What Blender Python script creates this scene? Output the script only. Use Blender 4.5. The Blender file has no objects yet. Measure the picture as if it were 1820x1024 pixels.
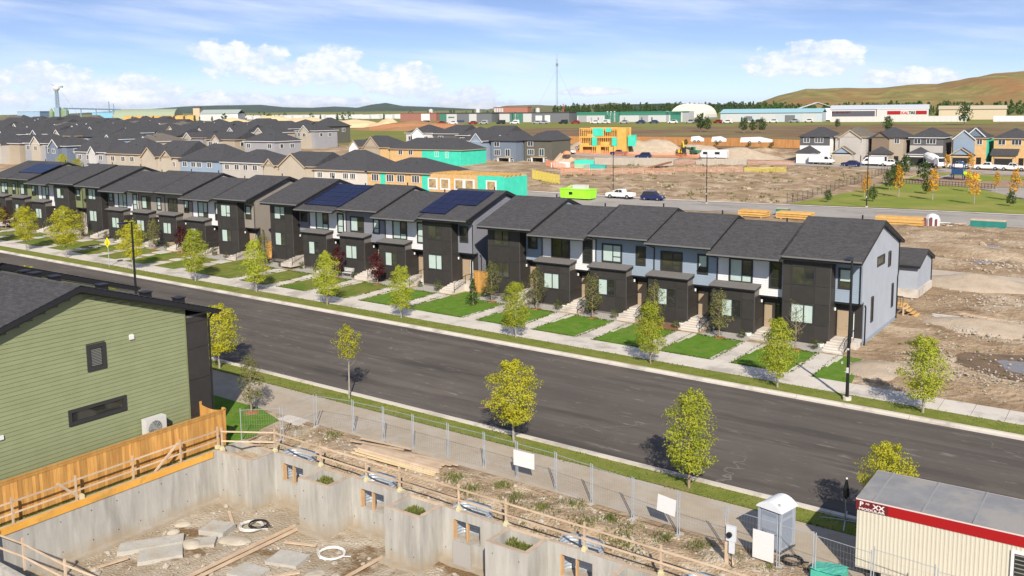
import bpy, bmesh, math, random
from math import sin, cos, radians, pi, atan2, hypot
from mathutils import Vector, Matrix
random.seed(7)
SC = bpy.context.scene
COL = SC.collection
SC.unit_settings.scale_length = 1.2

# ------------------------------------------------------------------ camera
CAM_H = 16.5
PITCH, YAW, ROLL = .1285, -.6142, .0108
fw = Vector((sin(YAW)*cos(PITCH), cos(YAW)*cos(PITCH), -sin(PITCH)))
ri = Vector((cos(YAW), -sin(YAW), 0))
dn = fw.cross(ri)
ri2 = ri*cos(ROLL) + dn*sin(ROLL)
dn2 = -ri*sin(ROLL) + dn*cos(ROLL)
cd = bpy.data.cameras.new('camera')
cam = bpy.data.objects.new('camera', cd)
COL.objects.link(cam)
m3 = Matrix((ri2, -dn2, -fw)).transposed()
cam.matrix_world = Matrix.Translation((0, 0, CAM_H)) @ m3.to_4x4()
cd.sensor_width = 36
cd.lens = 36*1639/1820
cd.shift_y = -105.6/1820
cd.clip_start = .5
cd.clip_end = 40000
SC.camera = cam

# ------------------------------------------------------------------ sky and sun
SUN_EL, SUN_AZ = radians(35), radians(140)      # azimuth clockwise from +Y
W = bpy.data.worlds.new('World'); SC.world = W; W.use_nodes = True
wt = W.node_tree; wt.nodes.clear()
def wn(t, **k):
    n = wt.nodes.new(t)
    for a, b in k.items(): setattr(n, a, b)
    return n
def wl(a, b): wt.links.new(a, b)
def wmath(op, a, b=None, c=None, clamp=False):
    n = wn('ShaderNodeMath', operation=op); n.use_clamp = clamp
    for i, v in enumerate((a, b, c)):
        if v is None: continue
        if isinstance(v, (int, float)): n.inputs[i].default_value = v
        else: wl(v, n.inputs[i])
    return n.outputs[0]
tc = wn('ShaderNodeTexCoord')
sep = wn('ShaderNodeSeparateXYZ'); wl(tc.outputs['Generated'], sep.inputs[0])
# the sky colour deepens quickly above the horizon: sample the sky with a raised elevation
zz = wmath('ADD', wmath('MULTIPLY', sep.outputs[2], 1.9), .05)
comb = wn('ShaderNodeCombineXYZ'); wl(sep.outputs[0], comb.inputs[0]); wl(sep.outputs[1], comb.inputs[1]); wl(zz, comb.inputs[2])
nrm = wn('ShaderNodeVectorMath', operation='NORMALIZE'); wl(comb.outputs[0], nrm.inputs[0])
sky = wn('ShaderNodeTexSky', sky_type='NISHITA')
sky.sun_disc = False; sky.sun_elevation = SUN_EL; sky.sun_rotation = SUN_AZ
sky.altitude = 1100; sky.air_density = 1.0; sky.dust_density = .35; sky.ozone_density = 2.0
wl(nrm.outputs[0], sky.inputs['Vector'])
az = wmath('MULTIPLY', wmath('ARCTAN2', sep.outputs[0], sep.outputs[1]), 57.29578)
el = wmath('MULTIPLY', wmath('ARCSINE', sep.outputs[2]), 57.29578)
dirv = wn('ShaderNodeCombineXYZ'); wl(wmath('MULTIPLY', az, .16), dirv.inputs[0]); wl(wmath('MULTIPLY', el, .24), dirv.inputs[1])
def wnoise(vec, scale, detail=6, rough=.6):
    n = wn('ShaderNodeTexNoise'); n.inputs['Scale'].default_value = scale; n.inputs['Detail'].default_value = detail
    n.inputs['Roughness'].default_value = rough; wl(vec, n.inputs['Vector']); return n.outputs['Fac']
n1 = wnoise(dirv.outputs[0], 1.9, 12, .64)
ofs = wn('ShaderNodeVectorMath', operation='ADD'); wl(dirv.outputs[0], ofs.inputs[0]); ofs.inputs[1].default_value = (.045, .05, 0)
n1b = wnoise(ofs.outputs[0], 1.9, 12, .64)
n2 = wnoise(dirv.outputs[0], 5.5, 5, .6)
# cumulus heaps: (azimuth, elevation, half width, height above the base, depth below it)
heaps = [(-63.0, 1.1, 5.6, 1.6, .9), (-57.4, 1.0, 3.8, 1.5, .9), (-52.6, .6, 3.0, .7, .4), (-51.6, 2.9, 3.0, 1.5, 1.0), (-49.0, 2.1, 2.6, .9, .6),
         (-45.4, 3.0, 2.3, 1.2, 1.0), (-43.6, 2.0, 4.0, 1.3, .9), (-41.0, 1.4, 3.6, .9, .7), (-39.0, .9, 4.0, .8, .5), (-37.6, .3, 3.4, .6, .3), (-48.6, .5, 5.6, .5, .4),
         (-18.0, 2.35, 3.3, 1.35, .75), (-15.8, 3.1, 2.0, .7, .5), (-11.5, 1.45, 3.6, .75, .45), (-30.5, 1.0, 3.0, .3, .25),
         (-80, 1.6, 7, 1.8, .6), (-95, 1.2, 6, 1.4, .6), (5, 1.6, 6, 1.6, .6), (20, 1.0, 7, 1.2, .5), (120, 1.4, 8, 1.6, .6), (160, 1.8, 7, 1.7, .6), (-150, 1.4, 8, 1.5, .6)]
best = None
for (a0, e0, wa, eu, ed) in heaps:
    dx = wmath('DIVIDE', wmath('SUBTRACT', az, a0), wa)
    de = wmath('SUBTRACT', el, e0)
    up = wmath('DIVIDE', wmath('MAXIMUM', de, 0), eu)
    lo = wmath('DIVIDE', wmath('MINIMUM', de, 0), ed)
    r2 = wmath('ADD', wmath('MULTIPLY', dx, dx), wmath('ADD', wmath('MULTIPLY', up, up), wmath('MULTIPLY', lo, lo)))
    h = wmath('SUBTRACT', 1, r2)
    best = h if best is None else wmath('MAXIMUM', best, h)
den = wmath('ADD', best, wmath('ADD', wmath('MULTIPLY', wmath('SUBTRACT', n1, .5), 4.4), wmath('MULTIPLY', wmath('SUBTRACT', n2, .5), 1.5)))
den = wmath('ADD', den, -.10)
mr = wn('ShaderNodeMapRange', interpolation_type='SMOOTHSTEP'); wl(den, mr.inputs[0]); mr.inputs[1].default_value = 0; mr.inputs[2].default_value = .5
cum = wmath('MULTIPLY', mr.outputs[0], .96)
# thin high cirrus streaks
cv = wn('ShaderNodeCombineXYZ'); wl(wmath('ADD', wmath('MULTIPLY', az, .07), wmath('MULTIPLY', el, .12)), cv.inputs[0]); wl(wmath('ADD', wmath('MULTIPLY', el, .5), wmath('MULTIPLY', az, .035)), cv.inputs[1])
c1 = wnoise(cv.outputs[0], 1.1, 7, .55)
mr2 = wn('ShaderNodeMapRange', interpolation_type='SMOOTHSTEP'); wl(c1, mr2.inputs[0]); mr2.inputs[1].default_value = .40; mr2.inputs[2].default_value = .78
cir = wmath('MULTIPLY', mr2.outputs[0], .72)
# milky air just above the horizon
mr3 = wn('ShaderNodeMapRange', interpolation_type='SMOOTHSTEP'); wl(el, mr3.inputs[0]); mr3.inputs[1].default_value = 3.6; mr3.inputs[2].default_value = -.4
milk = wmath('MULTIPLY', mr3.outputs[0], .34)
SKYK = .114
skyc = wn('ShaderNodeMix', data_type='RGBA', blend_type='MULTIPLY'); skyc.inputs[0].default_value = 1; wl(sky.outputs[0], skyc.inputs[6]); skyc.inputs[7].default_value = (1.02, .945, 1.01, 1)
mxm = wn('ShaderNodeMix', data_type='RGBA'); wl(milk, mxm.inputs[0]); wl(skyc.outputs[2], mxm.inputs[6]); mxm.inputs[7].default_value = (5.5, 6.2, 7.6, 1)
mxc = wn('ShaderNodeMix', data_type='RGBA'); wl(cir, mxc.inputs[0]); wl(mxm.outputs[2], mxc.inputs[6]); mxc.inputs[7].default_value = (6.1, 6.7, 8.0, 1)
ccol = wn('ShaderNodeMix', data_type='RGBA'); mr4 = wn('ShaderNodeMapRange'); wl(den, mr4.inputs[0]); mr4.inputs[1].default_value = .1; mr4.inputs[2].default_value = 1.5
shade = wmath('ADD', wmath('MULTIPLY', wmath('SUBTRACT', n1, n1b), 3.2), wmath('MULTIPLY', mr4.outputs[0], .75), None, True)
wl(shade, ccol.inputs[0]); ccol.inputs[6].default_value = (5.4, 6.0, 7.3, 1); ccol.inputs[7].default_value = (8.2, 8.2, 8.3, 1)
mxk = wn('ShaderNodeMix', data_type='RGBA'); wl(cum, mxk.inputs[0]); wl(mxc.outputs[2], mxk.inputs[6]); wl(ccol.outputs[2], mxk.inputs[7])
bg = wn('ShaderNodeBackground'); bg.inputs['Strength'].default_value = SKYK; wl(mxk.outputs[2], bg.inputs['Color'])
wo = wn('ShaderNodeOutputWorld'); wl(bg.outputs[0], wo.inputs[0])

sd = bpy.data.lights.new('sun', 'SUN'); sd.energy = 5.0; sd.angle = radians(.53); sd.color = (1, .92, .79)
sun = bpy.data.objects.new('sun', sd); COL.objects.link(sun)
sundir = Vector((sin(SUN_AZ)*cos(SUN_EL), cos(SUN_AZ)*cos(SUN_EL), sin(SUN_EL)))
sun.rotation_euler = sundir.to_track_quat('Z', 'Y').to_euler()
sun.location = (0, -20, 80)
SC.view_settings.view_transform = 'Standard'
SC.view_settings.look = 'None'
SC.view_settings.exposure = .40
SC.view_settings.gamma = 1
SC.view_settings.use_curve_mapping = False
SC.cycles.max_bounces = 6
SC.cycles.transparent_max_bounces = 12
SC.cycles.use_denoising = True

# ------------------------------------------------------------------ terrain
FHX, FHY = sin(YAW), cos(YAW)
def smooth(a, b, t):
    t = min(1, max(0, (t-a)/(b-a))); return t*t*(3-2*t)
DX = [-1e6, 0, 110, 170, 200, 230, 260, 300, 350, 500, 700, 1200, 3000, 12000, 1e6]
DZ = [0, 0, 0, -.6, -.2, 1.0, 1.8, 4, 5, 6.5, 8, 9, 11, 14, 14]
def lerp1(t):
    for i in range(len(DX)-1):
        if t < DX[i+1]:
            return DZ[i] + (DZ[i+1]-DZ[i])*(t-DX[i])/(DX[i+1]-DX[i])
    return DZ[-1]
S = -.0126
def T(x, y):
    d = x*FHX + y*FHY
    z = S*min(40, max(-150, x))*(1-smooth(110, 170, d)) + lerp1(d)
    z += -.0033*min(0, max(-150, x+14))*smooth(54.7, 60, y)*(1-smooth(100, 150, d))
    return z

# ------------------------------------------------------------------ mesh helpers
class MB:
    def __init__(s): s.v = []; s.f = []; s.m = []
    def add(s, vs, fs, mi=0):
        o = len(s.v); s.v += [tuple(p) for p in vs]
        for f in fs: s.f.append(tuple(o+i for i in f)); s.m.append(mi)
        return s
    def box(s, x0, x1, y0, y1, z0, z1, mi=0, M=None):
        vs = [(x, y, z) for z in (z0, z1) for y in (y0, y1) for x in (x0, x1)]
        if M is not None: vs = [M @ Vector(p) for p in vs]
        return s.add(vs, [(0, 2, 3, 1), (4, 5, 7, 6), (0, 1, 5, 4), (2, 6, 7, 3), (0, 4, 6, 2), (1, 3, 7, 5)], mi)
    def bar(s, a, b, w, h=None, mi=0, up=(0, 0, 1)):
        a, b = Vector(a), Vector(b); h = h or w
        d = (b-a); L = d.length
        if L < 1e-6: return s
        d /= L
        u = Vector(up)
        if abs(d.dot(u)) > .97: u = Vector((0, 1, 0))
        r = d.cross(u).normalized(); u = r.cross(d)
        vs = []
        for p in (a, b):
            for i, j in ((-1, -1), (1, -1), (1, 1), (-1, 1)):
                vs.append(p + r*(i*w/2) + u*(j*h/2))
        return s.add(vs, [(0, 1, 2, 3), (7, 6, 5, 4), (0, 4, 5, 1), (1, 5, 6, 2), (2, 6, 7, 3), (3, 7, 4, 0)], mi)
    def tube(s, pts, rad, n=6, mi=0, cap=True):
        pts = [Vector(p) for p in pts]
        rads = rad if isinstance(rad, (list, tuple)) else [rad]*len(pts)
        o = len(s.v); prev = None
        for i, p in enumerate(pts):
            d = (pts[min(i+1, len(pts)-1)] - pts[max(i-1, 0)])
            d = d.normalized() if d.length > 1e-9 else Vector((0, 0, 1))
            u = Vector((0, 0, 1)) if abs(d.z) < .95 else Vector((1, 0, 0))
            if prev is not None and (prev - d*prev.dot(d)).length > .1: r = (prev - d*prev.dot(d)).normalized()
            else: r = d.cross(u).normalized()
            prev = r; q = d.cross(r)
            for k in range(n):
                a = 2*pi*k/n
                s.v.append(tuple(p + (r*cos(a) + q*sin(a))*rads[i]))
        for i in range(len(pts)-1):
            for k in range(n):
                s.f.append((o+i*n+k, o+i*n+(k+1) % n, o+(i+1)*n+(k+1) % n, o+(i+1)*n+k)); s.m.append(mi)
        if cap:
            s.f.append(tuple(o+k for k in range(n))[::-1]); s.m.append(mi)
            e = o+(len(pts)-1)*n
            s.f.append(tuple(e+k for k in range(n))); s.m.append(mi)
        return s
    def cyl(s, x, y, z0, z1, r, n=10, r2=None, mi=0):
        return s.tube([(x, y, z0), (x, y, z1)], [r, r if r2 is None else r2], n, mi)
    def prism(s, poly, axis, a, b, mi=0):
        """poly: 2-D outline extruded along axis 'x' 'y' or 'z' from a to b"""
        def P(p, t):
            return (t, p[0], p[1]) if axis == 'x' else (p[0], t, p[1]) if axis == 'y' else (p[0], p[1], t)
        n = len(poly)
        vs = [P(p, a) for p in poly] + [P(p, b) for p in poly]
        fs = [tuple(range(n))[::-1], tuple(range(n, 2*n))] + [(i, (i+1) % n, n+(i+1) % n, n+i) for i in range(n)]
        return s.add(vs, fs, mi)
    def quad(s, a, b, c, d, mi=0): return s.add([a, b, c, d], [(0, 1, 2, 3)], mi)
    def dome(s, c, r, seg=10, rings=5, mi=0, full=False):
        rx, ry, rz = r if isinstance(r, tuple) else (r, r, r)
        o = len(s.v); lo = -rings if full else 0
        for j in range(lo, rings+1):
            t = pi/2*j/rings
            for k in range(seg):
                a = 2*pi*k/seg
                s.v.append((c[0]+rx*cos(t)*cos(a), c[1]+ry*cos(t)*sin(a), c[2]+rz*sin(t)))
        for j in range(rings-lo):
            for k in range(seg):
                s.f.append((o+j*seg+k, o+j*seg+(k+1) % seg, o+(j+1)*seg+(k+1) % seg, o+(j+1)*seg+k)); s.m.append(mi)
        return s
    def rock(s, c, r, R, mi=0):
        """a small angular stone"""
        o = len(s.v); a0 = R.uniform(0, 6.28); sx, sy, sz = r*R.uniform(.7, 1.4), r*R.uniform(.7, 1.3), r*R.uniform(.45, .9)
        P = [(0, 0, 1)]+[(cos(a0+k*1.2566), sin(a0+k*1.2566), .3) for k in range(5)]+[(cos(a0+.6+k*1.2566)*1.1, sin(a0+.6+k*1.2566)*1.1, -.6) for k in range(5)]
        for p in P: s.v.append((c[0]+p[0]*sx*R.uniform(.7, 1.25), c[1]+p[1]*sy*R.uniform(.7, 1.25), c[2]+p[2]*sz*R.uniform(.75, 1.2)))
        for k in range(5):
            n_ = (k+1) % 5
            for f in ((0, 1+k, 1+n_), (1+k, 6+k, 1+n_), (1+n_, 6+k, 6+n_)): s.f.append(tuple(o+i for i in f)); s.m.append(mi)
        return s
    def mesh(s, name, mats, smooth=False):
        me = bpy.data.meshes.new(name); me.from_pydata(s.v, [], s.f)
        for m in (mats if isinstance(mats, (list, tuple)) else [mats]): me.materials.append(m)
        if len(me.materials) > 1: me.polygons.foreach_set('material_index', s.m)
        if smooth: me.polygons.foreach_set('use_smooth', [True]*len(me.polygons))
        me.update(); return me
    def build(s, name, mats, parent=None, smooth=False, loc=None, rz=0):
        return link(name, s.mesh(name, mats, smooth), parent, loc, rz)
def link(name, me, parent=None, loc=None, rz=0):
    o = bpy.data.objects.new(name, me); COL.objects.link(o)
    if parent is not None: o.parent = parent
    if loc is not None: o.location = loc
    if rz: o.rotation_euler.z = rz
    return o
def tag(o, label=None, cat=None, group=None, kind=None):
    for k, v in (('label', label), ('category', cat), ('group', group), ('kind', kind)):
        if v: o[k] = v
    return o
def thing(name, label, cat, loc=(0, 0, 0), rz=0, group=None):
    o = bpy.data.objects.new(name, None); COL.objects.link(o)
    o.location = loc; o.rotation_euler.z = rz; o.empty_display_size = .3
    return tag(o, label, cat, group)
def struct(name, mb, mats, smooth=False): return tag(mb.build(name, mats, None, smooth), kind='structure')
def kids(o): return [c for c in bpy.data.objects if c.parent == o]
KIDS = {}
def copy_tree(o, parent=None):
    if o not in KIDS: KIDS[o] = kids(o)
    c = o.copy(); COL.objects.link(c)
    if parent is not None: c.parent = parent
    for ch in KIDS[o]: copy_tree(ch, c)
    return c

# ------------------------------------------------------------------ materials
MATS = {}
def mat(name, c1, c2=None, scale=1.0, rough=.85, bump=0, bscale=None, metal=0, stretch=None, rand=0, detail=5, c3=None, s3=.2, a3=(.5, .62), coord='pos', spec=.3, bdist=.05):
    """Principled surface; colour mixes c1 to c2 by noise (c3 over it in patches), bump from finer noise, rand = value change per object"""
    if name in MATS: return MATS[name]
    m = bpy.data.materials.new(name); m.use_nodes = True; t = m.node_tree; b = t.nodes['Principled BSDF']
    N = lambda k, **kw: _n(t, k, kw)
    L = t.links.new
    b.inputs['Roughness'].default_value = rough; b.inputs['Metallic'].default_value = metal
    b.inputs['Specular IOR Level'].default_value = spec
    if coord == 'pos': vec = N('ShaderNodeNewGeometry').outputs['Position']
    else: vec = N('ShaderNodeTexCoord').outputs['Object']
    if stretch:
        mp = N('ShaderNodeMapping'); mp.inputs['Scale'].default_value = stretch; L(vec, mp.inputs[0]); svec = mp.outputs[0]
    else: svec = vec
    col = None
    if c2:
        nz = N('ShaderNodeTexNoise'); nz.inputs['Scale'].default_value = scale; nz.inputs['Detail'].default_value = detail; nz.inputs['Roughness'].default_value = .62; L(svec, nz.inputs['Vector'])
        mr = N('ShaderNodeMapRange'); mr.inputs[1].default_value = .32; mr.inputs[2].default_value = .68; L(nz.outputs['Fac'], mr.inputs[0])
        mx = N('ShaderNodeMix', data_type='RGBA'); L(mr.outputs[0], mx.inputs[0]); mx.inputs[6].default_value = (*c1, 1); mx.inputs[7].default_value = (*c2, 1)
        col = mx.outputs[2]
    if c3:
        nz = N('ShaderNodeTexNoise'); nz.inputs['Scale'].default_value = s3; nz.inputs['Detail'].default_value = 6; nz.inputs['Roughness'].default_value = .65; L(svec, nz.inputs['Vector'])
        mr = N('ShaderNodeMapRange'); mr.inputs[1].default_value = a3[0]; mr.inputs[2].default_value = a3[1]; L(nz.outputs['Fac'], mr.inputs[0])
        mx = N('ShaderNodeMix', data_type='RGBA'); L(mr.outputs[0], mx.inputs[0])
        if col: L(col, mx.inputs[6])
        else: mx.inputs[6].default_value = (*c1, 1)
        mx.inputs[7].default_value = (*c3, 1); col = mx.outputs[2]
    if rand:
        oi = N('ShaderNodeObjectInfo'); mr = N('ShaderNodeMapRange'); mr.inputs[3].default_value = 1-rand; mr.inputs[4].default_value = 1+rand; L(oi.outputs['Random'], mr.inputs[0])
        hs = N('ShaderNodeHueSaturation'); L(mr.outputs[0], hs.inputs['Value'])
        if col: L(col, hs.inputs['Color'])
        else: hs.inputs['Color'].default_value = (*c1, 1)
        col = hs.outputs[0]
    if col: L(col, b.inputs['Base Color'])
    else: b.inputs['Base Color'].default_value = (*c1, 1)
    if bump:
        nz = N('ShaderNodeTexNoise'); nz.inputs['Scale'].default_value = bscale or scale*4; nz.inputs['Detail'].default_value = 4; L(svec, nz.inputs['Vector'])
        bp = N('ShaderNodeBump'); bp.inputs['Strength'].default_value = bump; bp.inputs['Distance'].default_value = bdist; L(nz.outputs['Fac'], bp.inputs['Height']); L(bp.outputs[0], b.inputs['Normal'])
    MATS[name] = m; return m
def _n(t, k, kw):
    n = t.nodes.new(k)
    for a, b in kw.items(): setattr(n, a, b)
    return n
def leafmat(name, ca, cb, cc=None, rough=.6):
    if name in MATS: return MATS[name]
    m = bpy.data.materials.new(name); m.use_nodes = True; t = m.node_tree; t.nodes.clear(); L = t.links.new
    g = t.nodes.new('ShaderNodeNewGeometry')
    nz = t.nodes.new('ShaderNodeTexNoise'); nz.inputs['Scale'].default_value = 1.3; nz.inputs['Detail'].default_value = 6; nz.inputs['Roughness'].default_value = .8; L(g.outputs['Position'], nz.inputs['Vector'])
    cr = t.nodes.new('ShaderNodeValToRGB'); e = cr.color_ramp.elements
    e[0].position = .36; e[0].color = (*ca, 1); e[1].position = .6; e[1].color = (*cb, 1)
    if cc: k = e.new(.72); k.color = (*cc, 1)
    L(nz.outputs['Fac'], cr.inputs[0])
    oi = t.nodes.new('ShaderNodeObjectInfo'); mr = t.nodes.new('ShaderNodeMapRange'); mr.inputs[3].default_value = .85; mr.inputs[4].default_value = 1.15; L(oi.outputs['Random'], mr.inputs[0])
    hs = t.nodes.new('ShaderNodeHueSaturation'); L(cr.outputs[0], hs.inputs['Color']); L(mr.outputs[0], hs.inputs['Value'])
    d = t.nodes.new('ShaderNodeBsdfDiffuse'); L(hs.outputs[0], d.inputs[0])
    tr = t.nodes.new('ShaderNodeBsdfTranslucent'); L(hs.outputs[0], tr.inputs[0])
    mx = t.nodes.new('ShaderNodeMixShader'); mx.inputs[0].default_value = .4; L(d.outputs[0], mx.inputs[1]); L(tr.outputs[0], mx.inputs[2])
    o = t.nodes.new('ShaderNodeOutputMaterial'); L(mx.outputs[0], o.inputs[0])
    MATS[name] = m; return m
def shingle(name, ca, cb, sc=1.0):
    if name in MATS: return MATS[name]
    m = mat(name, ca, cb, scale=9, rough=.95, spec=.12, detail=3)
    t = m.node_tree; L = t.links.new; b = t.nodes['Principled BSDF']
    old = b.inputs['Base Color'].links[0].from_socket
    g = t.nodes.new('ShaderNodeNewGeometry'); br = t.nodes.new('ShaderNodeTexBrick')
    br.inputs['Scale'].default_value = 1/sc; br.inputs['Brick Width'].default_value = .32; br.inputs['Row Height'].default_value = .14
    br.inputs['Mortar Size'].default_value = .006; br.inputs['Color1'].default_value = (.84, .84, .84, 1); br.inputs['Color2'].default_value = (1.15, 1.15, 1.17, 1); br.inputs['Mortar'].default_value = (.62, .62, .62, 1)
    br.inputs['Bias'].default_value = 0
    L(g.outputs['Position'], br.inputs['Vector'])
    mx = t.nodes.new('ShaderNodeMix'); mx.data_type = 'RGBA'; mx.blend_type = 'MULTIPLY'; mx.inputs[0].default_value = 1
    L(old, mx.inputs[6]); L(br.outputs['Color'], mx.inputs[7]); L(mx.outputs[2], b.inputs['Base Color'])
    return m
def glass(name, tint, rough=.05):
    m = mat(name, tint, rough=rough, spec=.9)
    return m

ASPH = mat('asphalt', (.074, .063, .055), (.112, .097, .084), scale=.7, rough=.95, bump=.3, bscale=40, stretch=(.05, 1, 1), c3=(.135, .118, .102), s3=1.3, a3=(.50, .78), bdist=.01, spec=.2)
def asphalt_wear(m):
    """dusty patches, pale scuffs and hairline cracks over the streaked base"""
    t = m.node_tree; L = t.links.new; b = t.nodes['Principled BSDF']; base = b.inputs['Base Color'].links[0].from_socket
    g = t.nodes.new('ShaderNodeNewGeometry')
    def noise(sc, det, sx=1.0, lo=.5, hi=.7, rough=.65):
        mp = t.nodes.new('ShaderNodeMapping'); mp.inputs['Scale'].default_value = (sx, 1, 1); L(g.outputs['Position'], mp.inputs[0])
        n = t.nodes.new('ShaderNodeTexNoise'); n.inputs['Scale'].default_value = sc; n.inputs['Detail'].default_value = det; n.inputs['Roughness'].default_value = rough; L(mp.outputs[0], n.inputs['Vector'])
        r = t.nodes.new('ShaderNodeMapRange'); r.inputs[1].default_value = lo; r.inputs[2].default_value = hi; L(n.outputs['Fac'], r.inputs[0]); return r.outputs[0]
    def over(fac, col, k):
        nonlocal base
        mu = t.nodes.new('ShaderNodeMath'); mu.operation = 'MULTIPLY'; mu.inputs[1].default_value = k; L(fac, mu.inputs[0])
        mx = t.nodes.new('ShaderNodeMix'); mx.data_type = 'RGBA'; L(mu.outputs[0], mx.inputs[0]); L(base, mx.inputs[6]); mx.inputs[7].default_value = (*col, 1); base = mx.outputs[2]
    over(noise(.16, 8, 1, .50, .72), (.150, .128, .105), .55)
    over(noise(2.6, 6, .28, .60, .72), (.24, .215, .185), .75)
    over(noise(.5, 4, .1, .56, .66), (.045, .040, .036), .55)
    vo = t.nodes.new('ShaderNodeTexVoronoi'); vo.feature = 'DISTANCE_TO_EDGE'; vo.inputs['Scale'].default_value = .16
    mp = t.nodes.new('ShaderNodeMapping'); mp.inputs['Scale'].default_value = (.45, 1, 1); L(g.outputs['Position'], mp.inputs[0])
    nz = t.nodes.new('ShaderNodeTexNoise'); nz.inputs['Scale'].default_value = 1.2; L(g.outputs['Position'], nz.inputs['Vector'])
    ad = t.nodes.new('ShaderNodeVectorMath'); ad.operation = 'ADD'; L(mp.outputs[0], ad.inputs[0]); L(nz.outputs['Color'], ad.inputs[1]); L(ad.outputs[0], vo.inputs['Vector'])
    r = t.nodes.new('ShaderNodeMapRange'); r.inputs[1].default_value = .007; r.inputs[2].default_value = .002; L(vo.outputs['Distance'], r.inputs[0])
    mu = t.nodes.new('ShaderNodeMath'); mu.operation = 'MULTIPLY'; L(r.outputs[0], mu.inputs[0]); L(noise(.1, 3, 1, .5, .6), mu.inputs[1])
    over(mu.outputs[0], (.20, .18, .155), .7)
    L(base, b.inputs['Base Color'])
asphalt_wear(ASPH)
ASPH2 = mat('asphalt_worn', (.31, .28, .25), (.37, .335, .30), scale=.3, rough=.95, c3=(.26, .235, .205), s3=.15)
PATHM = mat('path_asphalt', (.34, .28, .21), (.395, .335, .26), scale=1.2, rough=.95, bump=.2, bscale=40, c3=(.40, .35, .29), s3=.5, bdist=.01)
CONC = mat('concrete', (.52, .47, .41), (.60, .555, .495), scale=.8, rough=.9, bump=.15, bscale=30, c3=(.39, .35, .305), s3=.4, bdist=.01)
GRASS = mat('lawn_grass', (.082, .172, .020), (.135, .232, .034), scale=1.6, rough=1, bump=1, bscale=11, detail=10, c3=(.15, .20, .045), s3=.8, a3=(.5, .72), spec=.05, bdist=.08)
GRASSD = mat('dry_lawn', (.125, .155, .030), (.205, .205, .055), scale=1.5, detail=10, rough=1, bump=.8, bscale=14, c3=(.10, .16, .024), s3=.5, a3=(.48, .6), spec=.05, bdist=.08)
VERGE = mat('verge_grass', (.135, .175, .030), (.225, .228, .060), scale=1.5, detail=10, rough=1, bump=.9, bscale=14, c3=(.235, .21, .085), s3=.42, a3=(.55, .72), spec=.05, bdist=.08)
PARKG = mat('park_grass', (.17, .215, .038), (.225, .245, .055), scale=.12, rough=1, c3=(.27, .255, .075), s3=.06, spec=.05)
FIELD = mat('field_grass', (.15, .175, .042), (.215, .215, .065), scale=.03, rough=1, c3=(.23, .185, .075), s3=.012, spec=.05)
DIRT = mat('dirt', (.205, .138, .082), (.395, .295, .195), scale=.30, rough=1, bump=.9, bscale=2.6, detail=12, c3=(.45, .355, .25), s3=.16, spec=.05, bdist=.25)
DIRTN = mat('dirt_near', (.27, .185, .115), (.46, .355, .24), scale=1.3, detail=10, rough=1, bump=1, bscale=9, c3=(.47, .385, .28), s3=.7, spec=.05, bdist=.12)
PITM = mat('pit_floor', (.33, .265, .185), (.47, .41, .33), scale=.75, rough=1, bump=1, bscale=10, c3=(.20, .135, .075), s3=.38, a3=(.52, .60), spec=.05, bdist=.1)
BROWN = mat('brown_bank', (.155, .10, .06), (.225, .155, .095), scale=.05, rough=1, c3=(.20, .18, .07), s3=.02, spec=.05)
ROOF = shingle('roof_shingles', (.054, .053, .055), (.084, .082, .083))
ROOFT = shingle('town_roof_shingles', (.052, .052, .056), (.082, .081, .085))
ROOFB = shingle('brown_roof_shingles', (.13, .115, .095), (.17, .15, .125))
PANEL = mat('charcoal_panel', (.033, .030, .028), (.041, .037, .035), scale=2, rough=.55, rand=.10)
REVEAL = mat('panel_reveal', (.15, .135, .125), rough=.5)
BLACK = mat('black_metal', (.012, .012, .013), rough=.4, spec=.5)
TRIM = mat('black_trim', (.018, .018, .021), rough=.5)
FRAME = mat('dark_frame', (.035, .035, .036), rough=.45)
WHITE = mat('white_paint', (.64, .64, .635), rough=.6)
OFFW = mat('offwhite', (.54, .53, .51), rough=.6)
GLASSD = glass('dark_glass', (.022, .024, .020))
GLASSG = mat('olive_glass', (.026, .029, .020), (.060, .062, .034), scale=1.4, rough=.06, spec=.9)
BLIND = mat('window_blind', (.40, .50, .46), (.46, .56, .52), scale=3, rough=.3, spec=.6)
DOORM = mat('tan_door', (.36, .275, .185), rough=.5)
def siding(n, c): return mat('siding_'+n, tuple(k*.94 for k in c), tuple(min(1, k*1.05) for k in c), scale=.8, rough=.75)
SID = {'blue': siding('blue', (.25, .305, .375)), 'white': siding('white', (.64, .64, .655)), 'grey': siding('grey', (.205, .21, .245)), 'taupe': siding('taupe', (.255, .225, .195)),
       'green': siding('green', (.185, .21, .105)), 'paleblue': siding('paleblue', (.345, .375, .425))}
CEDAR = mat('cedar', (.40, .195, .050), (.55, .305, .09), scale=1.1, rough=.8, stretch=(4, 4, .6), rand=.22)
CEDARF = mat('cedar_far', (.36, .17, .06), (.46, .23, .09), scale=.6, rough=.9, stretch=(3, 3, .5))
LUMB = mat('lumber', (.43, .32, .22), (.56, .43, .31), scale=1.6, rough=.85, rand=.15)
LUMBY = mat('lumber_yellow', (.54, .30, .085), (.66, .41, .14), scale=1.2, rough=.85, rand=.15)
LVL = mat('orange_beam', (.60, .29, .045), (.70, .37, .075), scale=.9, rough=.7, c3=(.46, .25, .06), s3=.8)
OSB = mat('osb', (.50, .32, .145), (.60, .41, .20), scale=1.5, rough=.9)
TEAL = mat('teal_wrap', (.045, .52, .37), (.065, .60, .43), scale=.8, rough=.6)
FCONC = mat('foundation_concrete', (.315, .302, .275), (.435, .42, .385), scale=2.0, rough=.9, stretch=(1.4, 1.4, .24), bump=.3, bscale=6, c3=(.225, .215, .195), s3=.8, a3=(.53, .76), bdist=.02)
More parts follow.
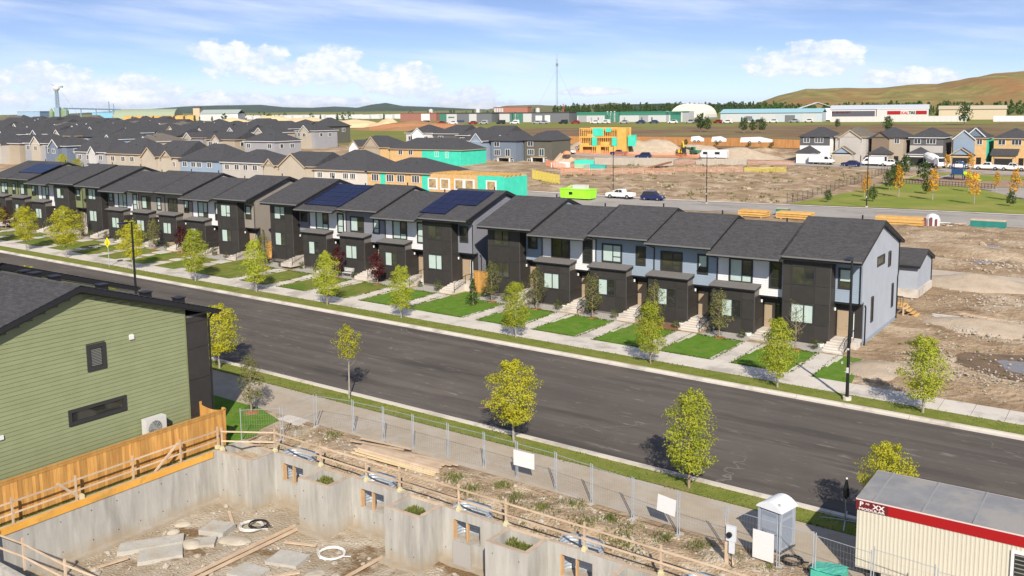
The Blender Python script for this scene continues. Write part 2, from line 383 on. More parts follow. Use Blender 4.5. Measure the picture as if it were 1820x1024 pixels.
GALV = mat('galvanised', (.33, .37, .42), (.43, .47, .52), scale=4, rough=.5, metal=.25)
MESHM = mat('fence_wire', (.42, .44, .46), rough=.4, metal=.6)
BARK = mat('bark', (.22, .16, .11), (.32, .25, .18), scale=8, rough=.95)
BARKG = mat('grey_bark', (.24, .22, .19), (.36, .33, .28), scale=8, rough=.95)
YEL = mat('yellow_cap', (.56, .52, .32), rough=.6)
SOLAR = mat('solar_cells', (.006, .008, .034), (.008, .010, .045), scale=.8, rough=.22, spec=.3)
RED = mat('red_paint', (.31, .006, .008), rough=.5)
MULCH = mat('mulch', (.15, .075, .04), (.22, .12, .07), scale=6, rough=1)
ROCKM = mat('stone', (.30, .26, .215), (.43, .385, .325), scale=4, rough=.95)
ORNET = mat('orange_net', (.80, .22, .10), (.85, .32, .16), scale=2, rough=.7)
YLNET = mat('yellow_net', (.75, .62, .06), rough=.7)
TYRE = mat('tyre_rubber', (.015, .015, .016), rough=.8)
STEEL = mat('steel', (.45, .46, .48), rough=.4, metal=.7)
L_GREEN = leafmat('leaf_yellow_green', (.26, .32, .035), (.47, .48, .065), (.60, .52, .09))
L_YEL = leafmat('leaf_yellow', (.33, .345, .03), (.53, .49, .05), (.62, .46, .07))
L_OLIVE = leafmat('leaf_olive', (.14, .15, .050), (.24, .235, .085), (.36, .26, .11))
L_RED = leafmat('leaf_red', (.060, .014, .018), (.12, .028, .030))
L_DARK = leafmat('leaf_dark_green', (.045, .085, .028), (.10, .145, .045))
L_SHRUB = leafmat('leaf_shrub', (.055, .085, .025), (.13, .15, .055), (.25, .17, .08))
L_ORANGE = leafmat('leaf_orange', (.55, .27, .03), (.72, .42, .06))
L_WEED = leafmat('leaf_weed', (.10, .14, .03), (.24, .25, .08), (.46, .38, .17))

def mud_line(m, z0, z1, col, k):
    """splashed mud low on the cast walls, ragged along its upper edge"""
    t = m.node_tree; L = t.links.new; b = t.nodes['Principled BSDF']; base = b.inputs['Base Color'].links[0].from_socket
    g = t.nodes.new('ShaderNodeNewGeometry'); sp = t.nodes.new('ShaderNodeSeparateXYZ'); L(g.outputs['Position'], sp.inputs[0])
    n = t.nodes.new('ShaderNodeTexNoise'); n.inputs['Scale'].default_value = 1.6; n.inputs['Detail'].default_value = 6; L(g.outputs['Position'], n.inputs['Vector'])
    a = t.nodes.new('ShaderNodeMath'); a.operation = 'MULTIPLY_ADD'; a.inputs[1].default_value = -1.1; L(n.outputs['Fac'], a.inputs[0]); L(sp.outputs[2], a.inputs[2])
    r = t.nodes.new('ShaderNodeMapRange'); r.inputs[1].default_value = z1-.55; r.inputs[2].default_value = z0-.55; r.inputs[4].default_value = k; L(a.outputs[0], r.inputs[0])
    mx = t.nodes.new('ShaderNodeMix'); mx.data_type = 'RGBA'; L(r.outputs[0], mx.inputs[0]); L(base, mx.inputs[6]); mx.inputs[7].default_value = (*col, 1); L(mx.outputs[2], b.inputs['Base Color'])
mud_line(FCONC, -1.85, -1.2, (.33, .26, .175), .75)
# ------------------------------------------------------------------ ground, road, lawns
def frange(vals):
    out = []
    for a, b, st in vals:
        n = max(1, round((b-a)/st)); out += [a+(b-a)*i/n for i in range(n)]
    return out + [vals[-1][1]]
gx = frange([(-14000, -3000, 1100), (-3000, -1000, 200), (-1000, -400, 40), (-400, -60, 6), (-60, -36.2, 4), (-36.2, 12, 4), (12, 80, 8), (80, 400, 60), (400, 3000, 400)])
gy = frange([(-3000, -200, 400), (-200, -10, 40), (-10, 12, 5), (12, 31.4, 4), (31.4, 130, 4), (130, 360, 5), (360, 900, 20), (900, 3000, 150), (3000, 15000, 1000)])
def grid(mb, xs, ys, dz, hole=None, zf=T, mi=0):
    o = len(mb.v); ny = len(ys)
    for x in xs:
        for y in ys: mb.v.append((x, y, zf(x, y)+dz))
    for i in range(len(xs)-1):
        for j in range(ny-1):
            if hole and hole((xs[i]+xs[i+1])/2, (ys[j]+ys[j+1])/2): continue
            mb.f.append((o+i*ny+j, o+(i+1)*ny+j, o+(i+1)*ny+j+1, o+i*ny+j+1)); mb.m.append(mi)
    return mb
inpit = lambda x, y: -36.2 < x < 12 and -10 < y < 31.4
g = grid(MB(), gx, gy, 0, inpit)
# far fields differ from the bare building land
for k, f in enumerate(g.f):
    cx = sum(g.v[i][0] for i in f)/4; cy = sum(g.v[i][1] for i in f)/4
    d = cx*FHX+cy*FHY
    lt = .817*cx+.576*cy
    if d > 490 or cx > 60 or (d > 330 and lt < -.035*d+14): g.m[k] = 1
    elif d > 288 and lt > -.035*d+14: g.m[k] = 2
    elif cy < 31 and cx < -36.2: g.m[k] = 3
struct('ground', g, [DIRT, FIELD, BROWN, GRASS])
def sheet(name, x0, x1, y0, y1, dz, m, sx=6, sy=3):
    return struct(name, grid(MB(), frange([(x0, x1, sx)]), frange([(y0, y1, sy)]), dz), m)
def polysheet(name, pts, dz, m, sub=1):
    bm = bmesh.new(); bm.faces.new([bm.verts.new((x, y, 0)) for x, y in pts])
    for _ in range(sub): bmesh.ops.subdivide_edges(bm, edges=bm.edges[:], cuts=2, use_grid_fill=True)
    bmesh.ops.triangulate(bm, faces=bm.faces[:])
    for v in bm.verts: v.co.z = T(v.co.x, v.co.y)+dz
    me = bpy.data.meshes.new(name); bm.to_mesh(me); bm.free(); me.materials.append(m)
    return tag(link(name, me), kind='structure')
XL, XRR = -340, 70
sheet('street', XL, XRR, 36.55, 50.1, .02, ASPH)
sheet('pathway', XL, XRR, 31.7, 34.95, .016, PATHM, 6, 1.6)
sheet('near_verge_grass', XL, XRR, 34.95, 36.2, .03, VERGE, 6, 1)
sheet('far_verge_grass', XL, XRR, 50.6, 52.5, .03, VERGE, 6, 1)
# kerbs with a gutter pan, broken into cast lengths
def kerb(name, y0, y1, gut):
    mb = MB(); x = XL
    while x < XRR:
        x2 = min(x+6, XRR); a, b = T(x, y0), T(x2-.02, y0)
        lo, hi = (y0, y1)
        mb.add([(x, lo, a-.1), (x, hi, a-.1), (x, hi, a+.13), (x, lo, a+.13), (x2-.02, lo, b-.1), (x2-.02, hi, b-.1), (x2-.02, hi, b+.13), (x2-.02, lo, b+.13)],
               [(0, 1, 2, 3), (7, 6, 5, 4), (0, 3, 7, 4), (1, 5, 6, 2), (3, 2, 6, 7)])
        g0, g1 = gut
        mb.add([(x, g0, a+.026), (x2-.02, g0, b+.026), (x2-.02, g1, b+.04), (x, g1, a+.04)] if g0 < g1 else [(x, g1, a+.04), (x2-.02, g1, b+.04), (x2-.02, g0, b+.026), (x, g0, a+.026)], [(0, 1, 2, 3)])
        x = x2
    return struct(name, mb, CONC)
kerb('near_kerb', 36.2, 36.42, (36.68, 36.42))
kerb('far_kerb', 50.38, 50.6, (50.02, 50.38))
# far sidewalk: one slab per casting joint
sw = tag(thing('sidewalk', None, None), kind='structure')
x = -150.0; SLABM = {}
n = 0
while x < 40:
    mb = MB(); w = 1.62
    a, b = T(x, 53.6), T(x+w, 53.6)
    mb.add([(0, 52.5, a+.02), (w-.03, 52.5, b+.02), (w-.03, 54.7, b+.05), (0, 54.7, a+.05), (0, 52.5, a-.05), (w-.03, 52.5, b-.05), (w-.03, 54.7, b-.05), (0, 54.7, a-.05)],
           [(0, 1, 2, 3), (4, 5, 1, 0), (1, 5, 6, 2), (3, 2, 6, 7), (0, 3, 7, 4)])
    mb.build('slab', CONC, sw, loc=(x, 0, 0)); x += w
OR_PAINT = mat('survey_paint', (.42, .16, .05), (.30, .14, .07), scale=6, rough=.9)
for (x0, y0, x1, y1) in ((-30.2, 40.2, -28.6, 40.9), (-29.6, 38.6, -28.6, 39.3)):
    mb = MB(); mb.bar((x0, y0, T(x0, y0)+.022), (x1, y1, T(x1, y1)+.022), .06, .006); struct('paint_mark', mb, OR_PAINT)
# ------------------------------------------------------------------ townhouses
def window(par, x0, x1, z0, z1, y, split=.55, lites=2, panes=(GLASSD, GLASSD), face='y', fr=.09, low=.0, proud=.06, fmat=FRAME):
    """a framed window in a wall that looks along -y (or +x when face == 'x'); low = height share of an opening sash below the second light"""
    def B(mb, a0, a1, c0, c1, d0, d1):
        if face == 'y': mb.box(a0, a1, y-d1, y-d0, c0, c1)
        else: mb.box(y+d0, y+d1, a0, a1, c0, c1)
    mb = MB()
    B(mb, x0, x0+fr, z0, z1, -.02, proud); B(mb, x1-fr, x1, z0, z1, -.02, proud)
    B(mb, x0+fr, x1-fr, z0, z0+fr, -.02, proud); B(mb, x0+fr, x1-fr, z1-fr, z1, -.02, proud)
    xm = x0+(x1-x0)*split
    cells = [(x0+fr, x1-fr, z0+fr, z1-fr)]
    if lites == 2:
        B(mb, xm-.035, xm+.035, z0+fr, z1-fr, -.02, proud-.012)
        cells = [(x0+fr, xm-.035, z0+fr, z1-fr), (xm+.035, x1-fr, z0+fr, z1-fr)]
    if low:
        c = cells[-1]; zl = c[2]+(c[3]-c[2])*low
        B(mb, c[0], c[1], zl-.03, zl+.03, -.02, proud-.015)
        cells = cells[:-1]+[(c[0], c[1], zl+.03, c[3]), (c[0], c[1], c[2], zl-.03)]
    w = mb.build('window', fmat, par)
    for i, c in enumerate(cells):
        p = MB(); B(p, c[0], c[1], c[2], c[3], -.015, .012)
        p.build('pane', panes[min(i, len(panes)-1)], w)
    return w
def lap(mb, x0, x1, z0, z1, y, holes=(), pitch=.155, lip=.018):
    """lap siding on a wall facing -y: a sloping course with a lip under it, cut round holes (x0,x1,z0,z1)"""
    z = z0
    while z < z1-.01:
        zt = min(z+pitch, z1); segs = [(x0, x1)]
        zm = (z+zt)/2
        for h in holes:
            if h[2] < zm < h[3]:
                ns = []
                for a, b in segs:
                    if h[1] <= a or h[0] >= b: ns.append((a, b)); continue
                    if h[0] > a: ns.append((a, h[0]))
                    if h[1] < b: ns.append((h[1], b))
                segs = ns
        for a, b in segs:
            mb.quad((a, y-lip, z), (b, y-lip, z), (b, y, zt), (a, y, zt))
            mb.quad((a, y, z), (b, y, z), (b, y-lip, z), (a, y-lip, z))
        z = zt
def panels(par, xs, zs, y, skip, face='y'):
    for i in range(len(xs)-1):
        for j in range(len(zs)-1):
            if (i, j) in skip: continue
            mb = MB(); g = .016
            if face == 'y': mb.box(xs[i]+g, xs[i+1]-g, y-.035, y, zs[j]+g, zs[j+1]-g)
            else: mb.box(y, y+.035, xs[i]+g, xs[i+1]-g, zs[j]+g, zs[j+1]-g)
            mb.build('panel', PANEL, par)
UW = 5.11
RNG = random.Random(3)
def unit(kind, xl, zE, eY, rY, color, label, first=False, last=False, blinds=.5, group='attached townhouses along the far side of the street', sidewin=False):
    zb = zE-6.1; Y0 = 63.4
    u = thing('townhouse', label, 'townhouse', (xl, Y0, zb), 0, group)
    eL, rL = eY-Y0, rY-Y0
    zp = lambda yy: (6.1 + .35*(yy+Y0-62.0)) if yy <= rL else (6.1 + .35*(rY-62.0) - .35*(yy-rL))
    RE = 10.9
    ov = .12; o2 = .32 if last else .10; o1 = .30 if first else .10
    mb = MB(); prof = [(eL, zp(eL)), (rL, zp(rL)), (RE, zp(RE)), (RE, zp(RE)-.05), (rL, zp(rL)-.05), (eL, zp(eL)-.05)]
    mb.prism(prof, 'x', -o1, UW+o2); mb.build('roof', ROOF, u)
    fz = .30 if kind == 'A' else .22
    mb = MB(); prof2 = [(eL+.03, zp(eL)-.055), (rL, zp(rL)-.055), (RE-.03, zp(RE)-.055), (RE-.03, zp(RE)-.2), (rL, zp(rL)-fz), (eL+.03, zp(eL)-.055-fz+.06)]
    mb.prism(prof2, 'x', -o1+.02, UW+o2-.02); mb.build('fascia', TRIM, u)
    mb = MB(); mb.box(-o1+.01, UW+o2-.01, eL-.10, eL-.004, zp(eL)-.12, zp(eL)-.02); mb.build('gutter', mat('gutter', (.16, .155, .15), rough=.5), u)
    mb = MB(); mb.cyl(UW*.72, rL+.5, zp(rL)-.3, zp(rL)+.22, .06, 6); mb.build('roof_vent', BLACK, u)
    sid = SID[color]
    yf = 0.0 if kind == 'A' else -.3
    # body behind the facade, in the siding colour
    mb = MB(); prof3 = [(.62, -.4), (.62, 2.95), (yf+.05, 2.95), (yf+.05, zp(yf)-.28), (rL, zp(rL)-.32), (10.4, zp(10.4)-.22), (10.4, -.4)]
    mb.prism(prof3, 'x', .012, UW-.012); mb.build('wall', sid, u)
    mb = MB(); mb.box(.02, UW-.02, .3, 10.3, -1.0, .25); mb.build('foundation', CONC, u)
    bl = lambda: BLIND if RNG.random() < blinds else RNG.choice((GLASSD, GLASSG, GLASSG))
    def wp():
        b = bl(); return (b, BLIND if (b is BLIND and RNG.random() < .6) else RNG.choice((GLASSD, GLASSG)), RNG.choice((GLASSD, BLIND, GLASSG)))
    sp = 3.3
    if kind == 'A':
        mb = MB(); mb.box(.0, 3.3, -.9, .55, -.3, zp(-.9)-.3); mb.build('panel_backing', REVEAL, u)
        panels(u, [.0, .6, 2.25, 3.3], [0, 1.35, 2.8, 4.05, 5.45, zp(-.9)-.3], -.9, {(1, 1), (1, 3)})
        panels(u, [-.9, .55], [0, 2.8], 3.3, (), 'x'); panels(u, [-.9, 0], [2.8, 4.05, 5.45, zp(-.9)-.3], 3.3, (), 'x')
        window(u, .6, 2.25, 1.37, 2.78, -.9, .57, panes=wp(), low=.0); window(u, .6, 2.25, 4.07, 5.43, -.9, .57, panes=wp(), low=.3)
        mb = MB(); lap(mb, 3.36, UW, 2.98, 5.75, 0, [(3.55, 4.5, 3.9, 5.35)]); mb.build('siding', sid, u)
        window(u, 3.55, 4.5, 3.9, 5.35, -.005, lites=1, panes=wp(), low=.32, fr=.13)
        mb = MB(); mb.box(3.34, UW-.02, .02, .6, 2.84, 2.97); mb.build('soffit', TRIM, u)
    else:
        c2 = SID['white'] if kind == 'W' else sid
        mb = MB(); mb.box(0.005, 3.25, -1.2, .55, -.3, 3.42); mb.build('panel_backing', REVEAL, u)
        panels(u, [0.005, .75, 2.3, 3.25], [0, 1.25, 2.65, 3.42], -1.2, {(1, 1)})
        panels(u, [-1.2, .55], [0, 1.25, 2.65, 2.93], 3.25, (), 'x')
        window(u, .75, 2.3, 1.27, 2.63, -1.2, .55, panes=(BLIND, RNG.choice((GLASSD, BLIND, GLASSG))), low=.0)
        mb = MB(); mb.prism([(-1.5, 3.46), (-1.5, 3.52), (-.31, 3.72), (-.31, 3.66)], 'x', -.12, 3.4); mb.build('canopy_roof', mat('canopy_shingles', (.13, .122, .118), (.18, .17, .165), scale=9, rough=.95), u)
        mb = MB(); mb.prism([(-1.47, 3.37), (-1.47, 3.455), (-.31, 3.655), (-.31, 3.46)], 'x', -.1, 3.38); mb.build('canopy_fascia', TRIM, u)
        if kind == 'B':
            hs = [(.6, 2.4, 3.75, 5.25), (3.6, 4.45, 3.75, 5.25)]
        else:
            hs = [(.95, 2.75, 3.66, 5.45), (3.95, 4.85, 3.5, 5.45)]
        mb = MB(); lap(mb, .03, UW-.005, 2.93, zp(-.3)-.32, -.3, hs); mb.build('siding', c2, u)
        window(u, *hs[0], -.305, .55, panes=wp(), low=.3, fr=.13); window(u, *hs[1], -.305, lites=1, panes=wp(), low=.33, fr=.13)
        mb = MB(); mb.box(3.27, UW-.02, -.28, .6, 2.80, 2.925); mb.build('soffit', TRIM, u)
        sp = 3.25
    # porch recess
    mb = MB(); mb.box(sp+.04, UW-.03, .56, .61, .4, 2.84); mb.build('porch_wall', PANEL, u)
    mb = MB(); mb.box(sp+.12, sp+.90, .50, .558, .46, 2.28); mb.box(sp+.18, sp+.84, .485, .5, 1.0, 2.2); d = mb.build('door', DOORM, u)
    MB().dome((sp+.80, .47, 1.30), .05, 6, 2, full=True).build('handle', STEEL, d)
    mb = MB(); mb.box(sp+1.0, sp+1.2, .53, .557, .5, 2.25); mb.build('sidelight', GLASSD, u)
    mb = MB(); mb.box(sp+.95, sp+1.25, .52, .54, .46, .5).box(sp+.95, sp+1.0, .52, .55, .5, 2.28).box(sp+1.2, sp+1.25, .52, .55, .5, 2.28); mb.build('sidelight_frame', WHITE if kind == 'A' and last else FRAME, u)
    mb = MB(); mb.cyl(sp+.1, -.05, 2.36, 2.56, .07, 6); mb.build('porch_light', WHITE, u)
    mb = MB(); mb.box(sp+.02, UW-.02, -.75, .55, -.3, .45); mb.build('porch_slab', CONC, u)
    for k in range(5):
        MB().box(sp-.1, UW-.46, -.75-.36*(k+1), -.752-.36*k, -.35, .45-.09*(k+1)).build('step', CONC, u)
    mb = MB(); xr = UW-.38
    for (yy, z0, z1) in ((-.8, .4, 1.15), (-2.4, -.1, .72)): mb.bar((xr, yy, z0), (xr, yy, z1), .035)
    mb.bar((xr, -.8, 1.15), (xr, -2.4, .72), .035); mb.bar((xr, -.8, .55), (xr, -2.4, .12), .025)
    for k in range(1, 9): mb.bar((xr, -.8-.17*k, .55-.06*k), (xr, -.8-.17*k, 1.15-.06*k), .016)
    mb.bar((xr, -.8, 1.15), (xr, .4, 1.15), .035); mb.bar((xr, -.1, .45), (xr, -.1, 1.15), .03)
    mb.build('railing', BLACK, u)
    mb = MB()
    dx = .07 if kind != 'A' else UW-.09
    mb.tube([(dx, eL+.05, zp(eL)-.2), (dx, yf-.06, zp(eL)-.55), (dx, yf-.06, 3.7 if kind != 'A' else 2.7)], .045, 5); mb.build('downspout', BLACK, u)
    if last:
        mb = MB(); z = .25; pitch = .155
        hs = [(3.8, 5.9, 4.95, 5.65), (7.0, 7.8, 4.5, 5.6), (2.5, 3.15, 1.2, 3.0), (8.4, 9.0, 1.2, 3.0)] if sidewin else []
        while z < zp(rL)-.35:
            zt = min(z+pitch, zp(rL)-.33); zz_ = (z+zt)/2+.32
            y0 = max(.6 if z < 2.93 else yf+.0, rL-(zp(rL)-zz_)/.35); y1 = min(10.42, rL+(zp(rL)-zz_)/.35)
            segs = [(y0, y1)]
            for h in hs:
                if h[2] < (z+zt)/2 < h[3]:
                    segs = [q for a, b in segs for q in (((a, h[0]), (h[1], b)) if h[0] > a and h[1] < b else ((a, b),))]
            for a, b in segs:
                if b-a < .05: continue
                mb.quad((UW+.02, a, z), (UW+.02, b, z), (UW+.004, b, zt), (UW+.004, a, zt)); mb.quad((UW, a, z), (UW, b, z), (UW+.02, b, z), (UW+.02, a, z))
            z = zt
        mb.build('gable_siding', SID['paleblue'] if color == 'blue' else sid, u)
        for h in hs:
            window(u, *h, UW+.0, lites=1, panes=(GLASSG if h[2] > 4.8 else GLASSD,), face='x', fr=.1)
        MB().tube([(UW+.05, 10.3, 6.1), (UW+.06, 10.3, 3.6), (UW+.06, 10.1, 3.3), (UW+.06, 10.1, .1)], .05, 5).build('downspout', BLACK, u)
        MB().tube([(UW+.07, .75, 2.75), (UW+.07, .95, 2.6), (UW+.07, .95, .15), (UW+.15, .5, -.25)], .045, 5).build('downspout', BLACK, u)
    return u
R4 = [('blue', -15.95, [('A', 6.34, 62.0, 68.05), ('W', 6.34, 61.4, 66.9), ('B', 6.6, 61.7, 67.0), ('B', 6.8, 61.8, 67.2), ('W', 6.8, 61.1, 66.7), ('A', 7.1, 61.3, 67.2)]),
      ('grey', -48.8, [('A', 7.1, 61.9, 68.0), ('W', 7.1, 61.3, 67.0), ('B', 7.35, 61.9, 67.5), ('W', 7.35, 61.2, 66.9), ('A', 7.7, 61.4, 67.4)]),
      ('taupe', -77.8, [('A', 7.45, 62, 68), ('W', 7.45, 61.4, 67), ('B', 7.75, 61.8, 67.4), ('B', 7.75, 61.8, 67.4), ('W', 7.75, 61.2, 66.9), ('A', 8.1, 61.3, 67.4)]),
      ('green', -110.6, [('A', 7.9, 62, 68), ('W', 7.9, 61.4, 67), ('B', 8.2, 61.8, 67.4), ('B', 8.2, 61.8, 67.4), ('W', 8.2, 61.2, 66.9), ('A', 8.5, 61.3, 67.4)])]
ULAB = {'blue': ['end townhouse with pale blue gable wall and narrow side windows beside the bare lot', 'white fronted townhouse beside the pale blue gable end unit', 'blue lap sided townhouse between the right white fronted unit and another blue one',
                 'blue lap sided townhouse beside the left white fronted unit of the blue row', 'white fronted townhouse next to the charcoal left end of the blue row', 'charcoal fronted left end unit of the blue row behind the cedar gate'],
        'grey': ['charcoal fronted grey end unit carrying the stepped solar array', 'white fronted townhouse beside the grey end unit with stepped solar array', 'grey lap sided townhouse in the middle of the grey row', 'white fronted townhouse under the large rectangular solar array', 'charcoal fronted left end unit of the grey row'],
        'taupe': ['charcoal fronted taupe end unit with a tall plain taupe gable wall', 'white fronted townhouse beside the taupe gable end unit', 'taupe lap sided townhouse, right one of the taupe middle pair', 'taupe lap sided townhouse, left one of the taupe middle pair', 'white fronted townhouse second from the left end of the taupe row', 'charcoal fronted left end unit of the taupe row'],
        'green': ['charcoal fronted olive green end unit facing the taupe row', 'white fronted townhouse beside the olive green end unit', 'olive green sided townhouse under the long low solar array', 'olive green sided townhouse left of the one with solar panels', 'white fronted townhouse far left in the olive green row', 'charcoal fronted unit at the far left end of the olive green row']}
UNITS = []
for color, xr, lst in R4:
    for i, (k, zE, eY, rY) in enumerate(lst):
        xl = xr-UW*(i+1)
        if xl < -132: continue
        unit(k, xl, zE, eY, rY, color, ULAB[color][i], first=(i == len(lst)-1), last=(i == 0), blinds=.35 if color == 'blue' else .85, sidewin=(color == 'blue'))
        UNITS.append((color, i, k, xl, zE-6.1))
# solar arrays lying on the roofs, one child per module
def solar(label, xl, zE, cells, s=1.0):
    t = thing('solar_array', label, 'solar panels', (xl, 63.4, zE-6.1), 0, 'solar arrays on the townhouse roofs')
    sl = .35; nrm_ = Vector((0, -sl, 1)).normalized(); upv = Vector((0, 1, sl)).normalized()
    for (cx, cy) in cells:
        mb = MB(); y = cy; z = 6.1+.35*(y+1.4)
        o = Vector((cx, y, z))+nrm_*.10
        a, b = Vector((.97, 0, 0)), upv*.97
        vs = [o, o+a, o+a+b, o+b]; vs2 = [p-nrm_*.04 for p in vs]
        mb.add([*vs, *vs2], [(0, 1, 2, 3), (4, 5, 1, 0), (5, 6, 2, 1), (6, 7, 3, 2), (7, 4, 0, 3)]); mb.build('solar_panel', SOLAR, t)
solar('large rectangular solar array on the white fronted unit of the grey row', -48.8-UW*4, 7.35, [(.35+i, -1.2+j*.95) for i in range(5) for j in range(5)])
solar('stepped solar array on the roof of the grey end unit', -48.8-UW, 7.1, [(-.5+i, 1.2+j*.95) for i in range(5) for j in range(3)] + [(-.5+i, .25) for i in range(3)] + [(-.5+i, -.7) for i in range(3)])
solar('long low solar array on an olive green unit at the far left', -110.6-UW*3, 8.2, [(-.6+i, .2+j*.95) for i in range(6) for j in range(3)])
# ------------------------------------------------------------------ front yards of the townhouses
for (color, i, k, xl, zb) in UNITS:
    lush = color == 'blue' or (color == 'grey' and i == 0)
    m = GRASS if lush else GRASSD
    dw = xl+3.35
    # lawn from the unit's own walkway to the next one
    polysheet('lawn', [(xl-.35, 54.72), (dw-.15+.9*0, 54.72), (dw, 60.2), (xl-.2, 60.2)], .02, m)
    ext = xl+UW+ (.9 if i == 0 and color == 'blue' else 0)
    polysheet('lawn', [(dw+1.15, 54.72), (xl+UW-.35 if ext == xl+UW else ext+.9, 54.72), (xl+UW-.2 if ext == xl+UW else ext, 60.6), (dw+1.2, 60.6)], .02, m)
    polysheet('planting_bed', [(xl-.1, 60.2), (dw, 60.2), (dw, 62.9), (xl-.1, 62.9)], .012, MULCH if RNG.random() < .25 else mat('bed_gravel', (.30, .28, .25), (.42, .40, .36), scale=6, rough=1))
    wk = tag(thing('walkway', None, None), kind='structure')
    y = 54.73
    while y < 60.3:
        t0 = (y-54.73)/5.6; xa = dw-.35+.22*smooth(0, 1, t0)+(.1 if int(t0*4) % 2 else 0); w = 1.5 + (.18 if y > 58.5 else 0)
        z = max(T(xa, y), 0)+.05
        MB().box(xa, xa+w, y, y+1.37, z-.12, z).build('slab', CONC, wk); y += 1.4
    # side gap between rows carries a cedar gate (built below)
for (a, b, m_) in ((-49.0, -46.7, GRASS), (-78.0, -74.4, GRASSD), (-110.8, -108.5, GRASSD)): polysheet('lawn', [(a, 54.72), (b, 54.72), (b, 62.4), (a, 62.4)], .018, m_)
# ------------------------------------------------------------------ rear garages behind the blue row
def garage(x, y, z, label, color, w=4.7, d=5.6):
    g = thing('garage', label, 'garage', (x, y, z), 0, 'rear garages')
    mb = MB(); mb.prism([(0, 0), (0, 2.35), (d/2, 3.15), (d, 2.35), (d, 0)], 'x', 0, w); mb.build('wall', SID[color], g)
    mb = MB(); mb.prism([(-.35, 2.28), (d/2, 3.28), (d+.35, 2.28), (d+.35, 2.18), (d/2, 3.18), (-.35, 2.18)], 'x', -.25, w+.25); mb.build('roof', ROOF, g)
    mb = MB(); mb.prism([(-.33, 2.17), (d/2, 3.17), (d+.33, 2.17), (d+.33, 1.98), (d/2, 2.98), (-.33, 1.98)], 'x', -.22, w+.22); mb.build('fascia', TRIM, g)
    MB().box(1.2, 2.1, -.04, 0, .1, 1.95).build('door', WHITE, g)
    MB().box(-.1, w+.1, -.1, d+.1, -.6, .12).build('foundation', CONC, g)
    MB().tube([(w+.05, d-.1, 2.2), (w+.05, d-.1, .1)], .05, 5).build('downspout', BLACK, g)
    return g
garage(-20.9, 82.2, .9, 'small pale blue garage behind the blue end townhouse', 'paleblue')
garage(-31.2, 82.2, 1.0, 'pale blue garage hidden mostly behind the middle of the blue row', 'paleblue')
# covered entry deck behind the end townhouse
t = thing('deck', 'small raised lumber deck with steps behind the blue end townhouse', 'deck', (-16.6, 75.2, .1))
for k in range(7): MB().box(k*.2-.6, k*.2-.42, 0, 1.5, .78, .84).build('board', LUMBY, t)
for k in range(4): MB().box(.85+k*.25, 1.08+k*.25, .1, 1.3, .62-.17*k, .67-.17*k).build('step', LUMBY, t)
mb = MB()
for sx in (-.6, .85):
    for sy in (.05, 1.45): mb.bar((sx, sy, -.2), (sx, sy, .8), .1)
mb.build('post', LUMB, t)
mb = MB(); mb.bar((-.6, .02, 1.6), (.8, .02, 1.6), .05)
for k in range(8): mb.bar((-.6+.2*k, .02, .8), (-.6+.2*k, .02, 1.6), .025)
mb.build('railing', BLACK, t)
MB().box(-1.2, 2.6, -.6, 1.2, -.6, .18).build('landing', CONC, tag(thing('concrete_landing', 'pale concrete landing behind the blue end townhouse', 'landing', (-14.6, 76.2, 0))))
# pallet lying by the end house
t = thing('wooden_pallet', 'long lumber pallet lying on the dirt beside the end townhouse', 'pallet', (-12.2, 77.6, T(-12, 77)), -.35)
for k in range(14): MB().box(k*.28, k*.28+.16, 0, .8, .1, .14).build('slat', LUMB, t)
for k in range(3): MB().box(0, 3.8, .05+.32*k, .13+.32*k, 0, .1).build('runner', LUMB, t)
# gates between the rows
def gate(x, y, w, h, label):
    t = thing('cedar_gate', label, 'gate', (x, y, T(x, y)), 0, 'cedar gates between the rows')
    n = int(w/.16)
    for k in range(n): MB().box(k*w/n, (k+1)*w/n-.012, 0, .03, .05, h).build('board', CEDAR, t)
    MB().box(0, w, .03, .08, .3, .4).box(0, w, .03, .08, h-.4, h-.3).box(-.02, w+.02, -.02, .1, h, h+.05).build('rail', CEDAR, t)
gate(-48.3, 62.6, 1.6, 1.9, 'cedar board gate between the grey row and the blue row')
gate(-77.0, 64.0, 2.0, 1.7, 'cedar board gate between the taupe row and the grey row')

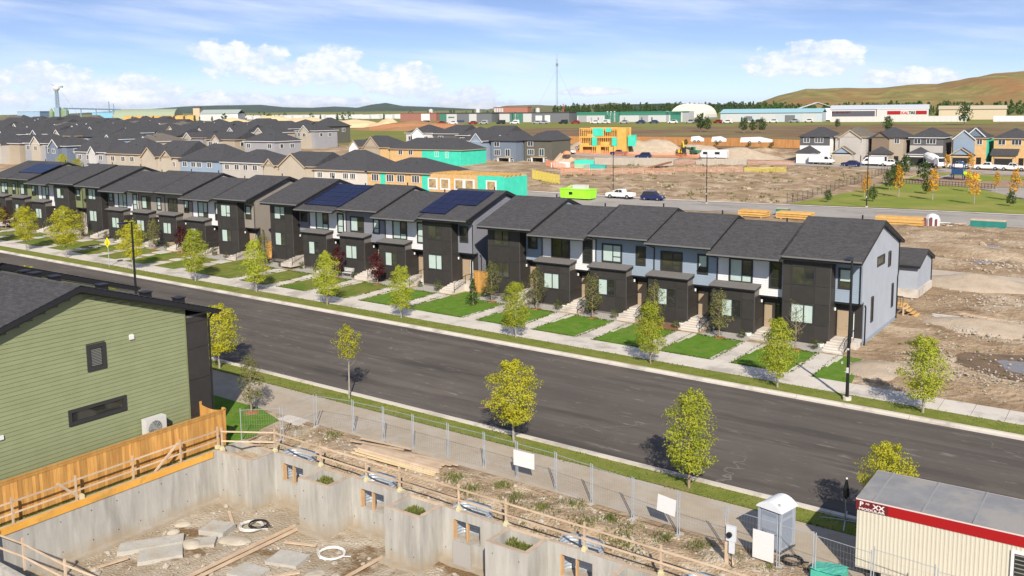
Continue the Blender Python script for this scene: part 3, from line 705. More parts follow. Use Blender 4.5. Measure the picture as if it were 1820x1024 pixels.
# ------------------------------------------------------------------ trees
def crown_mesh(name, h, r, base, leaf, n, seed, shape='oval', m=L_GREEN, droop=.0, lumps=14):
    """many leaf-sized faces gathered in uneven clumps along the limbs"""
    R = random.Random(seed); mb = MB()
    cl = []
    for k in range(lumps):
        t = (k+.5)/lumps + R.uniform(-.04, .04); t = min(.98, max(.02, t))
        if shape == 'oval': rad = r*(.35+.75*sin(pi*min(1, (t*.92+.06)))**.8*(1-.45*t))
        elif shape == 'round': rad = r*sin(pi*(t*.84+.1))**.7
        elif shape == 'cone': rad = r*(1-t)**.85+.05
        else: rad = r*(.55+.45*sin(pi*t))
        a = k*2.4+R.uniform(-.5, .5)
        rr = rad*R.uniform(.25, .95)
        cl.append((rr*cos(a), rr*sin(a), base+(h-base)*t, max(.15, rad*R.uniform(.26, .5)), max(.16, (h-base)/lumps*R.uniform(1.3, 2.6))))
    def env(t):
        if shape == 'oval': return r*(.35+.75*sin(pi*min(1, (t*.92+.06)))**.8*(1-.45*t))
        if shape == 'round': return r*sin(pi*(t*.84+.1))**.7
        if shape == 'cone': return r*(1-t)**.85+.05
        return r*(.55+.45*sin(pi*t))
    ph = [R.uniform(0, 6.28) for _ in range(4)]
    for k in range(n):
        if R.random() < .48:
            t = R.random(); a = R.uniform(0, 6.28)
            bump_ = 1+.16*sin(2*a+7*t+ph[0])+.13*sin(3*a-11*t+ph[1])+.10*sin(5*a+17*t+ph[2])
            q = env(t)*bump_*R.random()**.42
            p = Vector((cos(a), sin(a), R.uniform(-.3, .9))); c = Vector((q*cos(a), q*sin(a), base+(h-base)*(t*.96+.03*sin(4*a+ph[3]))))
        else:
            cx, cy, cz, cr, ch = R.choice(cl)
            while True:
                p = Vector((R.uniform(-1, 1), R.uniform(-1, 1), R.uniform(-1, 1)))
                if .25 < p.length < 1: break
            if R.random() < .7: p = p.normalized()*R.uniform(.7, 1.1)
            c = Vector((cx+p.x*cr, cy+p.y*cr, cz+p.z*ch))
        if c.z < base*.92: continue
        s = leaf*R.uniform(.6, 1.25)
        nv = (p+Vector((R.uniform(-.8, .8), R.uniform(-.8, .8), R.uniform(-.2, 1.0)))).normalized()
        u = nv.cross(Vector((R.uniform(-1, 1), R.uniform(-1, 1), R.uniform(-1, 1))+0*nv) if False else Vector((R.uniform(-1, 1), R.uniform(-1, 1), R.uniform(-1, 1))))
        if u.length < .01: continue
        u.normalize(); w = nv.cross(u)
        mb.add([c-u*s*.55, c-w*s*.34, c+u*s*.6, c+w*s*.34], [(0, 1, 2, 3)])
    return mb.mesh(name, m)
def trunk_mesh(name, h, base, r0, seed, limbs=9, spread=.8, m=BARK):
    R = random.Random(seed); mb = MB(); lean = R.uniform(-.06, .06)
    pts = [(lean*z*.5+R.uniform(-.02, .02), R.uniform(-.02, .02), z) for z in (0, h*.2, h*.4, h*.6, h*.8, h*.97)]
    mb.tube(pts, [r0*1.25, r0, r0*.85, r0*.6, r0*.35, r0*.1], 6)
    for k in range(limbs):
        t = (k+1)/(limbs+1); z = base*.85+(h*.85-base*.85)*t; a = k*2.4+R.uniform(-.4, .4)
        L = spread*(1-.55*t)*R.uniform(.7, 1.1)
        o = Vector((lean*z*.5, 0, z))
        mb.tube([o, o+Vector((cos(a)*L*.5, sin(a)*L*.5, L*.35)), o+Vector((cos(a)*L, sin(a)*L, L*.95))], [r0*.42, r0*.26, r0*.08], 4)
    return mb.mesh(name, m)
PROTO = {}
def proto(kind, v):
    key = (kind, v)
    if key in PROTO: return PROTO[key]
    sd_ = v*17+len(kind)*3
    if kind == 'street': c = crown_mesh('crown', 4.1, 1.12, .85, .088, 6800, sd_, 'oval', L_GREEN, lumps=30); t = trunk_mesh('trunk', 3.7, 1.3, .05, sd_, 10, .8, BARKG)
    elif kind == 'yellow': c = crown_mesh('crown', 4.1, 1.32, 1.05, .088, 8200, sd_, 'round', L_YEL, lumps=34); t = trunk_mesh('trunk', 3.6, 1.3, .05, sd_, 10, .85, BARKG)
    elif kind == 'green': c = crown_mesh('crown', 4.2, 1.14, .85, .088, 7600, sd_, 'oval', L_GREEN, lumps=34); t = trunk_mesh('trunk', 3.7, 1.25, .05, sd_, 10, .8, BARK)
    elif kind == 'sparse': c = crown_mesh('crown', 3.3, .86, .75, .095, 1700, sd_, 'oval', L_OLIVE, lumps=15); t = trunk_mesh('trunk', 3.2, .9, .045, sd_, 14, .85, BARK)
    elif kind == 'thin': c = crown_mesh('crown', 4.3, .85, 2.5, .09, 1700, sd_, 'round', L_YEL, lumps=16); t = trunk_mesh('trunk', 4.0, 2.0, .045, sd_, 8, .75, BARKG)
    elif kind == 'bare': c = crown_mesh('crown', 3.3, .75, .9, .10, 260, sd_, 'oval', L_OLIVE, lumps=14); t = trunk_mesh('trunk', 3.3, .8, .05, sd_, 20, 1.0, BARK)
    elif kind == 'red': c = crown_mesh('crown', 2.9, .85, .75, .16, 750, sd_, 'oval', L_RED, lumps=13); t = trunk_mesh('trunk', 2.6, .8, .045, sd_, 12, .9, BARK)
    elif kind == 'park': c = crown_mesh('crown', 5.2, 1.0, 1.6, .30, 420, sd_, 'oval', L_ORANGE, lumps=10); t = trunk_mesh('trunk', 4.6, 1.6, .07, sd_, 8, .9, BARKG)
    elif kind == 'dark': c = crown_mesh('crown', 5.0, 1.7, 1.0, .42, 620, sd_, 'round', L_DARK, lumps=12); t = trunk_mesh('trunk', 4.4, 1.2, .10, sd_, 8, 1.2, BARK)
    elif kind == 'spruce': c = crown_mesh('crown', 3.0, .8, .25, .20, 620, sd_, 'cone', L_DARK, lumps=16); t = trunk_mesh('trunk', 2.8, .3, .06, sd_, 10, .5, BARK)
    elif kind == 'shrub': c = crown_mesh('foliage', .95, .48, .1, .13, 220, sd_, 'round', L_SHRUB, lumps=8); t = trunk_mesh('stem', .8, .1, .03, sd_, 7, .5, BARK)
    PROTO[key] = (c, t); return PROTO[key]
def tree(kind, v, x, y, s, label, group, cat='tree', name='tree', bed=False, sw=1.0, rz=None, z=None):
    c, tr = proto(kind, v)
    o = thing(name, label, cat, (x, y, (T(x, y) if z is None else z)+.02), RNG.uniform(0, 6.28) if rz is None else rz, group)
    o.scale = (s*sw, s*sw, s)
    link(c.name.split('.')[0], c, o); link(tr.name.split('.')[0], tr, o)
    if bed:
        MB().dome((0, 0, -.02), (.48/s, .48/s, .07/s), 10, 2).build('mulch_ring', mat('mulch_red', (.24, .10, .045), (.33, .16, .08), scale=6, rough=1), o)
    return o
ST = 'trees lining the street'
for v, x, y, kind, s, sw, lab in [
    (1, -47.4, 35.3, 'yellow', .98, 1.12, 'broad yellow-green tree at the kerb beside the big green house'),
    (2, -36.5, 35.7, 'thin', .97, 1.0, 'thin bare-stemmed young tree with a small yellow top at the kerb'),
    (3, -25.1, 35.5, 'yellow', 1.0, 1.0, 'dense yellow-green tree at the kerb above the white notice on the wire fence'),
    (4, -15.75, 35.4, 'green', 1.02, 1.0, 'tall lime green tree at the kerb between the fence and the road'),
    (5, -7.75, 35.5, 'yellow', .90, .9, 'golden tree showing above the grey roof of the site trailer'),
    (1, -59.3, 35.4, 'yellow', .95, 1.0, 'yellow treetop peeking over the ridge of the big green house'),
    (2, -70.5, 35.4, 'yellow', 1.0, 1.0, 'yellow treetop at the left edge beyond the green house roof'),
    (6, -9.6, 51.6, 'street', 1.02, 1.12, 'yellow-green tree by the bare lot at the right end of the far sidewalk'),
    (7, -17.5, 51.5, 'street', 1.0, .95, 'lime tree on the far verge just left of the tall black street lamp'),
    (8, -25.8, 51.7, 'green', .95, .95, 'lime tree on the far verge before the middle of the blue row'),
    (9, -36.6, 52.2, 'street', .98, 1.0, 'lime tree on the far verge before the left white fronted unit of the blue row'),
    (6, -47.2, 52.0, 'street', 1.0, .92, 'lime tree on the far verge before the cedar gate'),
    (7, -55.3, 52.0, 'green', 1.05, 1.0, 'lime tree on the far verge before the middle of the grey row'),
    (8, -64.4, 52.2, 'street', 1.12, 1.0, 'lime tree on the far verge before the left end of the grey row'),
    (9, -73.0, 52.2, 'street', 1.2, 1.0, 'yellow-green tree on the far verge before the taupe gable wall'),
    (3, -83.0, 52.2, 'yellow', 1.2, .85, 'yellow tree on the far verge right of the yellow warning sign'),
    (4, -95.5, 52.4, 'yellow', 1.35, 1.0, 'large yellow tree on the far verge left of the yellow warning sign'),
    (5, -104, 52.5, 'yellow', 1.2, .9, 'yellow tree on the far verge before the left end of the taupe row'),
    (3, -112.5, 52.6, 'yellow', 1.3, 1.0, 'yellow tree on the far verge before the olive green end unit'),
    (4, -122, 52.6, 'yellow', 1.15, 1.0, 'yellow tree at the far left end of the street')]:
    tree(kind, v, x, y, s, lab, ST, 'street tree', 'street_tree', sw=sw)
# young yard trees and shrubs in front of the townhouses
YT = 'young trees in the front lawns'
yl = {('blue', 0): ('bare', 'nearly leafless young tree before the blue end townhouse'), ('blue', 1): ('sparse', 'young olive tree before the right white fronted unit of the blue row'),
      ('blue', 2): ('sparse', 'young olive tree before the right blue sided unit'), ('blue', 3): ('sparse', 'young olive tree before the left blue sided unit'),
      ('blue', 4): ('sparse', 'young olive tree before the left white fronted unit of the blue row'), ('blue', 5): ('sparse', 'young olive tree before the charcoal left end of the blue row'),
      ('grey', 1): ('red', 'dark red young tree before the white fronted unit by the stepped solar array'), ('grey', 2): ('red', 'dark red young tree before the grey sided middle unit'), ('grey', 4): ('sparse', 'thin olive young tree before the left end of the grey row'),
      ('taupe', 1): ('red', 'dark red young tree before the white fronted unit of the taupe row nearest its gable'), ('taupe', 3): ('red', 'dark red young tree before the left taupe sided unit'), ('taupe', 2): ('sparse', 'olive young tree before the right taupe sided unit'),
      ('taupe', 5): ('sparse', 'olive young tree before the left end of the taupe row'), ('green', 2): ('red', 'dark red young tree before the olive green unit with solar panels'), ('green', 1): ('sparse', 'olive young tree before the white fronted olive row unit')}
tv = 0
ORD_ = ['first', 'second', 'third', 'fourth', 'fifth', 'sixth']; RN_ = {'blue': 'blue', 'grey': 'grey', 'taupe': 'taupe', 'green': 'olive green'}
for (color, i, k, xl, zb) in UNITS:
    if (color, i) in yl:
        kd, lab = yl[(color, i)]; tv += 1
        off = {0: 1.7, 1: 1.4, 2: 1.4, 3: 1.3, 4: 1.2, 5: 1.9}[i]
        tree(kd, tv % 4, xl+off, 60.4, 1.0, lab, YT, 'young tree', 'young_tree', bed=True)
    nb = ULAB[color][i]
    short = ('the charcoal front' if k == 'A' else 'the white front' if k == 'W' else 'the lap sided front')
    for j, (dx, dy, s) in enumerate(((.3, 61.6, .8), (2.75, 61.2, .85))):
        tree('shrub', (tv+j) % 3, xl+dx, dy, s*RNG.uniform(.7, 1.25), '%s shrub before the %s unit from the right of the %s row' % (('left', 'right')[j], ORD_[i], RN_[color]), 'shrubs along the townhouse fronts', 'shrub', 'shrub')
    # pale bowl planters on the bed's edge
    for j, dx in enumerate((.15, 2.95)):
        if (color in ('taupe', 'green')) and j == 0: continue
        px, py = xl+dx, 61.9; pz = zb+.05
        p = thing('bowl_planter', 'white bowl planter at the %s, %s unit from the right in %s row' % (('left corner', 'step side')[j], ORD_[i], RN_[color]), 'planter', (px, py, T(px, py)), 0, 'white bowl planters')
        MB().tube([(0, 0, .0), (0, 0, .08), (0, 0, .26), (0, 0, .30)], [.14, .20, .24, .19], 8).build('bowl', WHITE, p)
        MB().dome((0, 0, .28), (.19, .19, .13), 7, 2).build('soil', L_SHRUB, p)
tree('spruce', 1, -45.3, 58.6, .72, 'small blue-green spruce on the lawn left of the cedar gate', 'conifers', 'spruce', 'spruce_tree')

t = thing('garden_bench', 'grey slatted bench on the gravel before the grey sided middle unit', 'bench', (-62.4, 61.4, T(-62.4, 61.4)), .1)
for k in range(4): MB().box(-.6, .6, -.2+.11*k, -.11+.11*k, .36, .40).build('slat', OFFW, t)
for k in range(3): MB().box(-.6, .6, .22, .25, .48+.12*k, .57+.12*k).build('back_slat', OFFW, t)
for sx in (-.5, .5): MB().box(sx-.03, sx+.03, -.2, .24, 0, .36).box(sx-.03, sx+.03, .2, .26, .36, .85).build('frame', STEEL, t)
for (x, y, c, lab) in ((-58.4, 61.6, BLACK, 'black wheeled bin by the steps of the grey row'), (-90.5, 61.8, DOORM, 'tan wheeled bin before the taupe row')):
    t = thing('wheeled_bin', lab, 'bin', (x, y, T(x, y))); MB().prism([(-.22, 0), (-.3, .8), (.3, .8), (.25, 0)], 'x', -.26, .26).build('body', c, t); MB().box(-.29, .29, -.33, .33, .8, .86).build('lid', BLACK, t)
# ------------------------------------------------------------------ street lamps, signs
def lamp(x, y, h, label, arm=0, both=False, w=.10):
    t = thing('street_lamp', label, 'street lamp', (x, y, T(x, y)), 0, 'black street lamps')
    MB().cyl(0, 0, 0, h, w, 8, w*.62).build('pole', BLACK, t)
    MB().cyl(0, 0, -.1, .22, .24, 10).build('base', CONC, t)
    mb = MB(); mb.box(-.07, .07, -.55, .12, h, h+.05); mb.prism([(-.95, h-.02), (-.95, h+.05), (-.35, h+.10), (-.35, h-.04)], 'x', -.17, .17); mb.build('lamp_head', BLACK, t)
    MB().box(-.13, .13, -.9, -.42, h-.06, h-.03).build('lens', OFFW, t)
    MB().box(-.06, .06, -w-.02, -w+.02, 1.6, 1.9).build('number_tag', OFFW, t); MB().box(-.05, .05, -w-.02, -w+.02, 2.9, 3.0).build('number_tag', OFFW, t)
    return t
lamp(-13.53, 51.5, 8.05, 'tall black street lamp before the blue end townhouse')
lamp(-56.9, 35.9, 8.45, 'tall black street lamp rising behind the big green house')
lamp(-124.5, 52.0, 8.3, 'black street lamp at the far left before the olive green row')
lamp(-91.7, 166.2, 9.2, 'thin black street lamp beside the white pickup'); lamp(-65.9, 153.6, 9.0, 'thin black street lamp right of the blue car')
lamp(-39.8, 159.1, 11.5, 'thin black street lamp at the corner of the park')
t = thing('warning_sign', 'yellow diamond warning sign on a post by the far sidewalk', 'road sign', (-86.8, 52.0, T(-86.8, 52)))
MB().cyl(0, 0, 0, 2.6, .04, 6).build('post', GALV, t)
sg = MB().add([(0, -.06, 1.95), (.52, -.06, 2.47), (0, -.06, 2.99), (-.52, -.06, 2.47), (0, -.03, 1.95), (.52, -.03, 2.47), (0, -.03, 2.99), (-.52, -.03, 2.47)], [(0, 1, 2, 3), (7, 6, 5, 4), (0, 4, 5, 1), (1, 5, 6, 2), (2, 6, 7, 3), (3, 7, 4, 0)]).build('plate', mat('sign_yellow', (.85, .70, .02), rough=.5), t)
MB().bar((0, -.068, 2.3), (0, -.068, 2.62), .09, .006).dome((0, -.066, 2.74), (.07, .005, .07), 8, 3, full=True).bar((-.1, -.068, 2.2), (0, -.068, 2.36), .07, .006).bar((.12, -.068, 2.18), (0, -.068, 2.36), .07, .006).build('symbol', BLACK, sg)
t = thing('school_sign', 'fluorescent yellow sign over a blue plate by the left lamp', 'road sign', (-118.5, 52.2, T(-118, 52)))
MB().cyl(0, 0, 0, 3.0, .05, 6).build('post', BLACK, t)
sg = MB().box(-.6, .6, -.07, -.03, 2.35, 3.5).build('plate', mat('sign_lime', (.75, .85, .05), rough=.5), t)
MB().box(-.25, -.1, -.085, -.072, 2.55, 3.2).box(.1, .25, -.085, -.072, 2.55, 3.2).build('symbol', BLACK, sg)
# blue car parked behind the sign is built with the vehicles
# ------------------------------------------------------------------ big green house in the foreground
GX = -38.2; RY, RZ, SLP = 21.25, 9.15, .33
gh = thing('house', 'big olive green lap sided house with dark front panels in the left foreground', 'house', (GX, 0, 0))
zr = lambda y: RZ - SLP*abs(y-RY)
YF, YD, YB = 27.88, 26.58, 14.0
XL2 = -6.25                              # left end of the first roof, local x
mb = MB(); mb.prism([(YB+.05, 0), (YD-.02, 0), (YD-.02, zr(YD)-.3), (RY, RZ-.34), (YB+.05, zr(YB)-.3)], 'x', -6.0, -.03); mb.build('wall', SID['green'], gh)
holes = [(21.52, 22.42, 5.2, 6.38), (20.5, 23.25, 3.0, 3.72)]
z = .35; bp = .185
BM_ = mat('siding_board_green', (.208, .230, .122), (.230, .254, .138), scale=1.5, rough=.7, rand=.035)
while z < RZ-.5:
    zt = z+bp; zm = z+.06
    dy = (RZ-.42-(z+bp*.8))/SLP
    a, b = max(YB, RY-dy), min(YD, RY+dy)
    segs = [(a, b)]
    for h in holes:
        if h[2]-.02 < zm+.03 < h[3]+.02:
            segs = [q for p, r in segs for q in (((p, h[0]), (h[1], r)) if h[0] > p and h[1] < r else ((p, r),))]
    for p, r in segs:
        if r-p < .1: continue
        m_ = MB()
        m_.add([(.028, p, z), (.028, r, z), (.004, r, zt+.02), (.004, p, zt+.02), (-.012, p, z), (-.012, r, z), (-.012, r, zt+.02), (-.012, p, zt+.02)],
               [(0, 1, 2, 3), (4, 5, 1, 0), (1, 5, 6, 2), (4, 0, 3, 7), (3, 2, 6, 7)])
        m_.build('siding_board', BM_, gh)
    z = zt
# dark front bay seen edge-on
MB().box(-6, -.05, YD, YF, .2, zr(YF)-.25).build('panel_backing', REVEAL, gh)
pz = [.2, 1.72, 3.5, 5.05, 6.35, 6.62]
for j in range(len(pz)-1):
    MB().box(-.05, -.005, YD+.03, YF-.01, pz[j]+.014, pz[j+1]-.014).build('panel', PANEL, gh)
MB().box(-.02, .03, YD-.05, YD+.03, .3, zr(YD)-.3).build('corner_trim', SID['green'], gh)
for i, (x0, x1) in enumerate(((-2.2, -.2), (-4.6, -2.8))):
    window(gh, .6, 1, 1, 1.1, -100) if False else None
def roofslab(par, x0, x1, dz, y0=13.3, y1=28.3):
    mb = MB(); n = 26
    for side in (0, 1):
        for k in range(n):
            a = RY-(RY-y0)*k/n if side == 0 else RY+(y1-RY)*k/n
            b = RY-(RY-y0)*(k+1)/n if side == 0 else RY+(y1-RY)*(k+1)/n
            za, zb_ = zr(a)+dz, zr(b)+dz
            if side == 0: mb.add([(x0, b, zb_+.018), (x1, b, zb_+.018), (x1, a, za), (x0, a, za), (x0, b, zb_-.03), (x1, b, zb_-.03)], [(0, 1, 2, 3), (4, 5, 1, 0)])
            else: mb.add([(x0, a, za), (x1, a, za), (x1, b, zb_+.018), (x0, b, zb_+.018), (x0, b, zb_-.03), (x1, b, zb_-.03)], [(0, 1, 2, 3), (3, 2, 5, 4)])
    r = mb.build('roof', ROOF, par)
    mb = MB(); k = x0
    while k < x1-.1:
        mb.add([(k, RY-.16, zr(RY-.16)+dz+.035), (k+.3, RY-.16, zr(RY-.16)+dz+.02), (k+.3, RY, RZ+dz+.03), (k, RY, RZ+dz+.05), (k+.3, RY+.16, zr(RY+.16)+dz+.02), (k, RY+.16, zr(RY+.16)+dz+.035)], [(0, 1, 2, 3), (3, 2, 4, 5)]); k += .26
    mb.build('ridge_cap', ROOF, r)
    mb = MB(); mb.prism([(y0+.03, zr(y0)+dz-.02), (RY, RZ+dz-.02), (y1-.03, zr(y1)+dz-.02), (y1-.03, zr(y1)+dz-.24), (RY, RZ+dz-.27), (y0+.03, zr(y0)+dz-.24)], 'x', x0+.01, x1-.002); mb.build('fascia', TRIM, par)
    MB().prism([(y0+.1, zr(y0)+dz-.245), (RY, RZ+dz-.275), (y1-.1, zr(y1)+dz-.245), (y1-.1, zr(y1)+dz-.27), (RY, RZ+dz-.3), (y0+.1, zr(y0)+dz-.27)], 'x', x0+.02, x1-.03).build('soffit', mat('soffit_dark', (.03, .032, .03), rough=.8), par)
    MB().box(x0+.02, x1+.02, y1-.01, y1+.11, zr(y1)+dz-.14, zr(y1)+dz-.02).build('gutter', TRIM, par)
roofslab(gh, -6.35, .42, 0)
for (x, y) in ((-1.6, 23.4), (-1.6, 25.6), (-1.0, 27.0), (-2.9, 21.9), (-4.6, 21.9), (-5.6, 21.9)):
    zz_ = zr(y)
    MB().box(x-.22, x+.22, y-.2, y+.2, zz_-.1, zz_+.20).box(x-.26, x+.26, y-.24, y+.24, zz_+.2, zz_+.26).build('roof_vent', TRIM, gh)
window(gh, 21.52, 22.42, 5.2, 6.38, .0, lites=1, panes=(GLASSD,), face='x', fr=.17, proud=.07)
mb = MB()
for k in range(11): mb.box(.014, .022, 21.72, 22.22, 5.42+.07*k, 5.445+.07*k)
mb.build('blind_slats', mat('slat_grey', (.20, .21, .20), rough=.6), gh)
w = window(gh, 20.5, 23.25, 3.0, 3.72, .0, lites=1, panes=(GLASSD,), face='x', fr=.15, proud=.07)
MB().box(.0, .09, 23.6, 23.82, 6.22, 6.40).prism([(23.6, 6.4), (23.82, 6.4), (23.78, 6.46), (23.64, 6.46)], 'x', .0, .08).build('wall_vent', WHITE, gh)
MB().box(.0, .09, 17.5, 17.72, 3.3, 3.48).build('wall_vent', WHITE, gh)
MB().tube([(.0, 28.25, 6.65), (.0, YF+.06, 6.35), (.0, YF+.06, .5)], .05, 6).build('downspout', BLACK, gh)
MB().box(-6, -.02, YB, YF, -.6, .38).build('foundation', CONC, gh)
gh2 = thing('house', 'next house joined behind the big green one, only its higher shingled roof edge showing', 'house', (GX, 0, 0))
roofslab(gh2, -12.8, -6.37, .42)
MB().prism([(YB+.1, 0), (YF-.1, 0), (YF-.1, zr(YF)+.1), (RY, RZ+.1), (YB+.1, zr(YB)+.1)], 'x', -12.6, -6.5).build('wall', SID['green'], gh2)
# heat pump
t = thing('air_conditioner', 'white outdoor heat pump unit against the green siding behind the cedar fence', 'air conditioner', (-37.72, 24.35, 1.5))
MB().box(-.22, .16, -.55, .5, 0, .93).build('cabinet', OFFW, t)
mb = MB()
for r in (.34, .27, .2, .13, .06):
    pts = [(.175, -.1+r*cos(a*pi/9), .46+r*sin(a*pi/9)) for a in range(19)]
    mb.tube(pts, .012, 4)
for a in range(6): mb.bar((.175, -.1, .46), (.175, -.1+.34*cos(a*pi/3), .46+.34*sin(a*pi/3)), .014)
mb.build('fan_guard', mat('grille_grey', (.35, .36, .36), rough=.5), t)
MB().prism([(-.1+.36*cos(a*pi/8), .46+.36*sin(a*pi/8)) for a in range(16)], 'x', .161, .166).build('fan_opening', mat('fan_dark', (.10, .11, .10), rough=.8), t)
mb = MB()
for y in (-.4, .35): mb.box(-.45, .1, y-.03, y+.03, -.06, 0).box(-.47, -.43, y-.03, y+.03, -.5, 0)
mb.build('bracket', STEEL, t)

# ------------------------------------------------------------------ cedar fence beside the green house
t = thing('cedar_fence', 'orange-brown cedar board fence running below the green house', 'fence', (-36.4, 0, .42))
y = 11.0; R_ = random.Random(5)
while y < 27.2:
    MB().box(-.012, .012, y, y+.138, .05, 1.76+R_.uniform(-.006, .006)).build('board', CEDAR, t, loc=(R_.uniform(-.006, .006), 0, 0)); y += .146
for zz_ in (.3, 1.55): MB().box(-.06, -.014, 11, 27.3, zz_, zz_+.09).build('rail', CEDAR, t)
MB().box(-.08, .05, 11, 27.32, 1.785, 1.825).build('cap', CEDAR, t)
MB().box(.014, .034, 11, 27.3, 1.66, 1.78).build('trim_board', CEDAR, t)
for y in (12.6, 15.0, 17.4, 19.8, 22.2, 24.6, 27.22): MB().box(-.12, .03 if y < 27 else .05, y-.05, y+.05, 0, 1.78 if y < 27 else 1.9).build('post', CEDAR, t)
for k in range(12): MB().box(-.25-k*.15, -.112-k*.15, 27.2, 27.225, .05, 1.75-.1*sin(pi*min(1, k/11))).build('board', CEDAR, t)
MB().box(-1.9, -1.78, 27.15, 27.27, 0, 1.9).build('post', CEDAR, t)

# ------------------------------------------------------------------ poured foundation, pit and backfill
FT = lambda x: .1-.0126*x
PIT = -1.86
fo = thing('concrete_foundation', 'poured concrete basement walls of unbuilt townhouses with stepped pockets', 'foundation', (0, 0, 0))
YW = 27.72; YP = 26.3; TH = .2
spans = [(-33.45, -30.25), (-28.4, -25.1), (-23.2, -19.95), (-18.05, -14.85), (-13.0, -9.8), (-8.0, -4.6)]
pockets = [(-35.85, -33.45), (-30.25, -28.4), (-25.1, -23.2), (-19.95, -18.05), (-14.85, -13.0), (-9.8, -8.0)]
def wallbox(x0, x1, y0, y1, z0=None, z1=None, name='wall'):
    """concrete cast against form panels: the faces step by a few millimetres from panel to panel"""
    xm = (x0+x1)/2; zt = FT(xm) if z1 is None else z1; zb_ = PIT-.2 if z0 is None else z0
    mb = MB()
    if x1-x0 > y1-y0:
        n = max(1, round((x1-x0)/.6)); R = random.Random(int(x0*100))
        for k in range(n):
            a, b = x0+(x1-x0)*k/n, x0+(x1-x0)*(k+1)/n; j = R.uniform(0, .008)
            mb.box(a, b, y0-j, y1, zb_, zt)
    else:
        n = max(1, round((y1-y0)/.6)); R = random.Random(int(y0*100+x0*7))
        for k in range(n):
            a, b = y0+(y1-y0)*k/n, y0+(y1-y0)*(k+1)/n; j = R.uniform(0, .008)
            mb.box(x0-j, x1+j, a, b, zb_, zt)
    return mb.build(name, FCONC, fo)
def plate(x0, x1, y0, y1, zt):
    return MB().box(x0, x1, y0, y1, zt, zt+.04).build('sill_plate', mat('sill_wood', (.36, .275, .205), (.48, .38, .29), scale=2, rough=.9, rand=.08), fo)
wallbox(-36.05, -35.85, 8, YW+TH+.1)
plate(-36.02, -35.88, 8, YP, FT(-35.9))
lv = MB().box(-35.848, -35.80, 8, YP-.25, FT(-35.9)-.24, FT(-35.9)+.05).build('rim_beam', LVL, fo)
for (a, b) in spans:
    zt = FT((a+b)/2); o0, o1 = a+.55, a+1.95; z0, z1 = zt-1.22, zt-.36
    wallbox(a, o0, YW, YW+TH); wallbox(o1, b, YW, YW+TH); wallbox(o0, o1, YW, YW+TH, None, z0); wallbox(o0, o1, YW, YW+TH, z1, zt)
    plate(a, b, YW+.02, YW+.16, zt)
    wn_ = MB().box(o0, o0+.06, YW-.012, YW+.205, z0, z1).box(o1-.035, o1, YW+.03, YW+.17, z0, z1).box((o0+o1)/2-.035, (o0+o1)/2+.035, YW+.02, YW+.16, z0, z1).build('window_opening', mat('wood_buck', (.44, .27, .13), (.55, .36, .20), scale=2, rough=.9), fo)
    # corrugated window well let into the backfill
    wl_ = thing('window_well', None, 'window well', ((o0+o1)/2, YW+TH, zt), 0, 'corrugated window wells along the foundation')
    wl_['label'] = 'galvanised corrugated window well behind the opening in the foundation, %s' % ('first from the cedar fence', 'second from the cedar fence', 'third from the cedar fence', 'fourth from the cedar fence', 'fifth, beside the site trailer end', 'last, below the trailer')[spans.index((a, b))]
    mb = MB(); nz, na = 22, 14
    for j in range(nz):
        za, zb2 = .12-1.5*j/nz, .12-1.5*(j+1)/nz
        for k in range(na):
            A0, A1 = pi*k/na, pi*(k+1)/na
            ra = .0 if j % 2 == 0 else .025; rb = .025-ra
            def pt(A, r, z): return ((.82+r)*(1 if cos(A) > 0 else -1)*abs(cos(A))**.55, .002+(.72+r)*sin(A)**.55, z)
            mb.quad(pt(A0, ra, za), pt(A1, ra, za), pt(A1, rb, zb2), pt(A0, rb, zb2))
            mb.quad(pt(A0, ra+.012, za), pt(A0, rb+.012, zb2), pt(A1, rb+.012, zb2), pt(A1, ra+.012, za))
            if j == 0: mb.quad(pt(A0, 0, .125), pt(A0, .05, .125), pt(A1, .05, .125), pt(A1, 0, .125))
    mb.build('shell', GALV, wl_)
for (a, b) in pockets:
    zt = FT((a+b)/2)
    wallbox(a, b, YP, YP+TH)
    if a > -35: wallbox(a, a+TH, YP+TH, YW); plate(a+.03, a+.17, YP+.17, YW, zt)
    wallbox(b-TH, b, YP+TH, YW+TH); plate(b-.17, b-.03, YP+.17, YW, zt)
    plate(a, b, YP+.03, YP+.17, zt)
    wallbox(a, b, YW, YW+TH, None, zt-.06)
    MB().box(a+.02, b-.02, YW+.03, YW+.18, zt-.05, zt).build('cross_plank', LUMB, fo)
# form-tie holes and the seam half way up the pour
mb = MB()
for y in [9+1.2*k+.14*sin(k*5.1) for k in range(14)]:
    for z in (-1.32, -.02): mb.box(-35.852, -35.838, y-.022, y+.022, z-.022, z+.022)
for (a, b) in spans:
    for k in range(0, int((b-a)/.6)+1, 2):
        for z in (-1.3,): mb.box(a+.15+.6*k-.02, a+.15+.6*k+.02, YW-.016, YW+.002, z-.02, z+.02)
for (a, b) in pockets:
    for k in range(0, 3, 2):
        for z in (-1.3, -.02): mb.box(a+.35+.6*k-.02, a+.35+.6*k+.02, YP-.016, YP+.002, z-.02, z+.02)
mb.build('tie_hole', mat('tie_hole_dark', (.09, .08, .07), rough=1), fo)['kind'] = 'stuff'
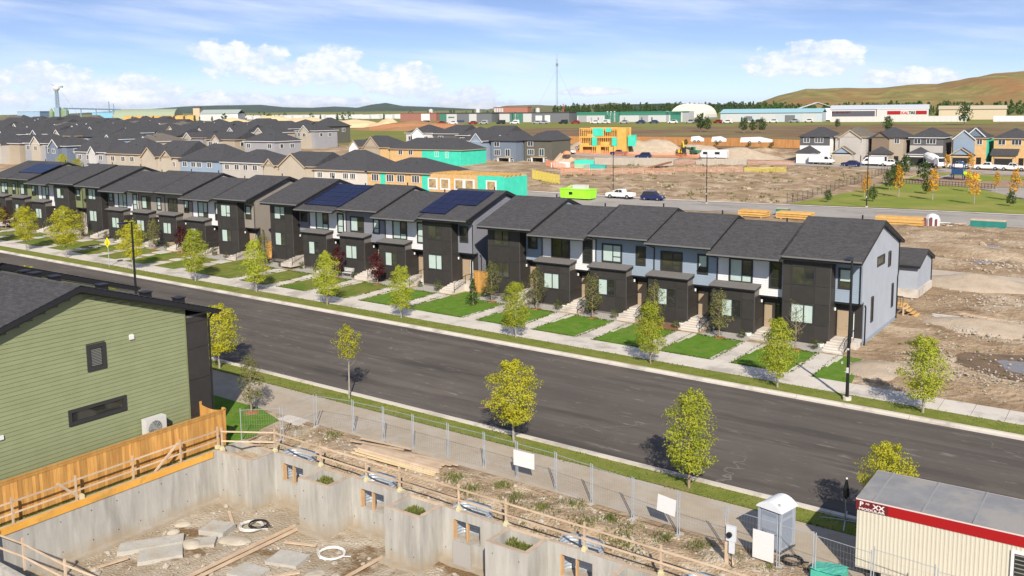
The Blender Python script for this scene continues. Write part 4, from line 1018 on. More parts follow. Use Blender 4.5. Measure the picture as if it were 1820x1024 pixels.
# footings, with the party-wall forms running towards the front
MB().box(-35.85, -35.52, 8, 26.2, PIT-.2, PIT+.14).build('footing', FCONC, fo)
for (a, b) in spans: MB().box(a, b, YW-.28, YW, PIT-.2, PIT+.13).build('footing', FCONC, fo)
for (a, b) in pockets: MB().box(a-.25, b+.25, YP-.28, YP, PIT-.2, PIT+.12).build('footing', FCONC, fo)
NZ = lambda x, y, s=1.0: sin(x*1.7*s+y*.9*s)*.5+sin(x*.63*s-y*1.9*s+1.3)*.5+sin(x*3.9*s+y*3.1*s)*.28+sin(x*7.3*s-y*5.7*s)*.16
g = grid(MB(), frange([(-35.85, 10, .35)]), frange([(4, 27.72, .35)]), 0, None, lambda x, y: PIT+.05*NZ(x, y)+.03*NZ(x+9, y*2, 2.1))
struct('pit_floor', g, PITM, True)
# backfill: from the outside of the wall up to the pathway
def BF(x, y):
    z = FT(x)-.12; t = smooth(28, 30.0, y)
    z = z-.16*(1-t)+.10*NZ(x*.55, y*.7)*smooth(28.2, 29, y)*smooth(31.9, 31.2, y)+.16*sin(pi*smooth(28.2, 31.6, y))
    z += (.06*NZ(x, y)+.03*NZ(x*2.3, y*2.1))*smooth(31.9, 31.0, y) if y < 31.9 else 0
    if y > 31.2: z = z*(1-smooth(31.2, 31.75, y))+(T(x, y)+.0)*smooth(31.2, 31.75, y)
    return z
def inwell(x, y):
    for (a, b) in spans:
        c = a+1.25
        if abs((x-c)/.84)**3.2+abs((y-YW-TH)/.74)**3.2 < 1: return True
    return False
g = grid(MB(), frange([(-36.3, 12.2, .13)]), frange([(YW+TH, 29.2, .13), (29.2, 31.9, .25)]), 0, inwell, BF)
struct('backfill_dirt', g, DIRTN, True)
for (a, b) in spans:
    c = a+1.25; MB_ = grid(MB(), [c-.9, c+.9], [YW+TH+.002, YW+TH+.8], 0, None, lambda x, y: FT(c)-1.3); struct('well_gravel', MB_, ROCKM)
for (a, b) in pockets:
    g = grid(MB(), frange([(a+.02 if a < -35 else a+TH, b-TH, .25)]), frange([(YP+TH, YW, .25)]), 0, None, lambda x, y: FT(a)-.42+.05*NZ(x, y, 1.6))
    struct('pocket_soil', g, DIRTN if a < -34 else mat('pocket_weeds', (.10, .115, .03), (.22, .20, .09), scale=3.5, rough=1, bump=1, bscale=20), True)
g = grid(MB(), frange([(-38.3, -36.02, .5)]), frange([(5, 31.9, .5)]), 0, None, lambda x, y: .40+.02*NZ(x, y) if y < 28 else .40+(T(x, y)-.40)*smooth(28, 30, y)+.012)
struct('side_yard_soil', g, DIRTN, True)
polysheet('lawn', [(-46.5, 28.6), (-37.9, 27.6), (-36.6, 29.2), (-36.9, 31.0), (-39.2, 31.7), (-46.5, 31.7)], .03, GRASS)
MB_ = MB().box(-37.2, -35.6, 31.1, 31.9, .3, .49); struct('walk_slab', MB_, CONC)
tree('sparse', 2, -39.1, 31.0, .92, 'young olive tree on the little lawn in the big green house shadow', YT, 'young tree', 'young_tree', bed=True)
# slabs, planks, hoses and stones in the pit
PG = 'loose concrete blocks in the pit'; PADC = mat('pad_concrete', (.36, .345, .31), (.47, .455, .42), scale=2.2, rough=.9, bump=.4, bscale=9, c3=(.33, .27, .19), s3=1.1, a3=(.5, .72))
for (x, y, sx, sy, sz, rz, lab) in [(-33.1, 24.1, .62, .52, .22, .35, 'pale square concrete pad beside the black and white hose coil'), (-34.3, 21.6, 1.35, .42, .16, 1.0, 'long pale concrete strip along the left basement wall'), (-33.2, 21.3, .9, .55, .14, 1.0, 'grey concrete pad right of the long pale strip'),
     (-28.4, 24.0, .75, .55, .14, .3, 'grey concrete pad by the white pipe coil'), (-32.6, 23.0, .5, .4, .12, .8, 'small broken slab between pads on the pit floor'), (-28.9, 22.4, .7, .5, .12, .2, 'low slab at the bottom edge between two timber forms')]:
    mb = MB()
    vs = [(-sx, -sy), (sx*.95, -sy*1.03), (sx, sy*.9), (-sx*.9, sy)]
    M_ = Matrix.Rotation(rz, 3, 'Z')
    mb.prism([tuple((M_ @ Vector((a, b, 0)))[:2]) for a, b in vs], 'z', -.05, sz)
    tag(mb.build('concrete_pad', PADC, None, loc=(x, y, PIT)), lab, 'concrete pad', PG)
for i, (x, y, sx, sy, sz, lab) in enumerate(((-32.9, 22.6, .55, .4, .22, 'rounded boulder between the concrete pads'), (-31.7, 23.9, .8, .45, .14, 'flat half buried boulder right of the square pad'), (-34.9, 23.6, .4, .25, .16, 'pale boulder against the left wall footing'), (-34.6, 22.9, .3, .22, .14, 'small pale boulder by the left wall'), (-26.6, 23.8, .5, .4, .12, 'flat boulder beyond the pipe coil'))):
    o = MB().dome((0, 0, 0), (sx, sy, sz), 11, 5).build('boulder', mat('boulder_stone', (.36, .315, .25), (.47, .42, .345), scale=2.2, rough=1, bump=.6, bscale=6), None, True, (x, y, PIT), .4*i); tag(o, lab, 'boulder', 'boulders in the pit')
def coil(name, x, y, z, r, n, rad, m, label, tilt=0):
    R = random.Random(3); pts = []
    for k in range(n*14+1):
        a = 2*pi*k/14; rr = r*(1+.08*sin(a*.37)+R.uniform(-.02, .02)); pts.append((x+rr*cos(a), y+rr*.92*sin(a), z+rad+.012*(k/14)+.02*sin(a*1.3)))
    pts.append((x+r*1.5, y+r*.5, z+rad))
    return tag(MB().tube(pts, rad, 5).build(name, m), label, 'hose')
coil('hose_coil', -32.05, 25.1, PIT+.05, .52, 6, .03, OFFW, 'heap of coiled white hose on the pit floor near the corner')
coil('hose_coil', -31.75, 25.25, PIT+.2, .42, 3, .026, BLACK, 'black hose looped over the white hose heap')
coil('pipe_coil', -27.25, 25.35, PIT+.03, .55, 4, .022, WHITE, 'white pipe coil lying alone on the pit floor')
for (x0, y0, x1, y1, lab) in [(-30.45, 20.0, -30.42, 26.2, 'long timber form board across the pit, left one'), (-25.3, 21.5, -25.2, 26.2, 'long timber form board across the pit, right one'), (-30.1, 20.0, -30.08, 26.0, 'second form board lying parallel to the left one')]:
    tag(MB().bar((x0, y0, PIT+.16), (x1, y1, PIT+.14), .05, .13).build('form_board', LUMB), lab, 'timber', 'form boards in the pit')
tag(MB().box(-.45, .45, -.02, .02, 0, 1.0).build('grey_sheet', mat('grey_sheet', (.36, .34, .32), rough=.7), None, loc=(-22.0, 27.45, PIT+.12)), 'flat grey sheet leaning on the concrete wall', 'sheet')
R_ = random.Random(11); mb = MB()
for k in range(900):
    x, y = R_.uniform(-35.4, -14), R_.uniform(16, 27); s = R_.choice((.02, .03, .03, .04, .05, .05, .07, .09, .15))
    if any(a-.3 < x < b+.3 for a, b in pockets) and y > 26: continue
    mb.rock((x, y, PIT+.03*R_.random()), s, R_)
tag(mb.build('pit_rubble', ROCKM), 'loose stones strewn over the pit floor', 'rubble', kind='stuff')
mb = MB()
for k in range(900):
    x, y = R_.uniform(-36, -9), R_.uniform(28.0, 31.4); s = R_.choice((.02, .03, .05, .05, .09))
    if inwell(x, y): continue
    mb.rock((x, y, BF(x, y)), s, R_)
tag(mb.build('backfill_stones', ROCKM), 'small stones on the backfill by the fence', 'stones', kind='stuff')
# guard rails
def guard(name, label, posts, rails, h=1.0, brackets=True, diag=()):
    g = thing(name, label, 'guard rail', (0, 0, 0), 0, 'lumber guard rails round the pit')
    for i, (x, y, z) in enumerate(posts):
        MB().box(x-.035, x+.035, y-.035, y+.035, z-.1, z+h+.12).build('post', LUMB, g)
        if brackets: MB().box(x-.09, x+.09, y-.09, y+.09, z-.1, z+.12).box(x-.06, x+.06, y-.06, y+.06, z+.12, z+.2).build('bracket', YEL, g)
    for zz_ in rails:
        for (a, b) in zip(posts[:-1], posts[1:]):
            MB().bar((a[0], a[1]-.05, a[2]+zz_), (b[0], b[1]-.05, b[2]+zz_), .03, .07).build('rail', LUMB, g)
    for (a, b) in diag: MB().bar(a, b, .04, .10).build('brace', LUMB, g)
zl = FT(-36)
guard('guard_rail', 'lumber guard rail along the orange beam below the cedar fence', [(-35.95, y, zl) for y in (9, 11.6, 14.2, 16.8, 19.4, 22, 24.4, 26.45)], (.45, .92), brackets=False,
      diag=[((-35.9, 18.6, zl+1.05), (-35.9, 19.6, zl+.05)), ((-35.9, 23.0, zl+.05), (-35.95, 24.3, zl+.98))])
guard('guard_rail', 'lumber guard rail with yellow post brackets along the stepped foundation front', [(-35.7, 26.5, FT(-35)), (-33.5, YW+.1, FT(-33.5)), (-30.4, YW+.1, FT(-30.4)), (-27.55, YW+.1, FT(-27.5)), (-25.6, YW+.1, FT(-25.6)), (-22.4, YW+.1, FT(-22.4)), (-20.05, YW+.1, FT(-20)), (-16.5, YW+.1, FT(-16.5)), (-13.4, YW+.1, FT(-13.4)), (-9.9, YW+.1, FT(-9.9))], (.48, .95))
guard('guard_rail', 'lumber guard rail crossing the lower left corner of the pit', [(-35.0, 15.2, .35), (-32.6, 15.5, .3), (-30.0, 15.6, .2), (-27.6, 15.9, .1), (-25.2, 16.1, 0)], (.45, .95), brackets=False)
wallbox(-35.85, -24, 15.0, 15.2, None, .3)
for y_, s in ((26.42, 0), (19.6, 1)): MB().box(-36.05, -35.85, y_-.09, y_+.09, zl+.05, zl+.22).build('post_bracket', YEL, fo)

# ------------------------------------------------------------------ wire construction fence
FP = [(-34.73, 31.6), (-32.48, 32.0), (-30.5, 32.1), (-28.58, 32.1), (-26.42, 32.1), (-24.31, 32.1), (-22.46, 32.05), (-20.36, 31.95), (-18.44, 31.7), (-16.4, 31.45), (-14.3, 31.2), (-12.3, 31.05), (-10.3, 30.93), (-9.0, 30.85), (-7.0, 30.6), (-5.0, 30.4), (-3.0, 30.3)]
def wpanel(a, b, label, lean=0, h=1.62):
    (x0, y0), (x1, y1) = a, b; L = hypot(x1-x0, y1-y0); rz = atan2(y1-y0, x1-x0)
    zg = max(T(x0, y0), BF(x0, y0) if -36 < x0 and y0 < 31.9 else T(x0, y0))-.02
    p = thing('fence_panel', label, 'wire fence panel', (x0, y0, zg), rz, 'wire construction fence panels')
    p.rotation_euler.x = lean
    for x in (.03, L-.06): MB().cyl(x, 0, -.05, h+.1, .020, 6).build('post', GALV, p)
    mb = MB(); k = .1
    while k < L-.08: mb.tube([(k, 0, .1), (k, 0, h)], .0026, 3, cap=False); k += .115
    k = .1
    while k <= h: mb.tube([(.03, .006, k), (L-.06, .006, k)], .0028, 3, cap=False); k += .25
    o = mb.build('wire_mesh', MESHM, p); o['kind'] = 'stuff'
    MB().box(.0, L-.03, -.006, .006, h-.004, h+.008).build('top_rail', GALV, p)
    MB().box(-.08, .12, -.22, .22, -.06, .03).build('foot', mat('foot_block', (.42, .40, .37), rough=.9), p)
wher = ['by the left end of the path', 'left of the plank pile', 'at the left end of the plank pile', 'before the plank pile', 'at the right end of the plank pile', 'left of the white notice', 'carrying the white notice', 'right of the white notice', 'above the first clump of weeds', 'above the big green weeds', 'carrying the small tilted white sign', 'left of the meter post', 'carrying the tall lined notice before the portable toilet', 'right of the portable toilet', 'before the green tarp', 'under the trailer wall', 'at the right edge under the trailer']
for i in range(len(FP)-1): wpanel(FP[i], FP[i+1], 'wire mesh fence panel '+wher[i])
wpanel((-36.1, 27.9), (-34.6, 29.2), 'wire mesh fence panel before the little lawn'); wpanel((-34.6, 29.25), (-34.73, 31.5), 'wire mesh fence panel at right angles to the path')
def notice(x0, y0, x1, y1, z0, z1, label, lines, tilt=0, dark=(.30, .32, .36)):
    L = hypot(x1-x0, y1-y0); t = thing('notice_board', label, 'sign', (x0, y0, T(x0, y0)), atan2(y1-y0, x1-x0), 'white notices on the wire fence')
    t.rotation_euler.y = tilt
    b = MB().box(0, L, -.05, -.03, z0, z1).build('board', WHITE, t)
    mb = MB(); n = lines
    for k in range(n):
        z = z1-(z1-z0)*(k+.7)/(n+.4); mb.box(.08*L, L*(.92-.2*((k*7) % 3)/3), -.0525, -.0505, z-.012, z+.012)
    mb.build('lettering', mat('faded_print', dark, rough=.8), b)
notice(-22.6, 32.02, -21.5, 32.02, .62, 1.32, 'plain white notice hung on the wire fence above the weeds', 2, dark=(.62, .63, .66))
notice(-15.3, 31.26, -14.5, 31.2, .75, 1.42, 'small tilted white sign at the top of the wire fence by the meter post', 3, .08, dark=(.55, .58, .66))
notice(-11.25, 30.96, -10.45, 30.9, .12, 1.2, 'tall white lined notice on the fence in front of the portable toilet', 7)
notice(-37.0, 23.2, -37.0, 23.9, .6, .8, 'narrow white strip sign on the guard rail by the cedar fence', 1) if False else None
# plank pile
t = thing('plank_pile', 'spread pile of weathered planks on the dirt inside the wire fence', 'plank pile', (0, 0, 0))
R_ = random.Random(21)
for k in range(13):
    y = 29.5+k*.125; zz_ = BF(-27.6, y)+.09+.03*(k % 2)
    a = (-30.0-.05*k+R_.uniform(-.2, .2), y+.0, BF(-30, y)+.1+.03*(k % 2)); b = (-25.4+R_.uniform(-.2, .2), y+.3, BF(-25.4, y)+.12)
    MB().bar(a, b, .115, .05).build('plank', mat('pale_plank', (.56, .43, .25), (.64, .51, .32), scale=1.5, rough=.85) if k < 2 else LUMB, t)
for (a, b) in (((-31.2, 31.2, .62), (-28.2, 31.5, .6)), ((-31.4, 30.7, .62), (-28.4, 31.2, .62)), ((-27.3, 31.1, .6), (-25.2, 31.3, .52)), ((-26.1, 29.9, .6), (-25.7, 31.0, .6)), ((-27.6, 30.1, .66), (-27.4, 30.8, .66))):
    MB().bar(a, b, .11, .05).build('plank', LUMB, t)
# weeds
R_ = random.Random(31); mb = MB()
def tuft(x, y, z, r, n, h):
    for k in range(n):
        a = R_.uniform(0, 6.28); d = r*R_.random()**.6; px, py = x+d*cos(a), y+d*sin(a); s = h*R_.uniform(.5, 1.1)*(1-.5*d/r)
        b = R_.uniform(0, 6.28); u = Vector((cos(b), sin(b), 0))*s*.16; w = Vector((R_.uniform(-.5, .5), R_.uniform(-.5, .5), 1))*s
        c = Vector((px, py, z)); mb.add([c-u*.3, c+w*.55-u, c+w, c+w*.55+u], [(0, 1, 2, 3)])
for k in range(190):
    x = R_.uniform(-35.5, -10.2); y = R_.uniform(28.2, 31.3)
    if inwell(x, y) or (-31.5 < x < -25 and 29.2 < y < 31.6): continue
    tuft(x, y, BF(x, y), R_.uniform(.15, .6), R_.randint(6, 34), R_.uniform(.08, .2))
for (x, y, r) in ((-24.6, 30.2, .5), (-23.2, 29.6, .6), (-21.2, 30.0, .6), (-19.8, 29.8, .5), (-17.6, 29.7, .6), (-16.0, 29.9, .8), (-15.3, 29.3, .7), (-17.2, 30.9, .4), (-33.0, 31.0, .5), (-30.0, 31.5, .4), (-13.2, 30.6, .5), (-14.6, 30.5, .45), (-18.9, 30.9, .5), (-22.4, 30.9, .35)):
    tuft(x, y, BF(x, y), r*1.2, 120, .24)
for (a, b) in pockets[1:]:
    for k in range(9): tuft(R_.uniform(a+.35, b-.35), R_.uniform(YP+.45, YW-.2), FT(a)-.42, .3, 60, .26)
for k in range(30):
    x, y = R_.uniform(-14, -4), R_.uniform(57, 72); tuft(x, y, T(x, y), R_.uniform(.1, .3), 25, .2)
for (x, y) in ((-13.2, 66.5), (-13.2, 60.2), (-12.6, 63.4)): tuft(x, y, T(x, y), .55, 160, .3)
tag(mb.build('weeds', L_WEED), 'scruffy green and straw weeds on the building dirt', 'weeds', kind='stuff')

# ------------------------------------------------------------------ site trailer
t = thing('site_trailer', 'cream site trailer with a red band and flat grey roof in the lower right corner', 'trailer', (-7.84, 31.69, 0))
TX = 12.5; mb = MB(); k = 0.0
while k < TX:
    for (a, b, d0, d1) in ((0, .06, 0, 0), (.06, .075, 0, -.012), (.075, .115, -.012, -.012), (.115, .13, -.012, 0)):
        mb.quad((k+a, d0-.012, .6), (k+b, d1-.012, .6), (k+b, d1-.012, 2.66), (k+a, d0-.012, 2.66))
    k += .13
mb.build('cladding', mat('cream_cladding', (.51, .475, .385), (.55, .515, .42), scale=.6, rough=.6), t)
MB().box(0, TX, 0, 2.87, .55, 3.0).build('wall', mat('cream_cladding', (.51, .475, .385)), t)
MB().box(-.03, TX, -.05, 2.92, 2.66, 3.02).build('red_band', RED, t)
MB().box(-.045, TX, -.065, 2.94, 3.02, 3.06).build('roof_edge', mat('edge_pink', (.62, .50, .46), rough=.5), t)
g = MB(); mb = grid(MB(), frange([(-.03, TX, 1.2)]), frange([(-.04, 2.91, .5)]), 0, None, lambda x, y: 3.062+.03*sin(pi*min(1, max(0, (y+.04)/2.95))))
mb.build('roof', mat('membrane_roof', (.20, .20, .205), (.25, .25, .255), scale=.9, rough=.8, c3=(.29, .275, .255), s3=.5, bump=.15, bscale=8), t)
for k in range(8): MB().box(.5+1.55*k, .56+1.55*k, -.02, 2.9, 3.07, 3.096).build('roof_seam', mat('roof_seam', (.26, .26, .265), rough=.8), t)
MB().box(-.034, 1.02, -.056, -.051, 2.665, 3.015).build('name_plate', mat('name_plate', (.13, .012, .014), rough=.5), t)
def text(s, size, loc, m, par, rot=(pi/2, 0, 0), sx=1.0):
    c = bpy.data.curves.new('lettering', 'FONT'); c.body = s; c.size = size; c.extrude = .002; c.resolution_u = 2; c.offset = .006*size/.2
    o = bpy.data.objects.new('tmp', c); COL.objects.link(o)
    me = bpy.data.meshes.new_from_object(o); bpy.data.objects.remove(o)
    me.materials.clear(); me.materials.append(m)
    o = link('lettering', me, par, loc); o.rotation_euler = rot; o.scale = (sx, 1, 1); return o
text('P', .22, (.08, -.060, 2.82), WHITE, t, sx=1.15); text('ro', .11, (.28, -.060, 2.90), WHITE, t, sx=1.2); text('XX', .22, (.52, -.060, 2.80), WHITE, t, sx=1.2); text('MODULAR', .118, (.06, -.060, 2.685), WHITE, t, sx=1.5)
for x0 in (4.75, 9.4): window(t, x0, x0+1.3, 1.5, 2.5, -.03, lites=1, panes=(GLASSD,), fr=.09, proud=.05, fmat=WHITE)
mb = MB()
for k in range(6): mb.box(4.86, 5.94, -.06, -.045, 1.64+.14*k, 1.67+.14*k)
mb.build('louvre', STEEL, t)
MB().box(.3, TX, .3, 2.6, .0, .55).build('underside_shadow', mat('painted_shadow', (.05, .05, .05), rough=.9), t)  # shadow under the trailer, put in as a near-black inset box
mb = MB()
for x in (1.0, 4, 7, 10): mb.box(x-.15, x+.15, .05, .35, 0, .55)
mb.build('block_pier', CONC, t)
# portable toilet
t = thing('portable_toilet', 'grey plastic portable toilet with a white domed roof by the path', 'portable toilet', (-10.58, 31.91, T(-10.6, 32)), radians(-13.2))
PLG = mat('grey_plastic', (.27, .30, .36), (.31, .34, .40), scale=3, rough=.5)
MB().box(-.9, 0, 0, .9, .08, 1.6).build('body', PLG, t)
MB().box(-.96, .06, -.06, .96, 0, .08).build('skid', mat('skid_dark', (.07, .07, .08), rough=.7), t)
mb = MB()
for (x, y) in ((0, 0), (-.9, 0), (0, .9), (-.9, .9)): mb.box(x-.04, x+.04, y-.04, y+.04, .08, 1.62)
mb.build('corner_post', mat('pale_plastic', (.31, .34, .39), rough=.5), t)
MB().box(-.80, -.1, -.025, 0, .14, 1.5).build('door', PLG, t)
MB().box(-.74, -.16, -.034, -.025, 1.33, 1.46).box(-.74, -.16, -.034, -.025, .75, .80).box(-.72, -.18, -.034, -.025, .2, .7).build('door_panel', mat('panel_plastic', (.22, .25, .31), rough=.5), t)
MB().box(0, .015, .15, .75, 1.33, 1.46).box(0, .015, .12, .78, .2, 1.2).build('side_panel', mat('panel_plastic', (.30, .33, .40)), t)
mb = MB(); n = 8
for i in range(n):
    a, b = -.99+1.08*i/n, -.99+1.08*(i+1)/n
    f = lambda x: 1.62+.27*sin(pi*min(1, max(0, (x+.99)/1.08)))**.8
    mb.add([(a, -.09, f(a)), (b, -.09, f(b)), (b, .99, f(b)), (a, .99, f(a)), (a, -.09, 1.58), (b, -.09, 1.58), (b, .99, 1.58), (a, .99, 1.58)], [(0, 1, 2, 3), (4, 5, 1, 0), (7, 3, 2, 6), (4, 7, 6, 5), (0, 3, 7, 4), (1, 5, 6, 2)])
mb.build('roof', mat('roof_plastic', (.68, .70, .72), rough=.5), t)
MB().cyl(-.12, .08, 1.6, 1.85, .05, 8).build('vent_pipe', mat('pipe_grey', (.3, .32, .34), rough=.6), t)
# temporary power post
t = thing('power_post', 'wooden post carrying a grey electric meter box by the fence', 'meter post', (-11.75, 29.7, .12))
MB().box(-.06, .06, -.05, .05, -.1, 1.75).build('post', LUMB, t); MB().bar((.3, .1, .0), (.02, 0, 1.0), .08, .05).build('brace', LUMB, t)
MB().box(.02, .36, -.16, -.04, 1.2, 1.75).box(.12, .32, -.14, -.05, .75, 1.2).build('meter_box', mat('box_grey', (.55, .57, .60), rough=.5), t)
MB().tube([(.16, -.15, 1.45), (.16, -.25, 1.45)], .1, 10).build('meter', BLACK, t)
MB().tube([(.2, -.1, .75), (.25, -.15, .3), (.7, -.2, .05), (1.8, .3, .04), (2.6, .8, .05)], .02, 5).build('cable', BLACK, t)
t = thing('folded_parasol', 'folded black parasol on a cross foot in the trailer shadow', 'parasol', (-9.35, 36.0, T(-9, 36)))
MB().cyl(0, 0, 0, 1.8, .028, 6).build('pole', STEEL, t)
MB().tube([(0, 0, .95), (0, 0, 1.1), (0, 0, 1.45), (0, 0, 1.78)], [.03, .13, .10, .03], 7).build('canopy', BLACK, t)
MB().dome((0, 0, 1.8), .045, 6, 3, full=True).build('finial', WHITE, t)
mb = MB()
for a in (0.2, 1.77, 3.34, 4.91): mb.bar((0, 0, .06), (.95*cos(a), .95*sin(a), .03), .05)
mb.build('foot', STEEL, t)
t = thing('tarp_bin', 'teal tarp folded over a low crate behind the wire fence beside the trailer', 'tarp', (-8.5, 31.1, .1))
TG = mat('teal_tarp', (.06, .36, .27), (.09, .45, .34), scale=2, rough=.6, bump=.4, bscale=5)
g = grid(MB(), frange([(-.62, .5, .1)]), frange([(-.35, .45, .1)]), 0, None, lambda x, y: .42+.10*x*.5+.05*NZ(x*3, y*3)); g.build('cover', TG, t)
MB().box(-.6, .48, -.33, .43, 0, .36).build('crate', TG, t)
coil('cable_coil', -10.0, 31.6, T(-10, 31.5)+.02, .35, 4, .03, BLACK, 'black cable coils on the ground right of the portable toilet')
# ------------------------------------------------------------------ houses of the town
WC = {'grey': (.30, .30, .32), 'beige': (.42, .37, .30), 'cream': (.55, .52, .46), 'blue': (.24, .31, .40), 'dark grey': (.10, .10, .105), 'olive': (.11, .105, .085), 'tan': (.36, .305, .235), 'white': (.74, .73, .71), 'pale grey': (.50, .49, .48), 'brown': (.20, .15, .11), 'slate blue': (.15, .185, .24), 'greige': (.42, .395, .365)}
def wallm(c):
    k = WC[c]; return mat('wall_'+c.replace(' ', '_'), tuple(a*.95 for a in k), tuple(min(1, a*1.05) for a in k), scale=.4, rough=.85)
WIN = {}
FARWIN = mat('far_window_glass', (.045, .05, .055), rough=.15, spec=.7)
def farwin(par, x, z, w, h, y, face='y', kind=2):
    """one far window: white casing and dark panes"""
    key = (round(w, 2), round(h, 2), face, kind)
    if key not in WIN:
        mb = MB()
        def B(a0, a1, c0, c1, d0, d1, mi):
            if face == 'y': mb.box(a0, a1, -d1, -d0, c0, c1, mi)
            else: mb.box(d0, d1, a0, a1, c0, c1, mi)
        f = .11
        B(0, f, 0, h, 0, .08, 0); B(w-f, w, 0, h, 0, .08, 0); B(f, w-f, 0, f, 0, .08, 0); B(f, w-f, h-f, h, 0, .08, 0)
        for k in range(1, kind): B(w*k/kind-.05, w*k/kind+.05, f, h-f, 0, .07, 0)
        B(f, w-f, f, h-f, .0, .03, 1)
        WIN[key] = mb.mesh('window', [WHITE, FARWIN])
    return link('window', WIN[key], par, (x, y, z) if face == 'y' else (y, x, z))
def roof_hip(mb, x0, x1, y0, y1, z, rise, ov=.45, th=.16, gl=False, gr=False):
    """hip roof; gl / gr make the left / right end a gable"""
    x0 -= ov; x1 += ov; y0 -= ov; y1 += ov; w, d = x1-x0, y1-y0
    if w >= d:
        i = d/2; a = (x0+(0 if gl else i), (y0+y1)/2, z+rise); b = (x1-(0 if gr else i), (y0+y1)/2, z+rise)
        V = [(x0, y0, z), (x1, y0, z), (x1, y1, z), (x0, y1, z), a, b]; F = [(0, 1, 5, 4), (2, 3, 4, 5), (1, 2, 5), (3, 0, 4)]
    else:
        i = w/2; a = ((x0+x1)/2, y0+(0 if gl else i), z+rise); b = ((x0+x1)/2, y1-(0 if gr else i), z+rise)
        V = [(x0, y0, z), (x1, y0, z), (x1, y1, z), (x0, y1, z), a, b]; F = [(0, 1, 4), (1, 2, 5, 4), (2, 3, 5), (3, 0, 4, 5)]
    mb.add(V, F)
    mb.add([(x0, y0, z-th), (x1, y0, z-th), (x1, y1, z-th), (x0, y1, z-th), (x0, y0, z), (x1, y0, z), (x1, y1, z), (x0, y1, z)], [(3, 2, 1, 0), (0, 1, 5, 4), (1, 2, 6, 5), (2, 3, 7, 6), (3, 0, 4, 7)], 1)
TRIMD = mat('far_trim_dark', (.06, .06, .062), rough=.7)
FASC = {'white': WHITE, 'dark': TRIMD, 'tan': mat('fascia_tan', (.46, .36, .24), rough=.7)}
def fgable(par, x0, x1, y0, yb, z, rise, wm, rm, fm, ov=.3):
    """a front gable that breaks the roof: wall triangle, its own roof and rake boards"""
    xm = (x0+x1)/2
    MB().prism([(x0, z-.3), (x1, z-.3), (x1, z), (xm, z+rise-.12), (x0, z)], 'y', y0, yb).build('gable', wm, par)
    mb = MB(); sl = rise/((x1-x0)/2); e = ov*sl
    for s in (-1, 1):
        xe = x0-ov if s < 0 else x1+ov
        mb.add([(xe, y0-ov, z-e), (xm, y0-ov, z+rise), (xm, yb, z+rise), (xe, yb, z-e)], [(0, 1, 2, 3)])
    mb.build('gable_roof', rm, par)
    mb = MB()
    for s in (-1, 1):
        xe = x0-ov if s < 0 else x1+ov
        mb.bar((xe, y0-ov, z-e-.11), (xm, y0-ov, z+rise-.11), .07, .22)
    mb.build('rake_board', fm, par)
def house(x, y, z, rz, w, d, h, rise, c, label, group, roofm=None, fascia='dark', wins=(), gables=(), gl=False, gr=False, name='house', cat='house', side=(), porch=None, accent=None, wall2=None):
    hs = thing(name, label, cat, (x, y, z), rz, group)
    wm = wallm(c) if isinstance(c, str) else c
    rm = roofm or ROOFT; fm = FASC[fascia]
    mb = MB(); mb.box(0, w, 0, d, -1.5, h-.02)
    if gr or gl:
        if w >= d:
            for e, flag in ((0.0, gl), (w-.02, gr)):
                if flag: mb.prism([(0, h-.02), (d, h-.02), (d/2, h+rise-.2)], 'x', e, e+.02)
        else:
            if gl: mb.prism([(0, h-.02), (w, h-.02), (w/2, h+rise-.2)], 'y', 0, .02)
    mb.build('wall', wm, hs)
    mb = MB(); roof_hip(mb, 0, w, 0, d, h, rise, gl=gl, gr=gr); mb.build('roof', [rm, fm], hs)
    for (wx, wz, ww, wh, k) in wins: farwin(hs, wx, wz, ww, wh, -.003, 'y', k)
    for (wy, wz, ww, wh, k) in side: farwin(hs, wy, wz, ww, wh, w+.003, 'x', k)
    for g in gables:
        x0, x1, gz, gr_, dep = g[:5]; gm = wallm(g[5]) if len(g) > 5 else wm
        fgable(hs, x0, x1, -dep, d*.5, gz, gr_, gm, rm, FASC[g[6]] if len(g) > 6 else fm)
        if gr_ > 1.3 and label.split()[-1] == 'roofs': farwin(hs, (x0+x1)/2-.8, gz-2.0, 1.6, 1.3, -dep-.004, 'y', 2)
        if dep > .2: MB().box(x0, x1, -dep, .02, -1.0, gz-.3).build('bay_wall', gm, hs)
    if porch:
        px0, px1, pz, dep = porch
        MB().prism([(-dep, pz-.35), (-dep, pz-.22), (0, pz+.12), (0, pz-.1)], 'x', px0, px1).build('porch_roof', [rm], hs)
        for xx in (px0+.15, px1-.15): MB().box(xx-.12, xx+.12, -dep+.1, -dep+.34, -.5, pz-.35).build('porch_post', WHITE, hs)
    if accent:
        x0, x1, z0, z1, am = accent; MB().box(x0, x1, -.05, .01, z0, z1).build('accent_siding', am, hs)
    R = random.Random(int(x*13+y*7)); mb = MB()
    for k in range(2):
        vx = w*R.uniform(.3, .7); vy = d*R.uniform(.22, .36); vz = h+rise*min(vy+.45, vx+.45, w-vx+.45)/(min(w, d)/2+.45); mb.box(vx-.15, vx+.15, vy-.15, vy+.15, vz-.2, vz+.22)
    mb.build('roof_vent', TRIMD, hs)
    return hs
